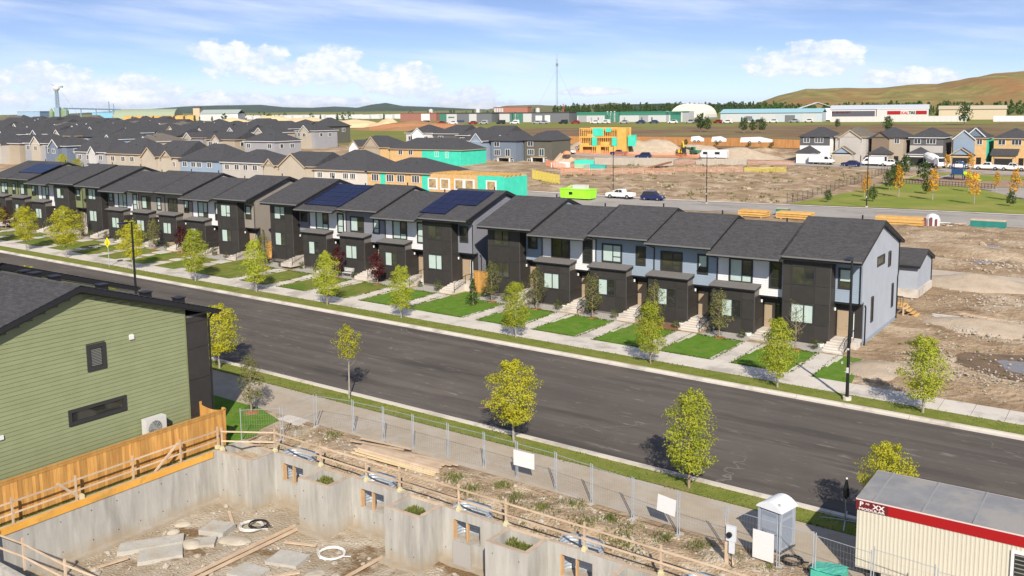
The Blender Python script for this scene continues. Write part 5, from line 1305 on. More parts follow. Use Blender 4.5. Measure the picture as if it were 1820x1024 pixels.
# second row behind the townhouses (left to right), backs towards the camera
G2 = 'second row houses behind the townhouses'
wz = 3.55
def rowwins(xs, h, k=2, ww=1.7, wh=1.35): return [(x, h-.55-wh, ww, wh, k) for x in xs]
Y2 = 134
house(-236, Y2, .2, 0, 14.4, 11, 6.5, 3.6, 'grey', 'grey house with a white gable and canopies, leftmost of the second row', G2, fascia='white', wins=rowwins((1.2, 5.2, 10.9), 6.3), gables=[(7.2, 10.4, 6.4, 1.6, .6, 'pale grey', 'white')], porch=(6.6, 11, 3.6, 1.0), gl=True)
house(-221.4, Y2, .1, 0, 14.9, 11, 6.4, 3.8, 'beige', 'plain beige house with three back windows between the grey and the twin gabled one', G2, fascia='tan', wins=rowwins((1.8, 6.3, 10.2), 6.3))
house(-206.4, Y2, 0, 0, 15.4, 11, 6.1, 3.7, 'beige', 'beige house with two front gables left of the blue house in the second row', G2, fascia='tan', wins=rowwins((2.2, 5.0), 5.6, 2, 1.6)+rowwins((9.6, 12.2), 5.6, 2, 1.5), gables=[(.8, 6.6, 6.0, 2.3, .5, 'beige', 'tan'), (8.6, 12.8, 6.0, 1.6, .3, 'beige', 'tan')], gr=True)
house(-190.8, Y2, -.1, 0, 15.4, 11, 5.7, 3.6, 'blue', 'pale blue house with white windows in the middle of the second row', G2, fascia='dark', wins=rowwins((1.0, 4.2, 6.4, 10.2), 5.8, 2, 1.7, 1.3))
house(-175.2, Y2, -.2, 0, 14, 11, 5.6, 2.7, 'greige', 'greige house with long white eave between the blue and the twin peaked beige one', G2, fascia='white', wins=rowwins((1.0, 4.4, 7.4, 10.6), 5.7, 2, 1.6, 1.3))
house(-160.9, Y2, -.3, 0, 15.6, 11, 5.4, 2.8, 'beige', 'beige house with twin peaks behind the gap between the taupe and grey rows', G2, fascia='tan', wins=rowwins((1.6, 5.2, 7.2, 10.6), 5.4, 3, 1.7, 1.3), gables=[(.6, 3.8, 5.4, 1.4, .3, 'beige', 'tan'), (5.6, 13.6, 5.4, 2.7, .5, 'beige', 'tan')], gr=True)
house(-145.0, Y2, -.4, 0, 15.2, 12, 5.0, 3.9, 'cream', 'cream white house with four dark windows before the unfinished teal one', G2, fascia='tan', wins=rowwins((.9, 4.6, 8.4, 10.4), 5.0, 3, 1.6, 1.25))
hs = house(-129.6, Y2, -.5, 0, 16, 12, 5.1, 2.6, OSB, 'roofed unfinished house of bare sheathing with teal strips in the second row', G2, fascia='tan', wins=rowwins((1.0, 5.0, 7.8, 11.6), 5.2, 3, 2.0, 1.5))
for (a, b) in ((3.4, 4.7), (14.2, 16.02)): MB().box(a, b, -.05, 0, -1, 4.85).build('building_wrap', TEAL, hs)
# frame going up, no roof yet
hs = thing('framed_house', 'roofless framed house of bare sheathing with a teal wrapped right end', 'house frame', (-114.5, Y2, -1.3), 0, G2)
MB().box(0, 18.4, 0, .2, -1, 5.9).box(0, .2, .2, 7, -1, 5.9).box(0, 18.4, 7, 7.2, -1, 5.9).build('wall', OSB, hs)
MB().box(12.4, 18.45, -.04, 0, -1, 5.9).build('building_wrap', TEAL, hs); MB().box(18.4, 18.46, 0, 7.2, -1, 5.7).build('building_wrap', TEAL, hs)
for xx in (.8, 3.8, 7.2, 9.6, 14.6):
    o = MB().box(xx-.25, xx+2.15, -.07, -.005, 2.9, 5.1).build('window_wrap', WHITE, hs)
    MB().box(xx+.1, xx+1.75, -.1, -.075, 3.3, 4.9).build('rough_opening', mat('opening_shade', (.20, .13, .07), (.5, .38, .2), scale=1.6, rough=1), o)
for k in range(21): MB().box(.1+k*.86, .2+k*.86, -.02, 7.2, 5.92, 6.06).build('joist', LUMBY, hs)
MB().box(6.3, 6.8, -.05, 0, 1.5, 5.9).build('stud_pack', LUMBY, hs)
# third row, partly sheathed
hs = house(-197, 196, -.2, 0, 16, 11, 6.3, 3.2, OSB, 'unfinished house with yellow sheathing and two bare gables behind the second row', 'third row houses', fascia='tan', wins=rowwins((1.4, 10.6), 6.6, 2, 1.5), gables=[(.6, 4.6, 6.2, 2.1, .5, 'white', 'tan'), (6.4, 12.6, 6.4, 3.0, .3, 'tan', 'tan')])
hs = house(-180.6, 196, -.4, 0, 26, 11, 6.2, 3.0, OSB, 'long unfinished house with yellow sheathing and a bright teal right end', 'third row houses', fascia='tan', wins=rowwins((3.2, 7.0), 6.4, 2, 1.6)+[(16.6, 4.2, 1.4, 1.5, 2), (20.4, 3.9, 1.1, 1.8, 2), (16.4, .6, 1.5, 1.3, 1)])
MB().box(12.0, 26.03, -.05, 0, -1.5, 6.0).build('building_wrap', TEAL, hs); MB().box(26, 26.05, -.05, 11, -1.5, 6.0).build('building_wrap', TEAL, hs)
# walkout houses, three storeys on the downhill side
G3 = 'tall walkout houses by the building ground'
house(-217, 244, 1.6, 0, 12, 11, 7.2, 2.8, 'pale grey', 'pale house with a white trimmed gable at the left of the dark walkout row', G3, fascia='white', wins=[(1, 4.6, 2, 1.5, 2), (8, 4.6, 2, 1.5, 2)], gables=[(3.2, 8.4, 7, 2.0, .5, 'white', 'white')])
house(-204.5, 244, 1.4, 0, 12, 11, 7.2, 2.9, 'dark grey', 'dark grey house next to the pale gabled one in the walkout row', G3, fascia='white', wins=[(2, 4.9, 2.2, 1.5, 2)], gr=True)
house(-192, 241, 1.2, 0, 11.5, 11, 7.0, 2.7, 'olive', 'olive brown house in the middle of the dark walkout row', G3, fascia='white', wins=[(1.4, 4.8, 2.2, 1.5, 2), (6.2, 4.8, 1.2, 1.5, 1)])
house(-180, 233, 1.0, 0, 13.5, 11, 7.6, 2.9, 'dark grey', 'charcoal house with a white belt line left of the blue walkout', G3, fascia='white', wins=[(1.0, 5.2, 2.2, 1.5, 2), (8.6, 5.2, 2.2, 1.5, 2), (11.4, 5.2, 1.0, 1.5, 1)], gr=True, accent=(.0, 6.2, 3.9, 4.1, WHITE))
def walkout(x, y, z, c, label, w=8.6, g=None):
    hs = house(x, y, z, 0, w, 10, 7.5, 2.5, c, label, G3, fascia='white' if c == 'blue' else 'dark', wins=[(1.1, 5.7, 1.9, 1.4, 2), (1.1, 3.2, 2.2, 1.7, 3), (5.0, 3.0, 1.7, 2.1, 2), (1.0, .6, 1.6, 1.6, 2), (6.6, .6, 1.2, 1.6, 2)], gables=g or (), gr=True, side=())
    mb = MB().box(3.0, 7.6, -1.5, 0, 2.62, 2.8); mb.build('deck', LUMB, hs)
    for xx in (3.2, 7.2): MB().box(xx, xx+.35, -1.45, -1.1, -1, 2.62).build('deck_post', WHITE, hs)
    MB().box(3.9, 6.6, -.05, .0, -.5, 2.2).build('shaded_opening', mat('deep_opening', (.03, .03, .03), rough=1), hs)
    if c == 'blue': MB().box(0, w, -.06, 0, 5.1, 5.25).build('belt_board', WHITE, hs)
    return hs
walkout(-167.2, 211, .2, 'blue', 'bright blue three storey walkout house with a white trimmed gable', g=[(4.4, 8.6, 7.4, 2.3, .4, 'blue', 'white')])
walkout(-157.6, 213.5, .3, 'slate blue', 'dark slate walkout house between the blue and the olive one')
hs = walkout(-148.4, 217, .4, 'olive', 'olive walkout house with a long plain right wall by the dirt lot', w=9)
MB().box(9, 9.2, 0, 10, -1.5, 7.4).build('side_wall', wallm('olive'), hs)
# older streets further left: rows of dark roofed houses
R_ = random.Random(77)
ORD = ['first', 'second', 'third', 'fourth', 'fifth', 'sixth', 'seventh', 'eighth', 'ninth', 'tenth', 'eleventh', 'twelfth', 'thirteenth', 'fourteenth', 'fifteenth', 'sixteenth', 'seventeenth', 'eighteenth', 'nineteenth', 'twentieth', '21st', '22nd', '23rd', '24th', '25th', '26th', '27th']
rows = [(137, -300, -238, 'very front'), (158, -335, -226, 'nearest'), (176, -375, -206, 'second nearest'), (196, -415, -222, 'third nearest'), (215, -450, -231, 'fourth nearest'), (235, -490, -246, 'fifth nearest'), (257, -530, -372, 'sixth nearest'), (282, -570, -470, 'farthest')]
wcs = ['beige', 'grey', 'tan', 'greige', 'dark grey', 'tan', 'grey', 'brown', 'slate blue', 'slate blue', 'olive', 'beige', 'pale grey', 'blue']
for (yy, xa, xb, rn) in rows:
    x = xa+R_.uniform(0, 6); k = 0
    while x < xb-9:
        w = R_.choice((9.5, 10.5, 11.5, 13)); d = R_.choice((10, 11.5)); c = R_.choice(wcs); h = R_.choice((5.9, 6.2, 6.4)); rise = R_.choice((2.2, 2.6, 3.1))
        gl = R_.random() < .3; gr = R_.random() < .4
        y = yy+R_.uniform(-1.5, 1.5); fa = R_.choice(('white', 'white', 'dark', 'tan'))
        z = T(x+w/2, y)
        gb = []
        if R_.random() < .9:
            a = R_.uniform(.3, w-5.2); gw = R_.uniform(3.4, 5.0); gb = [(a, a+gw, h-.1, gw*.42, R_.choice((.4, 1.0, 2.2)), R_.choice((c, 'cream', 'beige', 'greige')), R_.choice((fa, 'white')))]
        deep = w < d
        ws = [(1.0, h-2.1, 1.7, 1.4, 2), (w-2.9, h-2.1, 1.7, 1.4, 2), (1.2, .8, 2, 1.5, 2)]
        rmm = ROOFB if R_.random() < .08 else ROOFT
        lab = '%s house, %s from left in the %s street of dark roofs' % (c, ORD[min(k, 26)], rn)
        house(x, y, z, R_.uniform(-.02, .02), w, d, h, rise, c, lab, 'dark roofed houses of the town', roofm=rmm, fascia=fa, wins=ws if not gb else ws[:1], gables=gb, gl=gl if not deep else False, gr=gr, side=[(2.0, h-2.1, 1.3, 1.3, 1), (d-4.2, h-2.2, 1.6, 1.4, 2)] if R_.random() < .8 else [(d*.4, h-2.2, 1.6, 1.4, 2)])
        x += w+R_.uniform(1.2, 2.6); k += 1
for i, (x, y, s, kd) in enumerate(((-232, 128, 1.25, 'yellow'), (-218, 124, 1.15, 'yellow'), (-300, 156, 1.2, 'dark'), (-262, 180, 1.1, 'dark'))):
    tree(kd, 2+i % 2, x, y, s, ('round yellow tree left of the grey second row house', 'round yellow tree before the grey second row house', 'dark tree among the roofs at the far left', 'dark tree between two roofed streets')[i], 'trees in the town')
# ------------------------------------------------------------------ finished and half finished houses at the right
G6 = 'six houses facing the park'
def fronthouse(x, y, z, c, label, garage_open, wm2, roofm=ROOFT, fascia='dark', gtop=None, teal=False, garm='hip', accent=None, wz_=5.4):
    w, d, h = 7.9, 11.5, 7.1
    wins = [(.9, wz_, 1.7, 1.35, 2), (3.9, wz_, 2.3, 1.35, 3)] if not gtop else [(2.2, wz_, 1.5, 1.35, 2), (5.6, wz_, 1.3, 1.35, 2)]
    hs = house(x, y, z, 0, w, d, h, 2.4, c, label, G6, roofm=roofm, fascia=fascia, wins=wins, gables=gtop or (), gl=False, gr=False, accent=accent)
    gw = 5.3
    gm = wallm(wm2) if isinstance(wm2, str) else wm2
    MB().box(.1, gw, -3.2, 0, -1, 2.95).build('garage_wall', gm, hs)
    mb = MB()
    if garm == 'hip': roof_hip(mb, .1, gw, -3.2, 3.0, 2.97, 1.7, ov=.35)
    elif garm == 'shed': mb.prism([(-3.6, 2.9), (-3.6, 3.05), (.0, 4.5), (.0, 4.35)], 'x', -.3, gw+.5)
    if garm != 'gable': mb.build('garage_roof', [roofm, FASC[fascia]], hs)
    else: fgable(hs, .1, gw, -3.2, .2, 2.95, 1.75, wallm('blue'), roofm, FASC['tan'])
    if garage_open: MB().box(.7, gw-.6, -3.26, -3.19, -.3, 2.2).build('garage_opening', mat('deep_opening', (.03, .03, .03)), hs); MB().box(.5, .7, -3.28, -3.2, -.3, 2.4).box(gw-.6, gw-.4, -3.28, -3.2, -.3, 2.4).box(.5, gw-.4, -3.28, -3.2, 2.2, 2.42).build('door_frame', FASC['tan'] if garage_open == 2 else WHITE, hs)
    else:
        g = MB().box(.6, gw-.5, -3.26, -3.19, -.3, 2.2).build('garage_door', WHITE if c == 'white' else mat('tan_garage', (.42, .36, .28), rough=.7), hs)
        for k in range(4): MB().box(.65, gw-.55, -3.275, -3.26, -.2+.6*k, .3+.6*k).build('door_panel', WHITE if c == 'white' else mat('tan_garage', (.42, .36, .28)), g)
    MB().box(gw+.4, gw+1.5, -.06, 0, 0, 2.2).build('door', BLACK, hs)
    if teal: MB().box(w, w+.05, -.02, d, -1, h-.3).build('building_wrap', TEAL, hs)
    return hs
hx = [(-80.0, 248.5), (-71.4, 251), (-62.6, 253), (-53.6, 255.3), (-44.0, 257.8), (-34.8, 260)]
zz6 = [T(a+4, b-2) for a, b in hx]
hs = fronthouse(*hx[0], zz6[0], 'white', 'white and dark house with a white garage door, leftmost of the six by the park', 0, 'white', accent=(0, 7.9, 4.7, 7.0, wallm('dark grey')))
fronthouse(*hx[1], zz6[1], 'greige', 'taupe house with a brown roof and front gables right of the white one', 0, 'greige', roofm=ROOFB, fascia='tan', gtop=[(1.2, 6.6, 7.0, 1.9, .4, 'greige', 'tan')], garm='gable')
fronthouse(*hx[2], zz6[2], 'tan', 'tan house with an orange wood panel and a dark open garage', 1, 'tan', accent=(0, 3.6, 3.4, 7.0, mat('wood_panel', (.42, .15, .04), (.52, .21, .07), scale=1, rough=.7)), gtop=[(.1, 4.4, 7.0, 1.6, .3, 'brown', 'dark')])
fronthouse(*hx[3], zz6[3], 'dark grey', 'dark grey house with white window trim behind the concrete mixer truck', 1, 'greige', fascia='white', accent=(0, 7.9, 3.2, 5.0, wallm('greige')))
fronthouse(*hx[4], zz6[4], OSB, 'unfinished house of bare sheathing with teal and pale blue gables', 2, OSB, fascia='tan', gtop=[(.3, 5.2, 7.0, 2.1, .4, 'blue', 'white'), (2.8, 7.7, 7.3, 2.4, -.3, 'slate blue', 'white')], teal=True, garm='gable')
fronthouse(*hx[5], zz6[5], OSB, 'unfinished hip roofed house with a teal right wall, rightmost of the six', 2, OSB, fascia='tan', teal=True, garm='shed')
# bare three storey frame
hs = thing('framed_house', 'three storey house frame of orange sheathing with teal sheets above the dirt heap', 'house frame', (-147, 245, 2.2), .15)
FRM = mat('frame_orange', (.66, .33, .07), (.76, .43, .12), scale=1.2, rough=.9)
for s in range(3):
    z0 = .2+2.75*s; W_ = 13.5
    MB().box(0, W_, 0, .14, z0, z0+.16).box(0, W_, 0, .14, z0+2.5, z0+2.72).box(0, W_, 9, 9.14, z0, z0+2.72).box(0, W_, .15, 9, z0-.12, z0-.005).build('plate', FRM, hs)
    for k in range(23):
        if s == 0 and (1 < k < 7 or 9 < k < 14): continue
        MB().box(k*.6, k*.6+.14, .0, .14, z0+.16, z0+2.5).build('stud', FRM, hs)
MB().box(0, 1.1, -.05, 0, .2, 2.9).box(5.6, 7.0, -.05, 0, .2, 2.9).box(9.6, 12.4, -.05, 0, .2, 3.0).box(0, 3.2, -.05, 0, 2.95, 3.8).box(2.6, 5.0, -.05, 0, 5.7, 6.6).box(7.0, 9.6, -.05, 0, 3.0, 4.2).build('sheathing', FRM, hs)
for (a, b, c, e) in ((4.4, 7.8, 6.0, 8.4), (4.1, 5.8, 3.0, 5.7), (8.6, 10.4, 7.2, 8.4), (10.6, 12.3, 2.9, 5.6)): MB().box(a, b, -.09, -.055, c, e).build('building_wrap', TEAL, hs)
MB().box(12.4, 15.2, -.4, 2.4, -.5, 8.5).build('stair_tower', mat('yellow_sheathing', (.58, .33, .07), (.66, .40, .11), scale=.8, rough=.8), hs)
MB().box(15.6, 18.0, .2, .28, 3.0, 6.2).box(15.62, 15.7, .28, 8, 3, 6.2).build('teal_wall', TEAL, hs)
MB().box(.4, 13, 1.2, 8.9, .3, 8.1).build('inner_wall', mat('inner_frame', (.34, .19, .06), (.50, .29, .10), scale=1.0, rough=1), hs)
# ------------------------------------------------------------------ second street, alley, park
sheet('back_street', -260, 70, 139, 156.4, .03, ASPH2, 6, 3)
sheet('back_sidewalk', -260, -6, 156.6, 158.2, .06, CONC, 8, 1.6)
sheet('alley', -150, 60, 93.5, 98.0, .03, mat('gravel_track', (.40, .335, .265), (.47, .40, .32), scale=.5, rough=1), 6, 2)
sheet('side_street', -90, 40, 239.0, 247.0, .05, ASPH2, 6, 2)
sheet('upper_street', -160, -90, 236, 242, .05, ASPH2, 6, 2)
polysheet('park_lawn', [(-53, 159), (-8.5, 158.4), (-13.5, 175), (-24, 196), (-30, 206), (-22, 212), (-14, 220), (-10, 236), (-45, 236)], .07, PARKG, 2)
polysheet('park_lawn', [(-5.5, 158.4), (60, 158.4), (60, 236), (-5, 236), (-9, 220), (-15, 210), (-19, 200), (-10, 180)], .07, PARKG, 2)
polysheet('park_path', [(-8.5, 158.4), (-5.5, 158.4), (-10, 180), (-19, 200), (-15, 210), (-9, 220), (-5, 236), (-10, 236), (-14, 220), (-22, 212), (-30, 206), (-24, 196), (-13.5, 175)], .075, ASPH2, 2)
polysheet('play_surface', [(-46, 212), (-28, 207), (-22, 213), (-16, 221), (-14, 232), (-44, 231)], .12, mat('play_bark', (.26, .17, .11), (.33, .23, .16), scale=.6, rough=1), 2)
# dirt mounds and puddles on the bare ground
def mound(x, y, rx, ry, h, m, name='dirt_heap', seed=0):
    n = 16; mb = MB(); xs = [-1+2*i/n for i in range(n+1)]
    o = len(mb.v)
    for a in xs:
        for b in xs:
            r = hypot(a, b); f = max(0, 1-r**1.6); px, py = x+a*rx, y+b*ry
            mb.v.append((px, py, T(px, py)+h*f*(1+.3*NZ(a*3+seed, b*3))-(.15 if r > .98 else 0)))
    for i in range(n):
        for j in range(n):
            mb.f.append((i*(n+1)+j, (i+1)*(n+1)+j, (i+1)*(n+1)+j+1, i*(n+1)+j+1)); mb.m.append(0)
    return struct(name, mb, m, True)
GRAV = mat('gravel_heap', (.36, .285, .205), (.46, .375, .285), scale=.8, rough=1, bump=.8, bscale=5)
mound(-12.8, 92.0, 6, 4, .8, GRAV, seed=1); mound(-9.5, 74.5, 5, 3, .5, GRAV, seed=2); mound(-13.0, 58.6, 2.6, 2.6, .45, GRAV, seed=3); mound(-3, 82, 9, 4, .5, DIRT, seed=4); mound(-16, 112, 12, 5, .7, DIRT, seed=5); mound(2, 104, 9, 5, .7, DIRT, seed=6)
mound(-128, 256, 13, 7, 4.2, GRAV, seed=7); mound(-101, 256, 15, 6, 2.4, GRAV, seed=8); mound(-150, 255, 8, 5, 2.6, GRAV, seed=9); mound(-114, 259, 9, 6, 2.6, GRAV, seed=10); mound(-96, 262, 9, 6, 2.0, DIRT, seed=11)
mound(-100, 170, 14, 6, .5, DIRT, seed=12); mound(-60, 195, 12, 8, .5, DIRT, seed=13); mound(-62, 178, 12, 5, .4, DIRT, seed=15); mound(-80, 188, 12, 6, .5, DIRT, seed=16); mound(-98, 143, 7, 3, .8, GRAV, seed=14)
SAND = mat('sand', (.56, .42, .23), (.64, .50, .30), scale=.1, rough=1)
for i, (x, y, rx, ry, h) in enumerate(((-520, 405, 34, 12, 4.6), (-480, 410, 44, 12, 5.4), (-440, 408, 44, 12, 5.0), (-404, 402, 36, 10, 4.4), (-356, 384, 16, 9, 5))): mound(x, y, rx, ry, h, SAND, 'sand_heap', i)
mound(-326, 378, 44, 26, 3.6, mat('orange_bank', (.30, .15, .06), (.36, .21, .10), scale=.06, rough=1), seed=20)
WATER = mat('puddle_water', (.19, .17, .15), (.24, .21, .18), scale=.6, rough=.22, spec=.6)
WET = mat('wet_mud', (.13, .085, .05), (.19, .13, .08), scale=.8, rough=.7, bump=.5, bscale=6)
# churned ground: real relief over the bare lots
RFM = [(-5.2, 64.6, 6.0, 5.0), (-15.5, 117.5, 3, 2.6), (-14.6, 106, 2.4, 2.4), (-8.2, 103.5, 2.4, 2.2), (-6.4, 101, 2.8, 2.2)]
def rough(name, x0, x1, y0, y1, st, amp, keep, fr=1.0):
    def zf(x, y):
        m_ = min(1, max(0, min((x-x0)/3, (x1-x)/3, (y-y0)/2, (y1-y)/3)))*keep(x, y)
        for (cx, cy, rx, ry) in RFM:
            r = hypot((x-cx)/rx, (y-cy)/ry)
            if r < 1: m_ *= smooth(.75, 1, r)
        n = NZ(x*.5*fr, y*.6*fr)*.5+NZ(x*1.3*fr+4, y*1.5*fr)*.3+NZ(x*3.1*fr, y*2.9*fr+7)*.16
        rut = -.35*max(0, 1-abs(((y*.8+x*.12+1.2*sin(x*.13)) % 7.0)-3.2)*2.6)-.35*max(0, 1-abs(((y*.8+x*.12+1.2*sin(x*.13)) % 7.0)-4.9)*2.6)
        return T(x, y)+.006+amp*m_*(n+.35+rut*.8)-.05*(1-min(1, m_*4))
    return struct(name, grid(MB(), frange([(x0, x1, st)]), frange([(y0, y1, st)]), 0, None, zf), DIRT, True)
rough('rough_ground', -15.6, 34, 55.3, 93.3, .42, .22, lambda x, y: smooth(-15.4, -12.5, x) if y < 80 else 1.0)
rough('rough_ground', -44, 34, 98.3, 138.6, .7, .28, lambda x, y: 1.0, .7)
rough('rough_ground', -112, -54, 158.6, 236, 1.0, .5, lambda x, y: 1.0, .45)
def blob(name, x, y, rx, ry, dz, m, seed, n=26):
    R = random.Random(seed); ph = [R.uniform(0, 6.28) for _ in range(4)]
    pts = []
    for k in range(n):
        a = 2*pi*k/n; r = 1+.16*sin(2*a+ph[0])+.12*sin(3*a+ph[1])+.08*sin(5*a+ph[2]); pts.append((x+rx*r*cos(a), y+ry*r*sin(a)))
    mb = MB(); mb.add([(px, py, T(px, py)+dz) for px, py in pts], [tuple(range(n))]); return struct(name, mb, m)
blob('wet_mud', -5.6, 64.6, 4.4, 3.8, .03, WET, 1); blob('puddle', -4.4, 64.6, 3.4, 1.8, .036, WATER, 2)
for i, (x, y, rx, ry) in enumerate(((-15.5, 117.5, 1.6, 1.3), (-14.6, 106, 1.2, 1.2), (-8.2, 103.5, 1.2, 1.1), (-6.4, 101, 1.6, .9))): blob('puddle', x, y, rx, ry, .03, WATER, 5+i)
R_ = random.Random(91); mb = MB()
for (cx, cy, rx, ry, n, s0) in ((-9.8, 73.5, 3, 2.6, 420, .13), (-13, 58.2, 1.9, 2.0, 220, .11), (-12.6, 92.2, 4.2, 2, 420, .17), (-11.5, 63, 2.2, 6, 320, .07), (-6, 60, 6, 3, 320, .07), (-8, 84, 8, 5, 420, .10), (-6, 105, 12, 5, 420, .15), (-5, 70, 9, 12, 500, .07)):
    for k in range(n):
        x, y = cx+rx*R_.gauss(0, .5), cy+ry*R_.gauss(0, .5); s = s0*R_.uniform(.3, 1.2)
        if y < 55.2: continue
        mb.rock((x, y, T(x, y)+.06+.25*max(0, 1-hypot((x-cx)/rx, (y-cy)/ry))), s*.9, R_)
tag(mb.build('lot_rubble', ROCKM), 'broken stones on the bare lot beside the end townhouse', 'rubble', kind='stuff')
t = tag(MB().prism([(-1.1, 0), (-.9, .25), (.9, .18), (1.1, 0)], 'y', -.35, .35).build('broken_slab', FCONC, None, loc=(-11.3, 74.2, T(-11, 74)+.2), rz=-.5), 'broken pale concrete slab tipped on the rubble', 'concrete slab')
# lumber along the far side of the lot
def stack(x, y, label, n, L, layers, m=LUMBY, rz=0, w=2.2):
    t = thing('lumber_stack', label, 'lumber stack', (x, y, T(x, y)), rz, 'lumber stacks on the lot')
    for j in range(layers):
        for k in range(n): MB().box(-L/2+(.25 if k % 2 else 0), L/2, -w/2+w*k/n, -w/2+w*(k+.92)/n, .15+.32*j, .40+.32*j).build('board', m, t)
    for xx in (-L*.35, L*.35): MB().box(xx-.08, xx+.08, -w/2, w/2, 0, .15).build('bearer', LUMB, t)
stack(-28.9, 133.6, 'nearer orange lumber stack behind the blue end townhouse', 7, 6.2, 2); stack(-29.8, 138.2, 'farther orange lumber stack at the edge of the back street', 7, 6.4, 2)
stack(-43.4, 133.6, 'orange lumber stack behind the ridge of the blue row, right one', 7, 5.0, 3); stack(-49.6, 133.5, 'orange lumber stack behind the ridge of the blue row, left one', 7, 4.2, 3)
for (x, y, w, lab) in ((-18.4, 135.8, 4.2, 'dark teal wrapped pallet at the right of the lumber stacks'), (-46.9, 137.8, 1.8, 'teal wrapped pallet peeking over the blue row')):
    t = thing('wrapped_pallet', lab, 'pallet', (x-w/2, y, T(x, y))); MB().box(0, w, 0, 1.4, .1, 1.0).build('load', mat('dark_teal_wrap', (.02, .17, .15), (.03, .22, .19), scale=1, rough=.5), t); MB().box(-.02, w+.02, -.02, 1.42, 1.0, 1.1).build('lid', LUMB, t); MB().box(-.05, w+.05, -.05, 1.45, 0, .1).build('bearer', LUMB, t)
t = thing('wrapped_bundle', 'white plastic wrapped bundle between lumber and teal pallet', 'bundle', (-25.0, 134.6, T(-25, 135)))
MB().tube([(0, 0, .0), (0, .1, .9), (0, .2, 1.5), (0, .2, 1.7)], [.95, 1.0, .7, .2], 9).build('wrap', WHITE, t); MB().box(-.9, -.6, -.95, -.8, .1, 1.2).box(-.1, .2, -1.05, -.9, .1, 1.3).box(.55, .8, -.9, -.75, .1, 1.1).build('strap', mat('maroon', (.18, .06, .07), rough=.8), t)
t = thing('offcut_heap', 'heap of lumber offcuts and wrapping between the bundle and the teal pallet', 'offcut heap', (-22.5, 135.6, T(-22, 135)))
for k in range(16): a = R_.uniform(-.5, .5); x0 = R_.uniform(-1.8, 1.6); y0 = R_.uniform(-.7, .7); z0 = R_.uniform(.05, .5); MB().bar((x0-.7*cos(a), y0-.7*sin(a), z0), (x0+.7*cos(a), y0+.7*sin(a), z0+R_.uniform(-.1, .2)), .2, .07).build('offcut', LUMB if k % 3 else WHITE, t)
def dirpt(u, D):
    r_ = u*D; return (FHX*D+.8169*r_, FHY*D+.5763*r_)
def bp_(u, D): return dirpt((u-910)/1639, D)
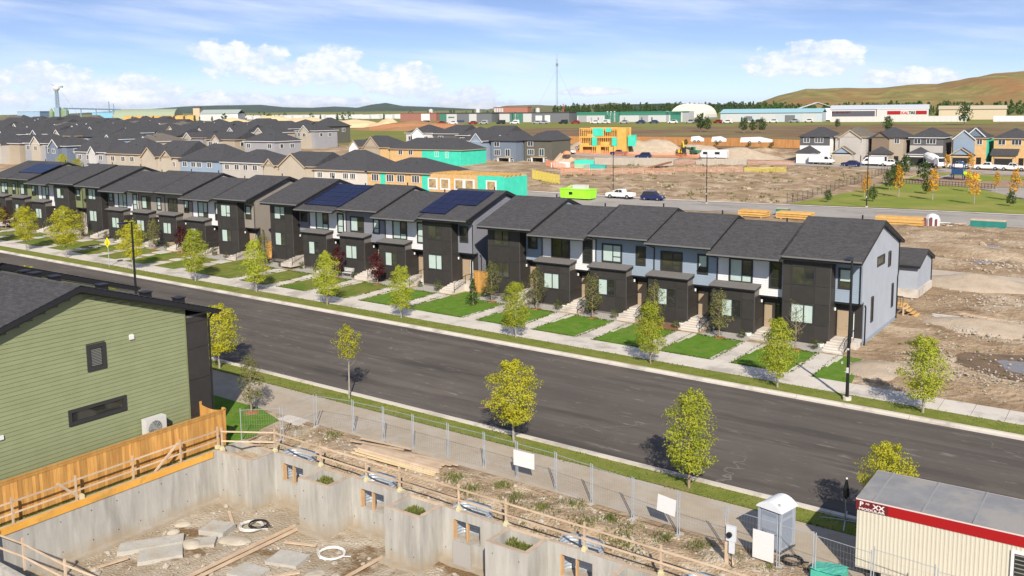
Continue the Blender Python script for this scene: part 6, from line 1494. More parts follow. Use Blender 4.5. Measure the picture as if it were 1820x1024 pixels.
# ------------------------------------------------------------------ vehicles
def paint(n, c): return mat('car_paint_'+n, c, rough=.3, spec=.6)
CG = mat('car_glass', (.02, .024, .028), rough=.08, spec=.8)
def wheel(par, x, y, r=.38):
    w = MB().tube([(x, y-.13, r), (x, y+.13, r)], r, 12).build('wheel', TYRE, par)
    MB().tube([(x, y-.145, r), (x, y+.145, r)], r*.55, 8).build('rim', STEEL, w)
def vehicle(kind, x, y, rz, c, label, group='parked vehicles', s=1.0, z=None, pn=None):
    """side profiles with shaped cabins; x is the length, nose at -x"""
    t = thing({'pickup': 'pickup_truck', 'sedan': 'parked_car', 'suv': 'parked_car', 'van': 'panel_van'}[kind], label, {'pickup': 'pickup', 'sedan': 'car', 'suv': 'car', 'van': 'van'}[kind], (x, y, (T(x, y) if z is None else z)+.04), rz, group)
    t.scale = (s, s, s); m = paint(pn or c if isinstance(c, str) else 'x', (.75, .75, .75) if c == 'white' else c)
    W_ = .92
    if kind == 'pickup':
        MB().prism([(-2.8, .45), (-2.85, .95), (-2.6, 1.12), (-1.35, 1.2), (-1.3, .45)], 'y', -W_, W_).prism([(-1.35, .45), (-1.35, 1.2), (.95, 1.22), (.95, .45)], 'y', -W_, W_).build('body', m, t)
        MB().box(.95, 2.85, -W_, -W_+.1, .5, 1.2).box(.95, 2.85, W_-.1, W_, .5, 1.2).box(2.75, 2.86, -W_+.1, W_-.1, .5, 1.2).box(.95, 2.75, -W_+.1, W_-.1, .5, .68).build('cargo_bed', m, t)
        MB().prism([(-1.25, 1.2), (-.55, 1.82), (.7, 1.82), (.92, 1.2)], 'y', -W_+.08, W_-.08).build('cab', m, t)
        for sy in (-1, 1): MB().prism([(-1.0, 1.24), (-.5, 1.74), (.0, 1.74), (.0, 1.24)], 'y', sy*(W_-.07)-.01, sy*(W_-.07)+.01).prism([(.06, 1.24), (.06, 1.74), (.64, 1.74), (.78, 1.24)], 'y', sy*(W_-.07)-.01, sy*(W_-.07)+.01).build('side_window', CG, t)
        MB().prism([(-1.26, 1.24), (-.62, 1.78), (-.58, 1.78), (-1.2, 1.24)], 'y', -W_+.16, W_-.16).build('windscreen', CG, t)
        xs = (-1.85, 1.85); r = .42
    elif kind == 'van':
        MB().prism([(-2.9, .4), (-2.95, 1.0), (-2.3, 1.35), (-1.7, 2.25), (-1.2, 2.45), (2.8, 2.45), (2.95, 2.2), (2.95, .4)], 'y', -.98, .98).build('body', m, t)
        MB().prism([(-2.3, 1.37), (-1.72, 2.2), (-1.68, 2.16), (-2.2, 1.37)], 'y', -.85, .85).build('windscreen', CG, t)
        for sy in (-1, 1): MB().prism([(-2.0, 1.35), (-1.6, 2.0), (-.9, 2.0), (-.9, 1.35)], 'y', sy*.985-.01, sy*.985+.01).build('side_window', CG, t)
        MB().box(-2.97, 2.97, -1.0, 1.0, .38, .55).build('bumper', TYRE, t)
        xs = (-1.9, 1.8); r = .38
    else:
        top = 1.48 if kind == 'sedan' else 1.75
        MB().prism([(-2.3, .35), (-2.35, .75), (-2.1, .92), (-1.1, 1.02), (1.6, 1.05), (2.25, 1.0), (2.35, .6), (2.25, .35)], 'y', -.88, .88).build('body', m, t)
        MB().prism([(-1.15, 1.0), (-.4, top), (.9 if kind == 'sedan' else 1.7, top), (1.7 if kind == 'sedan' else 2.15, 1.03)], 'y', -.76, .76).build('cabin', m, t)
        for sy in (-1, 1): MB().prism([(-.95, 1.05), (-.35, top-.06), (.8 if kind == 'sedan' else 1.6, top-.06), (1.45 if kind == 'sedan' else 1.95, 1.06)], 'y', sy*.765-.008, sy*.765+.008).build('side_window', CG, t)
        MB().prism([(-1.13, 1.03), (-.44, top-.04), (-.40, top-.06), (-1.05, 1.03)], 'y', -.68, .68).build('windscreen', CG, t)
        xs = (-1.4, 1.4); r = .34
    for xx in xs:
        for yy in (-.82, .82): wheel(t, xx, yy, r)
    for sy in (-.62, .62):
        xf = {'pickup': -2.86, 'van': -2.96}.get(kind, -2.36)
        MB().box(xf-.01, xf+.03, sy-.2, sy+.2, .72, .9).build('headlight', OFFW, t)
    return t
vehicle('pickup', -83.7, 154.6, .0, 'white', 'white pickup parked on the back street beside a thin lamp post', s=.98)
vehicle('suv', -77.0, 154.8, pi, (.012, .02, .10), 'dark blue car parked behind the white pickup on the back street', pn='blue', s=.95)
vehicle('sedan', -121.6, 52.4-4.2+.9, 0, (.010, .03, .16), 'blue car at the far left end of the street below the lime sign', pn='bright_blue')
vehicle('van', -72.9, 244.6, pi, 'white', 'white panel van parked before the white and dark house', s=1.05)
vehicle('sedan', -64.6, 242.0, 0, (.015, .016, .02), 'black car parked before the taupe house', pn='black', s=1.05)
vehicle('van', -60.6, 246.6, 0, 'white', 'white van half hidden behind the black car', s=.92)
vehicle('pickup', -56.0, 246.5, pi, 'white', 'white pickup before the tan house with the orange panel')
vehicle('pickup', -40.6, 248.5, 0, 'white', 'white pickup before the sheathed house with teal gables', s=.98)
vehicle('pickup', -34.5, 249.0, 0, 'white', 'white work truck nearest the playground swing')
vehicle('pickup', -29.0, 249.5, pi, 'white', 'white pickup at the right end of the side street', s=1.02)
vehicle('pickup', -147.5, 238.5, .1, 'white', 'white pickup parked below the olive walkout house', s=.9)
vehicle('pickup', -132.2, 243.0, .2, (.05, .02, .03), 'dark maroon pickup below the yellow stair tower', pn='maroon', s=.9)
vehicle('suv', -122.0, 239.0, .3, (.16, .03, .03), 'red and grey car on the dirt before the gravel heap', pn='red')
# concrete mixer truck and flat deck truck
t = thing('mixer_truck', 'white concrete mixer truck before the dark grey house', 'mixer truck', (-46.6, 248.2, T(-46, 248)+.04), pi*.75, 'parked vehicles')
MB().box(-3.6, 3.6, -.5, .5, .7, .95).build('chassis', TYRE, t)
MB().prism([(-3.7, .6), (-3.75, 1.5), (-3.4, 2.6), (-2.2, 2.7), (-2.0, .6)], 'y', -1.1, 1.1).build('cab', paint('white', (.75, .75, .75)), t); MB().prism([(-3.78, 1.55), (-3.45, 2.5), (-3.4, 2.5), (-3.7, 1.55)], 'y', -.95, .95).build('windscreen', CG, t)
MB().tube([(-1.9, 0, 1.8), (-1.2, 0, 2.0), (.6, 0, 2.4), (2.4, 0, 2.9), (3.2, 0, 3.1)], [.5, 1.05, 1.2, .9, .4], 12).build('drum', WHITE, t)
MB().bar((2.8, -.6, .9), (3.3, -.3, 3.4), .15).bar((2.8, .6, .9), (3.3, .3, 3.4), .15).build('hopper', STEEL, t)
for xx in (-2.9, 1.2, 2.5):
    for yy in (-1, 1): wheel(t, xx, yy, .5)
# small loader and excavator
def digger(x, y, rz, label, c, boomup=1.0, s=1.0):
    t = thing('excavator', label, 'excavator', (x, y, T(x, y)), rz, 'excavators on the dirt'); t.scale = (s, s, s); m = mat('machine_'+c, {'yellow': (.62, .42, .03), 'green': (.05, .16, .10)}[c], rough=.5)
    for yy in (-1.1, 1.1):
        tr = MB().prism([(-1.9, .2), (-1.6, 0), (1.6, 0), (1.9, .2), (1.9, .6), (1.6, .85), (-1.6, .85), (-1.9, .6)], 'y', yy-.3, yy+.3).build('track', TYRE, t)
    MB().box(-1.3, 2.0, -1.2, 1.2, .95, 1.9).build('body', m, t); MB().box(-1.3, .2, -1.2, -.2, 1.9, 3.1).build('cab', m, t); MB().box(-1.33, .1, -1.23, -.25, 2.1, 2.9).build('cab_window', CG, t)
    MB().bar((-1.2, .3, 1.8), (-3.8, .3, 4.4*boomup), .4, .6).bar((-3.8, .3, 4.4*boomup), (-5.6, .3, 2.6), .32, .45).build('boom', m, t)
    MB().prism([(-6.2, 1.2), (-5.3, 1.3), (-5.4, 2.7), (-5.9, 2.6)], 'y', -.3, .9).build('bucket', TYRE, t)
digger(-116.0, 251.4, 2.2, 'yellow excavator with raised arm on the dirt heap', 'yellow', 1.0, .95)
digger(-112.6, 254.0, -.4, 'dark green loader beside the yellow excavator', 'green', .6, .8)
# lime dumpster
t = thing('dumpster', 'bright lime green waste bin full of scraps on the back street', 'waste bin', (-90.3, 150.0, T(-90, 150)+.04), 0)
LIME = mat('lime_paint', (.30, .72, .03), (.36, .78, .06), scale=1, rough=.5)
MB().prism([(-3.2, .2), (-3.4, 1.9), (3.4, 1.9), (3.2, .2)], 'y', -1.2, 1.2).build('bin', LIME, t)
mb = MB()
for k in range(9): mb.box(-3.0+.75*k-.06, -3.0+.75*k+.06, -1.28, -1.2, .2, 1.9)
mb.box(-3.45, 3.45, -1.3, 1.3, 1.86, 1.98); mb.build('rib', LIME, t)
MB().box(-1.3, -.5, -1.3, -1.285, .9, 1.4).build('stencil', BLACK, t)
for k in range(7): MB().bar((-2.4+.6*k, -.6, 1.9), (-1.8+.6*k, .5, 2.5-.1*(k % 3)), .5, .12).build('scrap', (LIME, LUMB, WHITE)[k % 3], t)
MB().box(-.8, 2.0, -.8, .6, 1.95, 2.7).build('foam_sheet', OFFW, t)
# ------------------------------------------------------------------ safety net fences and debris on the lot
def netfence(pts, m, label, h=1.1, step=2.4):
    t = thing('net_fence', label, 'safety net', (0, 0, 0), 0, 'plastic safety nets on the building ground')
    pp = []
    for a, b in zip(pts[:-1], pts[1:]):
        n = max(1, int(hypot(b[0]-a[0], b[1]-a[1])/step))
        pp += [(a[0]+(b[0]-a[0])*k/n, a[1]+(b[1]-a[1])*k/n) for k in range(n)]
    pp.append(pts[-1])
    mb = MB(); 
    for (x, y) in pp: mb.bar((x, y, T(x, y)-.1), (x, y, T(x, y)+h+.25), .07)
    mb.build('post', LUMB, t)
    mb = MB()
    for (a, b) in zip(pp[:-1], pp[1:]):
        za, zb_ = T(*a), T(*b)
        for r in range(6):
            z = .12+(h-.12)*r/5; sag = .08*(r == 5)
            mb.bar((a[0], a[1], za+z), ((a[0]+b[0])/2, (a[1]+b[1])/2, (za+zb_)/2+z-sag), .02, .045).bar(((a[0]+b[0])/2, (a[1]+b[1])/2, (za+zb_)/2+z-sag), (b[0], b[1], zb_+z), .02, .045)
        for k in range(1, 12):
            x, y = a[0]+(b[0]-a[0])*k/12, a[1]+(b[1]-a[1])*k/12; mb.bar((x, y, T(x, y)+.1), (x, y, T(x, y)+h), .035, .02)
    mb.build('net', m, t)
PINK = mat('faded_orange_net', (.62, .30, .20), (.70, .38, .27), scale=.2, rough=.8)
netfence([(-118, 188), (-104, 198), (-94, 206), (-82.5, 214.5)], PINK, 'long faded orange net fence across the dirt lot', 1.5)
netfence([(-82.5, 214.5), (-74, 220)], YLNET, 'short yellow net fence continuing the long orange one', 1.3)
netfence([(-119.6, 178), (-108, 171.5)], YLNET, 'bright yellow net fence left of the lime waste bin', 2.2, 1.6)
netfence([(-134, 206), (-122, 196.5), (-116.5, 199)], ORNET, 'bright orange net fence round the lumber below the olive walkout', 1.8)
netfence([(-146, 240), (-120, 244), (-100, 248.5)], ORNET, 'orange net fence in front of the framed house', 1.2)
netfence([(-107, 224), (-92, 232), (-78, 238)], PINK, 'faded orange net fence before the white caravan', 1.2)
netfence([(-338, 352), (-316, 366), (-292, 372)], ORNET, 'orange net fence below the bare bank beyond the town', 3.2, 3)
t = thing('truss_pile', 'leaning pile of roof trusses and lumber below the olive walkout house', 'truss pile', (-132, 210, T(-132, 210)))
for k in range(9): MB().bar((-3+.5*k, 0, .1), (-1+.5*k, 2+.1*k, 3.2-.2*k), .18, .35).build('truss', LUMB, t)
MB().dome((1.5, 1, 3.0), (1.2, 1, .9), 7, 3).build('net_bundle', ORNET, t)
for (x, y, w, d, h, m, lab) in ((-124.5, 205, 5, 2, 2.2, TEAL, 'teal sheathing panel leaning behind the orange net'), (-120.0, 202, 5.5, 3, 1.2, mat('teal_crate', (.04, .35, .32), rough=.6), 'teal tarped load behind the orange net'), (-130.5, 203, 5, 2.4, 1.5, WHITE, 'white wrapped load beside the truss pile')):
    t = thing('wrapped_load', lab, 'load', (x, y, T(x, y)), .4); MB().prism([(0, 0), (0, h*.9), (w*.5, h), (w, h*.85), (w, 0)], 'y', 0, d).build('wrap', m, t); MB().box(-.1, w+.1, -.1, d+.1, -.1, .12).build('bearer', LUMB, t)
# foundations being poured in the middle of the lot
def pitwalls(x, y, w, d, label, rz=.28):
    t = thing('foundation_wall', label, 'foundation', (x, y, T(x, y)), rz, 'foundations on the dirt lot')
    for (a, b, c, e) in ((0, w, 0, .3), (0, w, d, d+.3), (0, .3, .3, d), (w-.3, w, .3, d)): MB().box(a, b, c, e, -1, 1.3).build('wall', mat('lot_concrete', (.36, .315, .26), (.43, .385, .32), scale=.4, rough=1), t)
    for k in range(int(w/1.2)): MB().box(.4+1.2*k, .5+1.2*k, -.06, -.005, -.3, 1.3).build('brace', FCONC, t)
pitwalls(-128, 216, 24, 10, 'long pale concrete foundation left of the lot centre'); pitwalls(-100.5, 227, 13, 9, 'smaller concrete foundation right of the long one')
tag(MB().prism([(0, 0), (7, 1.8), (7, 1.4), (0, -.4)], 'y', 0, 2.2).build('earth_ramp', mat('red_earth', (.25, .11, .07), (.30, .15, .10), scale=.5, rough=1), None, loc=(-109, 213.5, T(-109, 213))), 'red brown ramp leaning on the concrete foundation', 'ramp')
t = thing('caravan', 'long white caravan parked on the dirt right of the excavators', 'caravan', (-103.5, 246.5, T(-100, 247)+.05), .1)
MB().prism([(-3.6, .6), (-3.9, 1.4), (-3.3, 2.7), (3.6, 2.8), (3.8, 2.4), (3.8, .6)], 'y', -1.1, 1.1).build('body', WHITE, t)
MB().box(-3, -1.8, -1.13, -1.1, 1.5, 2.2).box(.4, 1.8, -1.13, -1.1, 1.5, 2.2).build('side_window', CG, t)
for yy in (-1, 1): wheel(t, .6, yy, .38)
for (x, y, w, lab) in ((-120.5, 268, 4, 'small white trailer on the brown bank, left one'), (-114.5, 270, 4.5, 'low white trailer on the brown bank, middle one'), (-106, 272, 9.5, 'long white covered load on the brown bank'), (-80.5, 282, 3.2, 'small white van on the brown bank by the cedar fence'), (-75.0, 283.5, 9.5, 'row of white covered boats on the brown bank')):
    t = thing('covered_trailer', lab, 'trailer', (x, y, T(x, y)+2.3), .3); MB().prism([(0, .4), (.2, 1.8), (w*.6, 2.0), (w, 1.2), (w, .4)], 'y', 0, 2).build('cover', WHITE, t)
    for xx in (w*.3, w*.6): wheel(t, xx, .1, .4)
# cedar board fences and trees along the bank
def farfence(pts, label, h=2.6):
    t = thing('cedar_fence', label, 'fence', (0, 0, 0), 0, 'long cedar fences on the bank')
    mb = MB(); ps = MB()
    for a, b in zip(pts[:-1], pts[1:]):
        n = int(hypot(b[0]-a[0], b[1]-a[1])/2.4)
        for k in range(n):
            p = (a[0]+(b[0]-a[0])*k/n, a[1]+(b[1]-a[1])*k/n); q = (a[0]+(b[0]-a[0])*(k+1)/n, a[1]+(b[1]-a[1])*(k+1)/n)
            zp_, zq = T(*p), T(*q)
            for j in range(6):
                u0, u1 = j/6, (j+.93)/6; x0, y0, x1, y1 = p[0]+(q[0]-p[0])*u0, p[1]+(q[1]-p[1])*u0, p[0]+(q[0]-p[0])*u1, p[1]+(q[1]-p[1])*u1; z0 = zp_+(zq-zp_)*u0
                mb.add([(x0, y0, z0-.2), (x1, y1, z0-.2), (x1, y1, z0+h), (x0, y0, z0+h), (x0, y0+.08, z0-.2), (x1, y1+.08, z0-.2), (x1, y1+.08, z0+h), (x0, y0+.08, z0+h)], [(0, 1, 2, 3), (7, 6, 5, 4), (3, 2, 6, 7), (0, 3, 7, 4), (1, 5, 6, 2)])
            ps.bar((*p, zp_-.2), (*p, zp_+h+.1), .2)
    o = mb.build('boards', CEDARF, t); o['kind'] = 'stuff'
    ps.build('post', CEDARF, t)
farfence([(-169, 274.5), (-144, 281.5), (-95, 289), (-74, 294)], 'long cedar board fence on the bank behind the excavators')
farfence([(-22.5, 300), (20, 308)], 'cedar board fence at the right edge behind the six houses')
for i, (x, y) in enumerate(((-160, 273), (-150, 276), (-138, 279), (-128, 281), (-118, 283), (-108, 285), (-101, 286))):
    tree('dark', i % 3, x, y, .42, 'small dark shrub before the long cedar fence, %s from the left' % ('first', 'second', 'third', 'fourth', 'fifth', 'sixth', 'seventh')[i], 'shrubs before the cedar fence', 'shrub', 'planted_shrub')
# ------------------------------------------------------------------ playground and park trees
pg = thing('play_structure', 'playground climbing frame with a lime slide and dark blue panels', 'playground', (-37.5, 221, T(-37, 221)+.12))
DB = mat('play_blue', (.02, .06, .16), rough=.5); LG = mat('play_lime', (.50, .68, .02), rough=.4)
mb = MB()
for (x, y) in ((0, 0), (2.2, 0), (0, 2.2), (2.2, 2.2)): mb.cyl(x, y, 0, 3.6, .1, 7)
mb.build('post', DB, pg); MB().box(-.2, 2.4, -.2, 2.4, 1.3, 1.45).build('platform', DB, pg); MB().box(-.1, 2.3, -.12, 0, 1.5, 2.6).box(-.12, 0, 0, 2.2, 1.5, 2.6).build('guard_panel', DB, pg)
MB().prism([(2.2, 1.5), (2.9, 1.4), (5.0, .35), (5.8, .25), (5.8, .15), (4.9, .2), (2.8, 1.2), (2.2, 1.3)], 'y', .2, 1.3).build('slide', LG, pg); MB().prism([(2.2, 2.0), (2.9, 1.9), (5.0, .8), (5.0, .4), (2.8, 1.4), (2.2, 1.5)], 'y', .1, .2).prism([(2.2, 2.0), (2.9, 1.9), (5.0, .8), (5.0, .4), (2.8, 1.4), (2.2, 1.5)], 'y', 1.3, 1.4).build('slide_rail', LG, pg)
MB().prism([(0, 1.4), (-3.4, .3), (-3.4, .15), (0, 1.2)], 'y', .3, 1.6).build('ramp', mat('play_grey', (.34, .34, .37), rough=.6), pg)
MB().prism([(-.3, 3.5), (1.1, 4.3), (2.5, 3.5), (2.5, 3.4), (1.1, 4.2), (-.3, 3.4)], 'y', -.2, 2.4).build('roof', DB, pg)
sw_ = thing('swing_shelter', 'green roofed bay swing right of the slide', 'swing', (-22.5, 226, T(-22, 226)+.12))
mb = MB()
for x in (0, 5):
    mb.bar((x, -.9, 0), (x, 0, 3.1), .12).bar((x, .9, 0), (x, 0, 3.1), .12)
mb.build('frame', DB, sw_); MB().box(-.4, 5.4, -.5, .5, 3.05, 3.3).build('canopy', mat('swing_green', (.03, .24, .13), rough=.5), sw_)
for x in (1.5, 3.5): MB().bar((x-.25, 0, .6), (x-.25, 0, 3.0), .03).bar((x+.25, 0, .6), (x+.25, 0, 3.0), .03).box(x-.3, x+.3, -.15, .15, .52, .6).build('swing_seat', BLACK, sw_)
t = thing('park_fence', 'low dark metal fence round the play area', 'fence', (0, 0, 0)); mb = MB()
for k in range(30):
    u = k/29; x, y = -45+18*u, 209.5-3.4*u; mb.bar((x, y, T(x, y)), (x, y, T(x, y)+1.1), .08)
    if k: mb.bar((px_, py_, T(px_, py_)+1.0), (x, y, T(x, y)+1.0), .07).bar((px_, py_, T(px_, py_)+.5), (x, y, T(x, y)+.5), .05)
    px_, py_ = x, y
mb.build('rail', BLACK, t)
t = thing('chain_link_fence', 'dark chain link fence on the left edge of the park', 'fence', (0, 0, 0)); mb = MB(); px_ = None
for k in range(26):
    u = k/25; x, y = -53.5, 160+72*u; z = T(x, y); mb.bar((x, y, z), (x, y, z+1.6), .07)
    if px_ is not None:
        for q in (.1, .4, .7, 1.0, 1.3, 1.6): mb.bar((px_, py_, T(px_, py_)+q), (x, y, z+q), .03)
    px_, py_ = x, y
mb.build('wire', mat('dark_wire', (.05, .05, .05), rough=.6), t)
t = thing('park_bin', 'brown bin post beside the play area', 'bin', (-20.5, 211, T(-20, 211))); MB().box(-.5, .5, -.5, .5, .1, 1.5).build('bin', mat('bin_brown', (.19, .06, .03), rough=.7), t); MB().box(-.56, .56, -.56, .56, 1.5, 1.62).build('lid', BLACK, t); MB().box(-.55, .55, -.55, .55, 0, .1).build('base', CONC, t)
PK = 'young trees in the park'
for i, (x, y, kd, s, lab) in enumerate(((-39.6, 181, 'park', 1.15, 'orange birch at the left of the park lawn row'), (-33.2, 178, 'park', 1.1, 'second orange birch of the park lawn row'), (-25.7, 173, 'park', 1.05, 'third orange birch, nearest the street'), (-20.8, 183, 'park', 1.1, 'fourth orange birch beside a small dark shrub tree'), (-16.7, 185, 'park', 1.2, 'fifth orange birch by the bend of the park path'),
    (-41.5, 170, 'dark', .55, 'dark bushy tree by the tall park corner lamp'), (-20.0, 172, 'dark', .5, 'small dark green shrub tree on the park lawn by the path'), (-45.5, 205, 'dark', .95, 'dark green tree clump at the left edge of the park'), (-42.0, 215, 'dark', .9, 'dark green tree behind the first orange birch'), (-44.5, 195, 'dark', .8, 'broad dark tree left of the orange birch row'), (-47.5, 216, 'dark', .85, 'dark tree at the upper left corner of the park'), (-48.5, 228, 'dark', .9, 'dark tree beside the white pickup at the park edge'),
    (-45, 178, 'park', .7, 'thin yellowing tree beside the chain link fence'), (-42, 240, 'park', .8, 'thin orange tree before the dark grey house'), (-37, 241, 'park', .85, 'thin orange tree before the sheathed teal house'), (-48.0, 165.5, 'dark', .45, 'dark low shrub at the park corner'), (-36.5, 190, 'dark', .6, 'dark round shrub between the orange birches'), (-30.5, 198, 'park', .8, 'small orange sapling before the play area fence, left one'), (-26.0, 201, 'park', .75, 'small orange sapling before the play area fence, right one'), (-12.5, 199, 'park', .9, 'orange sapling right of the park path'), (-46.5, 186, 'park', .75, 'thin orange sapling among the dark trees at the park edge'))):
    tree(kd, i % 4, x, y, s, lab, PK)
mb = MB(); R_ = random.Random(17)
for k in range(9):
    u = R_.uniform(0, 1); mb.dome((-51+R_.uniform(-1, 1.5), 163+62*u, T(-50, 163+62*u)), (R_.uniform(.8, 1.8), R_.uniform(.8, 1.8), R_.uniform(.5, 1.1)), 7, 3)
# ------------------------------------------------------------------ trade yards beyond the bank
def shed(x, y, w, d, h, c, label, rz=.16, roofc=None, flat=True, bays=(), group='trade buildings beyond the bank', rise=2.0, z=None):
    t = thing('trade_building', label, 'industrial building', (x, y, T(x, y) if z is None else z), rz, group)
    wm = mat('shed_'+c[0], c[1], tuple(min(1, k*1.08) for k in c[1]), scale=.05, rough=.8)
    MB().box(0, w, 0, d, -2, h).build('wall', wm, t)
    rm = mat('shedroof_'+roofc[0], roofc[1], rough=.7) if roofc else TRIMD
    if flat: MB().box(-.3, w+.3, -.3, d+.3, h, h+.5).build('roof', rm, t)
    else: MB().prism([(-.6, h-.1), (-.6, h+.15), (d/2, h+rise), (d+.6, h+.15), (d+.6, h-.1), (d/2, h+rise-.25)], 'x', -.4, w+.4).build('roof', rm, t)
    for (a, b, z0, z1, m) in bays: MB().box(a, b, -.12, -.01, z0, z1).build('bay', m, t)
    return t
GRN = mat('shed_green', (.045, .19, .135), rough=.7); DG = mat('shed_dark', (.14, .15, .16), rough=.8); MG = mat('shed_mid', (.30, .31, .33), rough=.8); PW = mat('shed_pale', (.48, .485, .49), rough=.8)
shed(*bp_(785, 672), 42, 16, 6.2, ('dark', (.15, .155, .165)), 'dark grey trade building with white bays at the left of the green roofed ones', bays=[(0, 5, -1, 6, GRN), (5.5, 14, -1, 5.8, PW), (24, 30, -1, 5.8, PW), (7, 12, 3, 4, DG), (14, 20, -1, 1.5, mat('blue_load', (.05, .055, .14), rough=.8))])
shed(*bp_(890, 656), 53, 16, 6.2, ('dark', (.15, .155, .165)), 'grey trade building with green entrance and white roller doors', bays=[(0, 8, -1, 5.8, PW), (9, 18, -1, 6, GRN), (10, 10.8, -1, 6, WHITE), (12, 12.8, -1, 6, WHITE), (14, 14.8, -1, 6, WHITE), (18.5, 25, -1, 5.8, PW), (28, 33, 1, 4.4, WHITE), (35, 39, -1, 4.6, WHITE)])
shed(*bp_(1027, 634), 29, 16, 6.0, ('palegrey', (.50, .50, .50)), 'pale trade building under a green roof fascia, left half', roofc=('green', (.03, .24, .15)), bays=[(0, 30, 4.4, 6.5, GRN), (1, 7, -1, 4.2, MG), (8, 19, -1, 4.2, PW), (10, 10.8, 0, 3, DG), (15, 15.8, 0, 3, DG), (20, 30, -1, 4.4, GRN), (21.5, 22.5, -1, 7, WHITE), (24, 25, -1, 7, WHITE), (26.5, 27.5, -1, 7, WHITE)])
shed(*bp_(1102, 622), 43, 16, 6.2, ('palegrey', (.50, .50, .50)), 'pale trade building under a green roof fascia, right half', roofc=('green', (.03, .24, .15)), bays=[(0, 42, 4.4, 6.7, GRN), (1, 13, -1, 4.3, PW), (13.5, 20, -1, 4.3, MG), (21, 31, -1, 4.3, PW), (3, 3.8, 0, 3, DG), (15, 16, 0, 3, DG), (22, 23, 0, 3, DG), (32, 34, -1, 7, MG), (35, 42, -1, 6.4, GRN)])
t = thing('storage_dome', 'large cream fabric dome storage hall behind the green roofed buildings', 'storage hall', (*bp_(1222, 690), T(*bp_(1222, 690))), .16, None)
mb = MB(); n = 14
mb.prism([(13.5*cos(pi*k/n), 11.5*sin(pi*k/n)**.8) for k in range(n+1)], 'y', 0, 36); mb.build('fabric', mat('dome_fabric', (.66, .63, .55), (.70, .67, .60), scale=.05, rough=.7), t)
MB().box(-5, 5, -.2, 0, 0, 6).build('door', MG, t); MB().prism([(-13.8, 0), (-13.8, 1.2), (13.8, 1.2), (13.8, 0)], 'y', -.3, 36.3).build('base', MG, t)
shed(-232, 561, 62, 18, 5.6, ('bluegrey', (.42, .47, .50)), 'long pale building with a light blue roof', roofc=('lightblue', (.27, .46, .52)), flat=False, rise=2.4, bays=[(3, 12, -.5, 4.8, PW), (16, 20, -.5, 3.5, DG), (24, 34, -.5, 4.8, PW), (40, 46, -.5, 4, DG), (50, 58, -.5, 4.8, PW)])
shed(-208, 640, 24, 22, 7.5, ('white', (.66, .66, .66)), 'white gabled workshop behind the light blue roof', roofc=('white', (.60, .62, .64)), flat=False, rise=4, rz=-1.2, bays=[(4, 9, 0, 5, MG)])
tt = shed(-171, 588, 56, 24, 7.2, ('tyrewhite', (.70, .70, .70)), 'white and red tyre shop with a long pale metal roof', roofc=('pale', (.50, .53, .58)), flat=False, rise=2.6, rz=.2, bays=[(1, 26, 1.2, 6.2, mat('open_bay', (.09, .09, .11), rough=.9)), (1, 12, 4.8, 6.2, mat('rust_panel', (.30, .08, .06), rough=.8)), (26.5, 31, 1, 6.8, RED)])
MB().box(27, 56, -.4, -.13, 0, 7.6).build('shop_front', OFFW, tt); MB().box(33, 40.5, -.55, -.41, 3.9, 6.0).box(49, 55, -.55, -.41, 3.9, 6.0).build('red_stripe', RED, tt)
text('KAL', 2.3, (40.9, -.56, 4.1), mat('sign_red', (.55, .02, .02), rough=.6), tt, sx=.95); text('TIRE', 2.3, (45.0, -.56, 4.1), BLACK, tt, sx=.8)
t = thing('white_fence', 'long white panel fence before the tyre shop', 'fence', (-164.5, 567, T(-164, 567)), .23); MB().box(0, 74, 0, .3, -1, 3.2).build('panel', OFFW, t); mb = MB()
for k in range(25): mb.box(k*3, k*3+.25, -.12, 0, -1, 3.3)
mb.build('post', OFFW, t)
t = thing('white_fence', 'short white panel fence right of the tyre shop at the foot of the hill', 'fence', (-80, 590, T(-80, 590)), .2); MB().box(0, 24, 0, .3, -1, 3.2).build('panel', WHITE, t); mb = MB()
for k in range(9): mb.box(k*3, k*3+.25, -.12, 0, -1, 3.3)
mb.build('post', OFFW, t)
shed(-118, 640, 38, 16, 6.5, ('tanshed', (.50, .42, .30)), 'tan low building right of the tyre shop', roofc=('tanroof', (.50, .42, .30)), flat=False, rise=2.2); shed(-62, 640, 40, 18, 6.0, ('brownshed', (.36, .28, .24)), 'long low building with a red brown roof at the foot of the hill', roofc=('redbrown', (.27, .09, .06)), flat=False, rise=2.6)
shed(*bp_(715, 760), 34, 18, 6.0, ('redstore', (.28, .125, .10)), 'red and white storage building left of the trade row', roofc=('redtop', (.27, .135, .11)), bays=[(20, 28, 0, 5.6, WHITE)]); shed(*bp_(880, 930), 36, 12, 5.2, ('redbrick', (.33, .14, .10)), 'long red brick block on the rise behind the trade row', roofc=('redtop', (.27, .135, .11)), rz=.25, z=13.4, bays=[(.5+2.6*k, 2.4+2.6*k, .6, 4.4, PW) for k in range(4)])
# parked white recreational trailers: an even mass of look-alikes
R_ = random.Random(41)
rv = MB().prism([(-3.6, .4), (-3.9, 1.4), (-3.4, 3.1), (3.6, 3.2), (3.8, .4)], 'y', -1.3, 1.3).mesh('body', mat('rv_white', (.60, .60, .60), rough=.6))
cnt = 0
for row in range(8):
    for k in range(46):
        x = -1010+k*13.0+row*6+R_.uniform(-1, 1); y = 590+row*17+k*2.2
        u = x*.817+y*.576; dd = x*FHX+y*FHY
        if dd < 640 or u/dd > -.115 or u/dd < -.37 or R_.random() < .22: continue
        o = link('parked_trailer', rv, None, (x, y, T(x, y)), .1+R_.uniform(-.04, .04)); o.scale = (1.3, 1.3, 1.35)
        tag(o, 'white recreational trailer in the storage yard beyond the town', 'trailer', 'white trailers in the storage yard'); cnt += 1
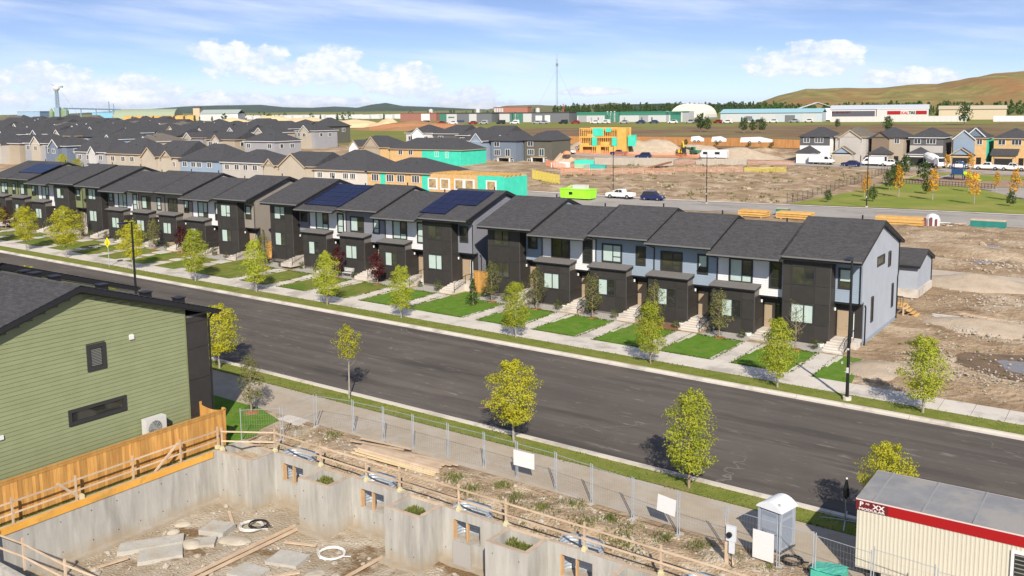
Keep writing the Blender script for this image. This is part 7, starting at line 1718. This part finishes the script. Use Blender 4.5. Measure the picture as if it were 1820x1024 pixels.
# industrial plant on the left horizon
t = thing('plant_tower', 'tall blue and green plant tower with a white head on the left horizon', 'industrial tower', (*bp_(112, 985), 8.5), .5)
BL = mat('plant_blue', (.24, .33, .40), rough=.6); GL_ = mat('plant_green', (.20, .27, .15), rough=.7)
MB().box(-3.5, 3.5, -3, 3, -4, 18).build('silo_block', BL, t); MB().tube([(-9, 0, -4), (-9, 0, 12), (-9, 0, 17)], [3.2, 3.2, .6], 10).build('green_silo', GL_, t); MB().tube([(9, 1, -4), (9, 1, 14), (9, 1, 17)], [5, 5, 2], 10).build('green_silo', GL_, t)
mb = MB()
for (x, y) in ((-1.5, -1.5), (1.5, -1.5), (-1.5, 1.5), (1.5, 1.5)): mb.bar((x, y, 18), (x*.8, y*.8, 40), .8)
for k in range(6): mb.bar((-1.5, -1.5, 18+3.6*k), (1.5, -1.5, 21.6+3.6*k), .5).bar((-2.4, -1.6, 20+3.6*k), (2.4, -1.6, 20+3.6*k), .5)
mb.build('lattice', BL, t); MB().dome((0, 0, 41.5), (4.6, 3.6, 3.4), 10, 4, full=True).build('head', OFFW, t); MB().bar((-7, 0, 46.5), (0, 0, 43), .7).bar((8, 0, 44), (0, 0, 40), .8).box(5.5, 9, -1, 1, 42, 44.4).build('arm', BL, t)
MB().bar((5, 0, 40), (30, 4, 2), .25).build('guy_wire', STEEL, t); t.scale = (.8, .8, .85)
t = thing('conveyor', 'long thin conveyor bridge right of the plant tower', 'conveyor', (*bp_(136, 960), 9), .55); MB().bar((-8, 0, 13.5), (52, 0, 11.5), 1.6, 1.4).build('gallery', mat('conveyor_blue', (.10, .16, .24), rough=.7), t)
mb = MB()
for x in (-6, 10, 26, 44): mb.bar((x, 0, -3), (x, 0, 12.5), .8)
mb.bar((40, 0, 8), (40, 0, 20), .9).bar((45, 0, 8), (45, 0, 18), .7); mb.build('trestle', BL, t)
shed(*bp_(40, 1000), 26, 20, 11, ('plantblue', (.26, .36, .50)), 'slate blue shed left of the plant tower', roofc=('plantroof', (.26, .34, .46)), rz=.5); shed(*bp_(76, 1020), 20, 22, 10, ('plantpale', (.55, .60, .64)), 'pale shed right of the plant tower', roofc=('pale', (.50, .53, .58)), rz=.5); shed(*bp_(172, 1010), 26, 22, 9, ('plantsky', (.20, .42, .58)), 'sky blue shed behind the orange timber yard', roofc=('plantsky2', (.24, .46, .60)), rz=.5)
t = thing('green_hangar', 'long curved pale green hangar roof on the left horizon', 'hangar', (*bp_(218, 960), 8), .62); mb = MB(); mb.prism([(14*cos(pi*k/12), 13*sin(pi*k/12)**.85) for k in range(13)], 'x', 0, 62); mb.build('roof', mat('hangar_green', (.24, .29, .20), (.28, .33, .23), scale=.02, rough=.7), t); MB().box(-1, 0, -14, 14, -2, 6).build('end_wall', MG, t)
t = thing('timber_yard', 'row of orange timber bays below the curved green hangar', 'timber yard', (*bp_(226, 800), 8), .6)
for k in range(7): MB().prism([(0, -2), (0, 5.5), (5, 6.6), (5, -2)], 'x', k*9, k*9+7).build('timber_stack', mat('yard_orange', (.52, .29, .08), (.60, .37, .13), scale=.2, rough=.9), t)
MB().box(-2, 68, -1, 6, -2, 1.2).build('yard_base', mat('yard_orange', (.52, .29, .08)), t)
shed(*bp_(362, 930), 38, 24, 7, ('palegrey', (.50, .50, .50)), 'pale grey hall with white gable left of the trailer yard', roofc=('palegreen', (.34, .38, .36)), flat=False, rise=4, rz=.6, bays=[(30, 38, 0, 6, WHITE)]); shed(*bp_(350, 980), 7, 8, 13, ('tanblk', (.48, .38, .26)), 'small tan block tower beside the pale grey hall', rz=.6)
for i, (x, y) in enumerate(((-640, 760), (-600, 790), (-566, 800), (-540, 815))):
    t = thing('storage_tank', 'white storage tank over the trailer yard, %s from the left' % ('first', 'second', 'third', 'fourth')[i], 'tank', (x, y, T(x, y)), 0, 'white tanks over the trailer yard'); MB().cyl(0, 0, -1, 8.4, 2.4, 12).build('tank', OFFW, t); MB().tube([(0, 0, 8.4), (0, 0, 9.4)], [2.5, .4], 12).build('cap', OFFW, t); MB().bar((2.5, 0, 0), (2.5, 0, 8.4), .4).build('ladder', STEEL, t)
# radio mast
t = thing('radio_mast', 'tall thin lattice radio mast against the sky', 'radio mast', (*bp_(992, 1020), T(*bp_(992, 1020))))
mb = MB(); HM = 62
for (x, y) in ((-1, -.6), (1, -.6), (0, 1.1)): mb.bar((x, y, -2), (x*.7, y*.7, HM), .22)
for k in range(30): z = HM*k/30; mb.bar((-1, -.6, z), (1, -.6, z+HM/30), .12).bar((1, -.6, z), (0, 1.1, z+HM/30), .12)
mb.build('lattice', STEEL, t); MB().bar((0, 0, HM), (0, 0, HM+6), .2).box(-1.4, 1.4, -.3, .3, HM-8, HM-5).build('antenna', STEEL, t)
mb = MB()
for a in (0, 2.1, 4.2): mb.bar((cos(a), sin(a), HM*.8), (30*cos(a), 30*sin(a), 0), .10)
mb.build('guy_wire', STEEL, t)
t = thing('red_pylon', 'short red and white pylon at the foot of the radio mast', 'pylon', (*bp_(1003, 1000), T(*bp_(1003, 1000)))); MB().bar((-2.4, 0, 0), (-1, 0, 22), .7).bar((2.4, 0, 0), (1, 0, 22), .7).build('leg', RED, t); MB().bar((-2, 0, 7), (2, 0, 7), .6).bar((-1.5, 0, 14), (1.5, 0, 14), .6).build('cross_arm', RED, t); t.scale = (.55, .55, .6)
# ------------------------------------------------------------------ hills and far trees
def ridge(name, pts, depth, m, base=0, n_y=30, seed=0, back=1.0):
    """pts: (x, y, crest height); the hill rises from a foot line `depth` nearer to the camera"""
    mb = MB(); R = random.Random(seed)
    fine = []
    for a, b in zip(pts[:-1], pts[1:]):
        for k in range(14):
            t_ = k/14; fine.append(tuple(a[i]+(b[i]-a[i])*t_ for i in range(3)))
    fine.append(pts[-1])
    for i, (x, y, h) in enumerate(fine):
        L = hypot(x, y); ux, uy = -x/L, -y/L
        for j in range(n_y*2+1):
            t_ = j/n_y; d = (1-t_)*depth
            f = smooth(0, 1, t_) if t_ <= 1 else smooth(0, 1, 2-t_)
            px, py = x+ux*d, y+uy*d
            w = NZ(px/depth*6+seed, py/depth*6)*.10+NZ(px/depth*16, py/depth*16+seed)*.05
            mb.v.append((px, py, T(px, py)-3+(h+3-T(px, py)+base)*max(0, f+w*f*(1.12-f)*2.6)))
    m_ = n_y*2+1
    for i in range(len(fine)-1):
        for j in range(m_-1):
            mb.f.append((i*m_+j, (i+1)*m_+j, (i+1)*m_+j+1, i*m_+j+1)); mb.m.append(0)
    return struct(name, mb, m, True)
HILL = mat('hill_grass', (.145, .14, .045), (.31, .245, .10), scale=.03, detail=14, rough=1, c3=(.27, .15, .065), s3=.014, a3=(.47, .62), bump=1, bscale=.03, bdist=6, spec=.05)
HILLG = mat('hill_dull', (.13, .135, .06), (.19, .17, .085), scale=.008, rough=1, spec=.05)
FOREST = mat('forest_hill', (.035, .055, .032), (.06, .085, .045), scale=.006, rough=1, spec=.05)
def skyline(us, D): return [(*dirpt((u-910)/1639, D), CAM_H+((195-.0108*(u-910))-v)*D/1639) for u, v in us]
ridge('hill', skyline([(1290, 192), (1340, 186), (1380, 172), (1430, 159), (1500, 157), (1560, 157), (1610, 152), (1660, 151), (1700, 144), (1760, 133), (1820, 128), (1900, 112), (2100, 90), (2400, 100)], 1450), 620, HILL, seed=3)
ridge('hill', skyline([(860, 197), (900, 189), (960, 187), (1010, 189), (1060, 186), (1090, 183), (1130, 188), (1200, 192)], 2300), 700, HILLG, seed=8)
ridge('hill', skyline([(1060, 194), (1110, 186), (1180, 184), (1260, 185), (1320, 188), (1380, 190), (1500, 192)], 1750), 560, FOREST, seed=6)
ridge('mountains', skyline([(-300, 203), (-60, 206), (120, 203), (250, 196), (330, 190), (400, 188), (470, 187), (510, 191), (560, 192), (600, 190), (640, 192), (665, 187), (690, 184), (720, 189), (780, 191), (840, 194), (900, 196), (1000, 199)], 9000), 2600, FOREST, seed=11)
# trees below the hill and on the ridge: too many to tell apart, one mass each
def treemass(name, label, spots, seed, hmin, hmax, m=L_DARK):
    R = random.Random(seed); mb = MB()
    for (x, y, z) in spots:
        h = R.uniform(hmin, hmax); sp = R.random() < .5; r = h*(.2 if sp else .34)
        for k in range(44):
            t_ = R.random(); rr = r*((1-t_)+.08 if sp else sin(pi*(.12+.8*t_)))*R.uniform(.4, 1); a = R.uniform(0, 6.28); s = h*R.uniform(.07, .15)
            c = Vector((x+rr*cos(a), y+rr*sin(a), z+h*(.12+.88*t_)))
            u = Vector((R.uniform(-1, 1), R.uniform(-1, 1), R.uniform(-.4, .4))).normalized()*s; w = Vector((R.uniform(-.6, .6), R.uniform(-.6, .6), 1)).normalized()*s
            mb.add([c-u, c-w*.8, c+u, c+w], [(0, 1, 2, 3)])
        mb.bar((x, y, z-1), (x, y, z+h*.4), .4)
    return tag(mb.build(name, m), label, 'trees', kind='stuff')
R_ = random.Random(61)
sp_ = []
for k in range(190):
    u = R_.uniform(1320, 1900); D = R_.uniform(690, 900); x, y = dirpt((u-910)/1639, D); sp_.append((x, y, T(x, y)+max(0, (D-830))*.03))
treemass('foothill_trees', 'dark trees along the foot of the brown hill', sp_, 62, 5, 11)
sp_ = []
for k in range(330):
    u = R_.uniform(985, 1400); D = R_.uniform(900, 1250); x, y = dirpt((u-910)/1639, D); sp_.append((x, y, T(x, y)+(D-900)*.016))
treemass('ridge_trees', 'mixed green trees over the trade buildings', sp_, 63, 5, 10)
sp_ = []
for k in range(60):
    u = R_.uniform(300, 980); D = R_.uniform(760, 1100); x, y = dirpt((u-910)/1639, D); sp_.append((x, y, T(x, y)))
treemass('yard_trees', 'scattered trees among the trade yards', sp_, 64, 4, 8)
for i, (u, D, kd, s, lab) in enumerate(((1245, 420, 'dark', 1.6, 'dark tree on the grass bank before the cream dome'), (1258, 416, 'dark', 1.2, 'smaller dark tree right of the one before the cream dome'), (1322, 400, 'dark', 1.3, 'dark bush on the bank before the light blue roof, left one'), (1338, 402, 'dark', 1.1, 'dark bush on the bank before the light blue roof, middle one'), (1354, 398, 'dark', 1.2, 'dark bush on the bank before the light blue roof, right one'), (1487, 440, 'dark', .9, 'bush on the bank before the white fence end'), (1577, 380, 'dark', 1.35, 'dark tree behind the tan house roof'), (1712, 470, 'dark', 2.1, 'tall dark tree at the right foot of the hill'))):
    x, y = dirpt((u-910)/1639, D); tree(kd, i % 3, x, y, s, lab, 'trees on the grass bank')
# ------------------------------------------------------------------ the air between here and the hills
hm = bpy.data.materials.new('haze_air'); hm.use_nodes = True; hm.node_tree.nodes.clear()
pv = hm.node_tree.nodes.new('ShaderNodeVolumePrincipled'); pv.inputs['Color'].default_value = (.86, .93, 1.0, 1); pv.inputs['Density'].default_value = .00003; pv.inputs['Anisotropy'].default_value = .2
ho = hm.node_tree.nodes.new('ShaderNodeOutputMaterial'); hm.node_tree.links.new(pv.outputs[0], ho.inputs['Volume'])
mb = MB(); mb.box(-15500, 4000, -3600, 16000, -8, 135); o = mb.build('haze', hm); o['kind'] = 'stuff'; o['label'] = 'thin bluish air between the town and the hills'; o['category'] = 'haze'

# vehicles in the trade yards, too far to show more than body and glass
R_ = random.Random(88); CARM = {}
for i in range(26):
    u = 760+i*27+R_.uniform(-8, 8); D = 560 if u > 1290 else 612-(u-785)*.10; 
    x, y = bp_(u, D-6); big = R_.random() < .4
    key = R_.choice(((.62, .62, .62), (.03, .03, .035), (.25, .02, .02), (.30, .31, .33), (.03, .05, .14), (.62, .62, .62)))
    if (key, big) not in CARM:
        m_ = MB().prism([(-2.4, .3), (-2.45, .8), (-1.3, 1.05), (2.2, 1.1), (2.4, .3)], 'y', -.9, .9).prism([(-1.3, 1.0), (-.5, 1.7+.4*big), (1.4+.8*big, 1.7+.4*big), (2.0+.3*big, 1.05)], 'y', -.8, .8)
        m_.prism([(-1.0, 1.1), (-.45, 1.62), (1.3, 1.62), (1.6, 1.1)], 'y', -.82, .82, 1).tube([(-1.5, -.95, .36), (-1.5, .95, .36)], .36, 8, 1).tube([(1.5, -.95, .36), (1.5, .95, .36)], .36, 8, 1)
        CARM[(key, big)] = m_.mesh('body', [mat('yard_paint_%d%d' % (int(key[0]*100), int(key[2]*100)), key, rough=.35), CG])
    o = link('yard_car', CARM[(key, big)], None, (x, y, T(x, y)+.05), R_.uniform(-.2, .5)); o.scale = (1.25, 1.25, 1.25)
    cn = {62: 'white', 3: 'dark', 25: 'red', 30: 'grey'}[int(key[0]*100)] if key[2] != .14 else 'blue'
    tag(o, '%s vehicle parked before the trade buildings, %s from the left' % (cn, ORD[i] if i < 27 else 'last'), 'car', 'vehicles in the trade yards')

# ragged grass along the edges of verges and lawns
R_ = random.Random(55); mb = MB()
def edge(x0, y0, x1, y1, n, h=.09, w=.10):
    for k in range(n):
        u = R_.random(); x, y = x0+(x1-x0)*u+R_.gauss(0, w*.6), y0+(y1-y0)*u+R_.gauss(0, w*.6)
        b = R_.uniform(0, 6.28); s_ = h*R_.uniform(.5, 1.3); p = Vector((cos(b), sin(b), 0))*s_*.55; q = Vector((R_.uniform(-.6, .6), R_.uniform(-.6, .6), .7))*s_
        c = Vector((x, y, T(x, y)+.03)); mb.add([c-p, c+p, c+p*.4+q, c-p*.4+q], [(0, 1, 2, 3)])
edge(-52, 34.97, 2, 34.97, 1500, .05); edge(-52, 36.15, 2, 36.15, 700, .04); edge(-90, 52.45, 0, 52.45, 1300, .05); edge(-90, 50.66, 0, 50.66, 800, .04)
for y in (35.3, 35.7, 36.0): edge(-52, y, 2, y, 500, .05, .3)
for y in (51.2, 51.9): edge(-90, y, 0, y, 700, .05, .5)
for (color, i, k, xl, zb) in UNITS:
    if color in ('blue', 'grey'):
        dw = xl+3.35
        for (a, b) in ((xl-.35, dw-.2), (dw+1.15, xl+UW-.35)): edge(a, 54.78, b, 54.78, int(60*(b-a)))
        edge(dw-.12, 54.8, dw-.02, 60.2, 160); edge(dw+1.15, 54.8, dw+1.2, 60.4, 160); edge(xl-.2, 60.2, dw, 60.2, 120, .1, .15)
tag(mb.build('grass_blades', leafmat('leaf_grass', (.08, .14, .02), (.15, .20, .04), (.24, .24, .08))), 'ragged grass along verge and lawn edges', 'grass', kind='stuff')

# clods, stones and scraps over the middle lot
R_ = random.Random(71); mb = MB()
for k in range(1300):
    x, y = R_.uniform(-114, -56), R_.uniform(160, 234)
    if NZ(x*.16, y*.2) < .25: continue
    s_ = R_.choice((.10, .14, .18, .22, .3, .45))
    mb.rock((x, y, T(x, y)+.12), s_, R_)
for k in range(500):
    x, y = R_.uniform(-42, 20), R_.uniform(99, 136); mb.rock((x, y, T(x, y)+.10), R_.choice((.08, .1, .14, .2, .28)), R_)
tag(mb.build('clods', mat('clod_earth', (.27, .20, .135), (.42, .34, .25), scale=.9, rough=1)), 'earth clods and stones over the bare building lots', 'clods', kind='stuff')
mb = MB()
for k in range(260):
    x, y = R_.uniform(-116, -56), R_.uniform(160, 236)
    for q in range(7):
        a = R_.uniform(0, 6.28); c = Vector((x+.4*cos(a), y+.4*sin(a), T(x, y)+.1)); p = Vector((cos(a*3), sin(a*3), 0))*.16; w = Vector((R_.uniform(-.3, .3), R_.uniform(-.3, .3), R_.uniform(.25, .5))); mb.add([c-p, c+p, c+w], [(0, 1, 2)])
tag(mb.build('lot_weeds', L_WEED), 'sparse weeds over the middle building lot', 'weeds', kind='stuff')
for i, (x, y, a, lab) in enumerate(((-34.2, 19.6, 1.3, 'loose plank on the pit floor by the left wall'), (-29.0, 25.2, .35, 'short plank between the two form boards'), (-27.6, 22.9, .9, 'grey plank beside the flat boulder'), (-33.6, 25.2, 2.6, 'plank end near the corner footing'))):
    tag(MB().bar((-.75, 0, .04), (.75, 0, .05), .14, .045).build('loose_plank', LUMB, None, False, (x, y, PIT+.03), a), lab, 'plank', 'loose planks in the pit')
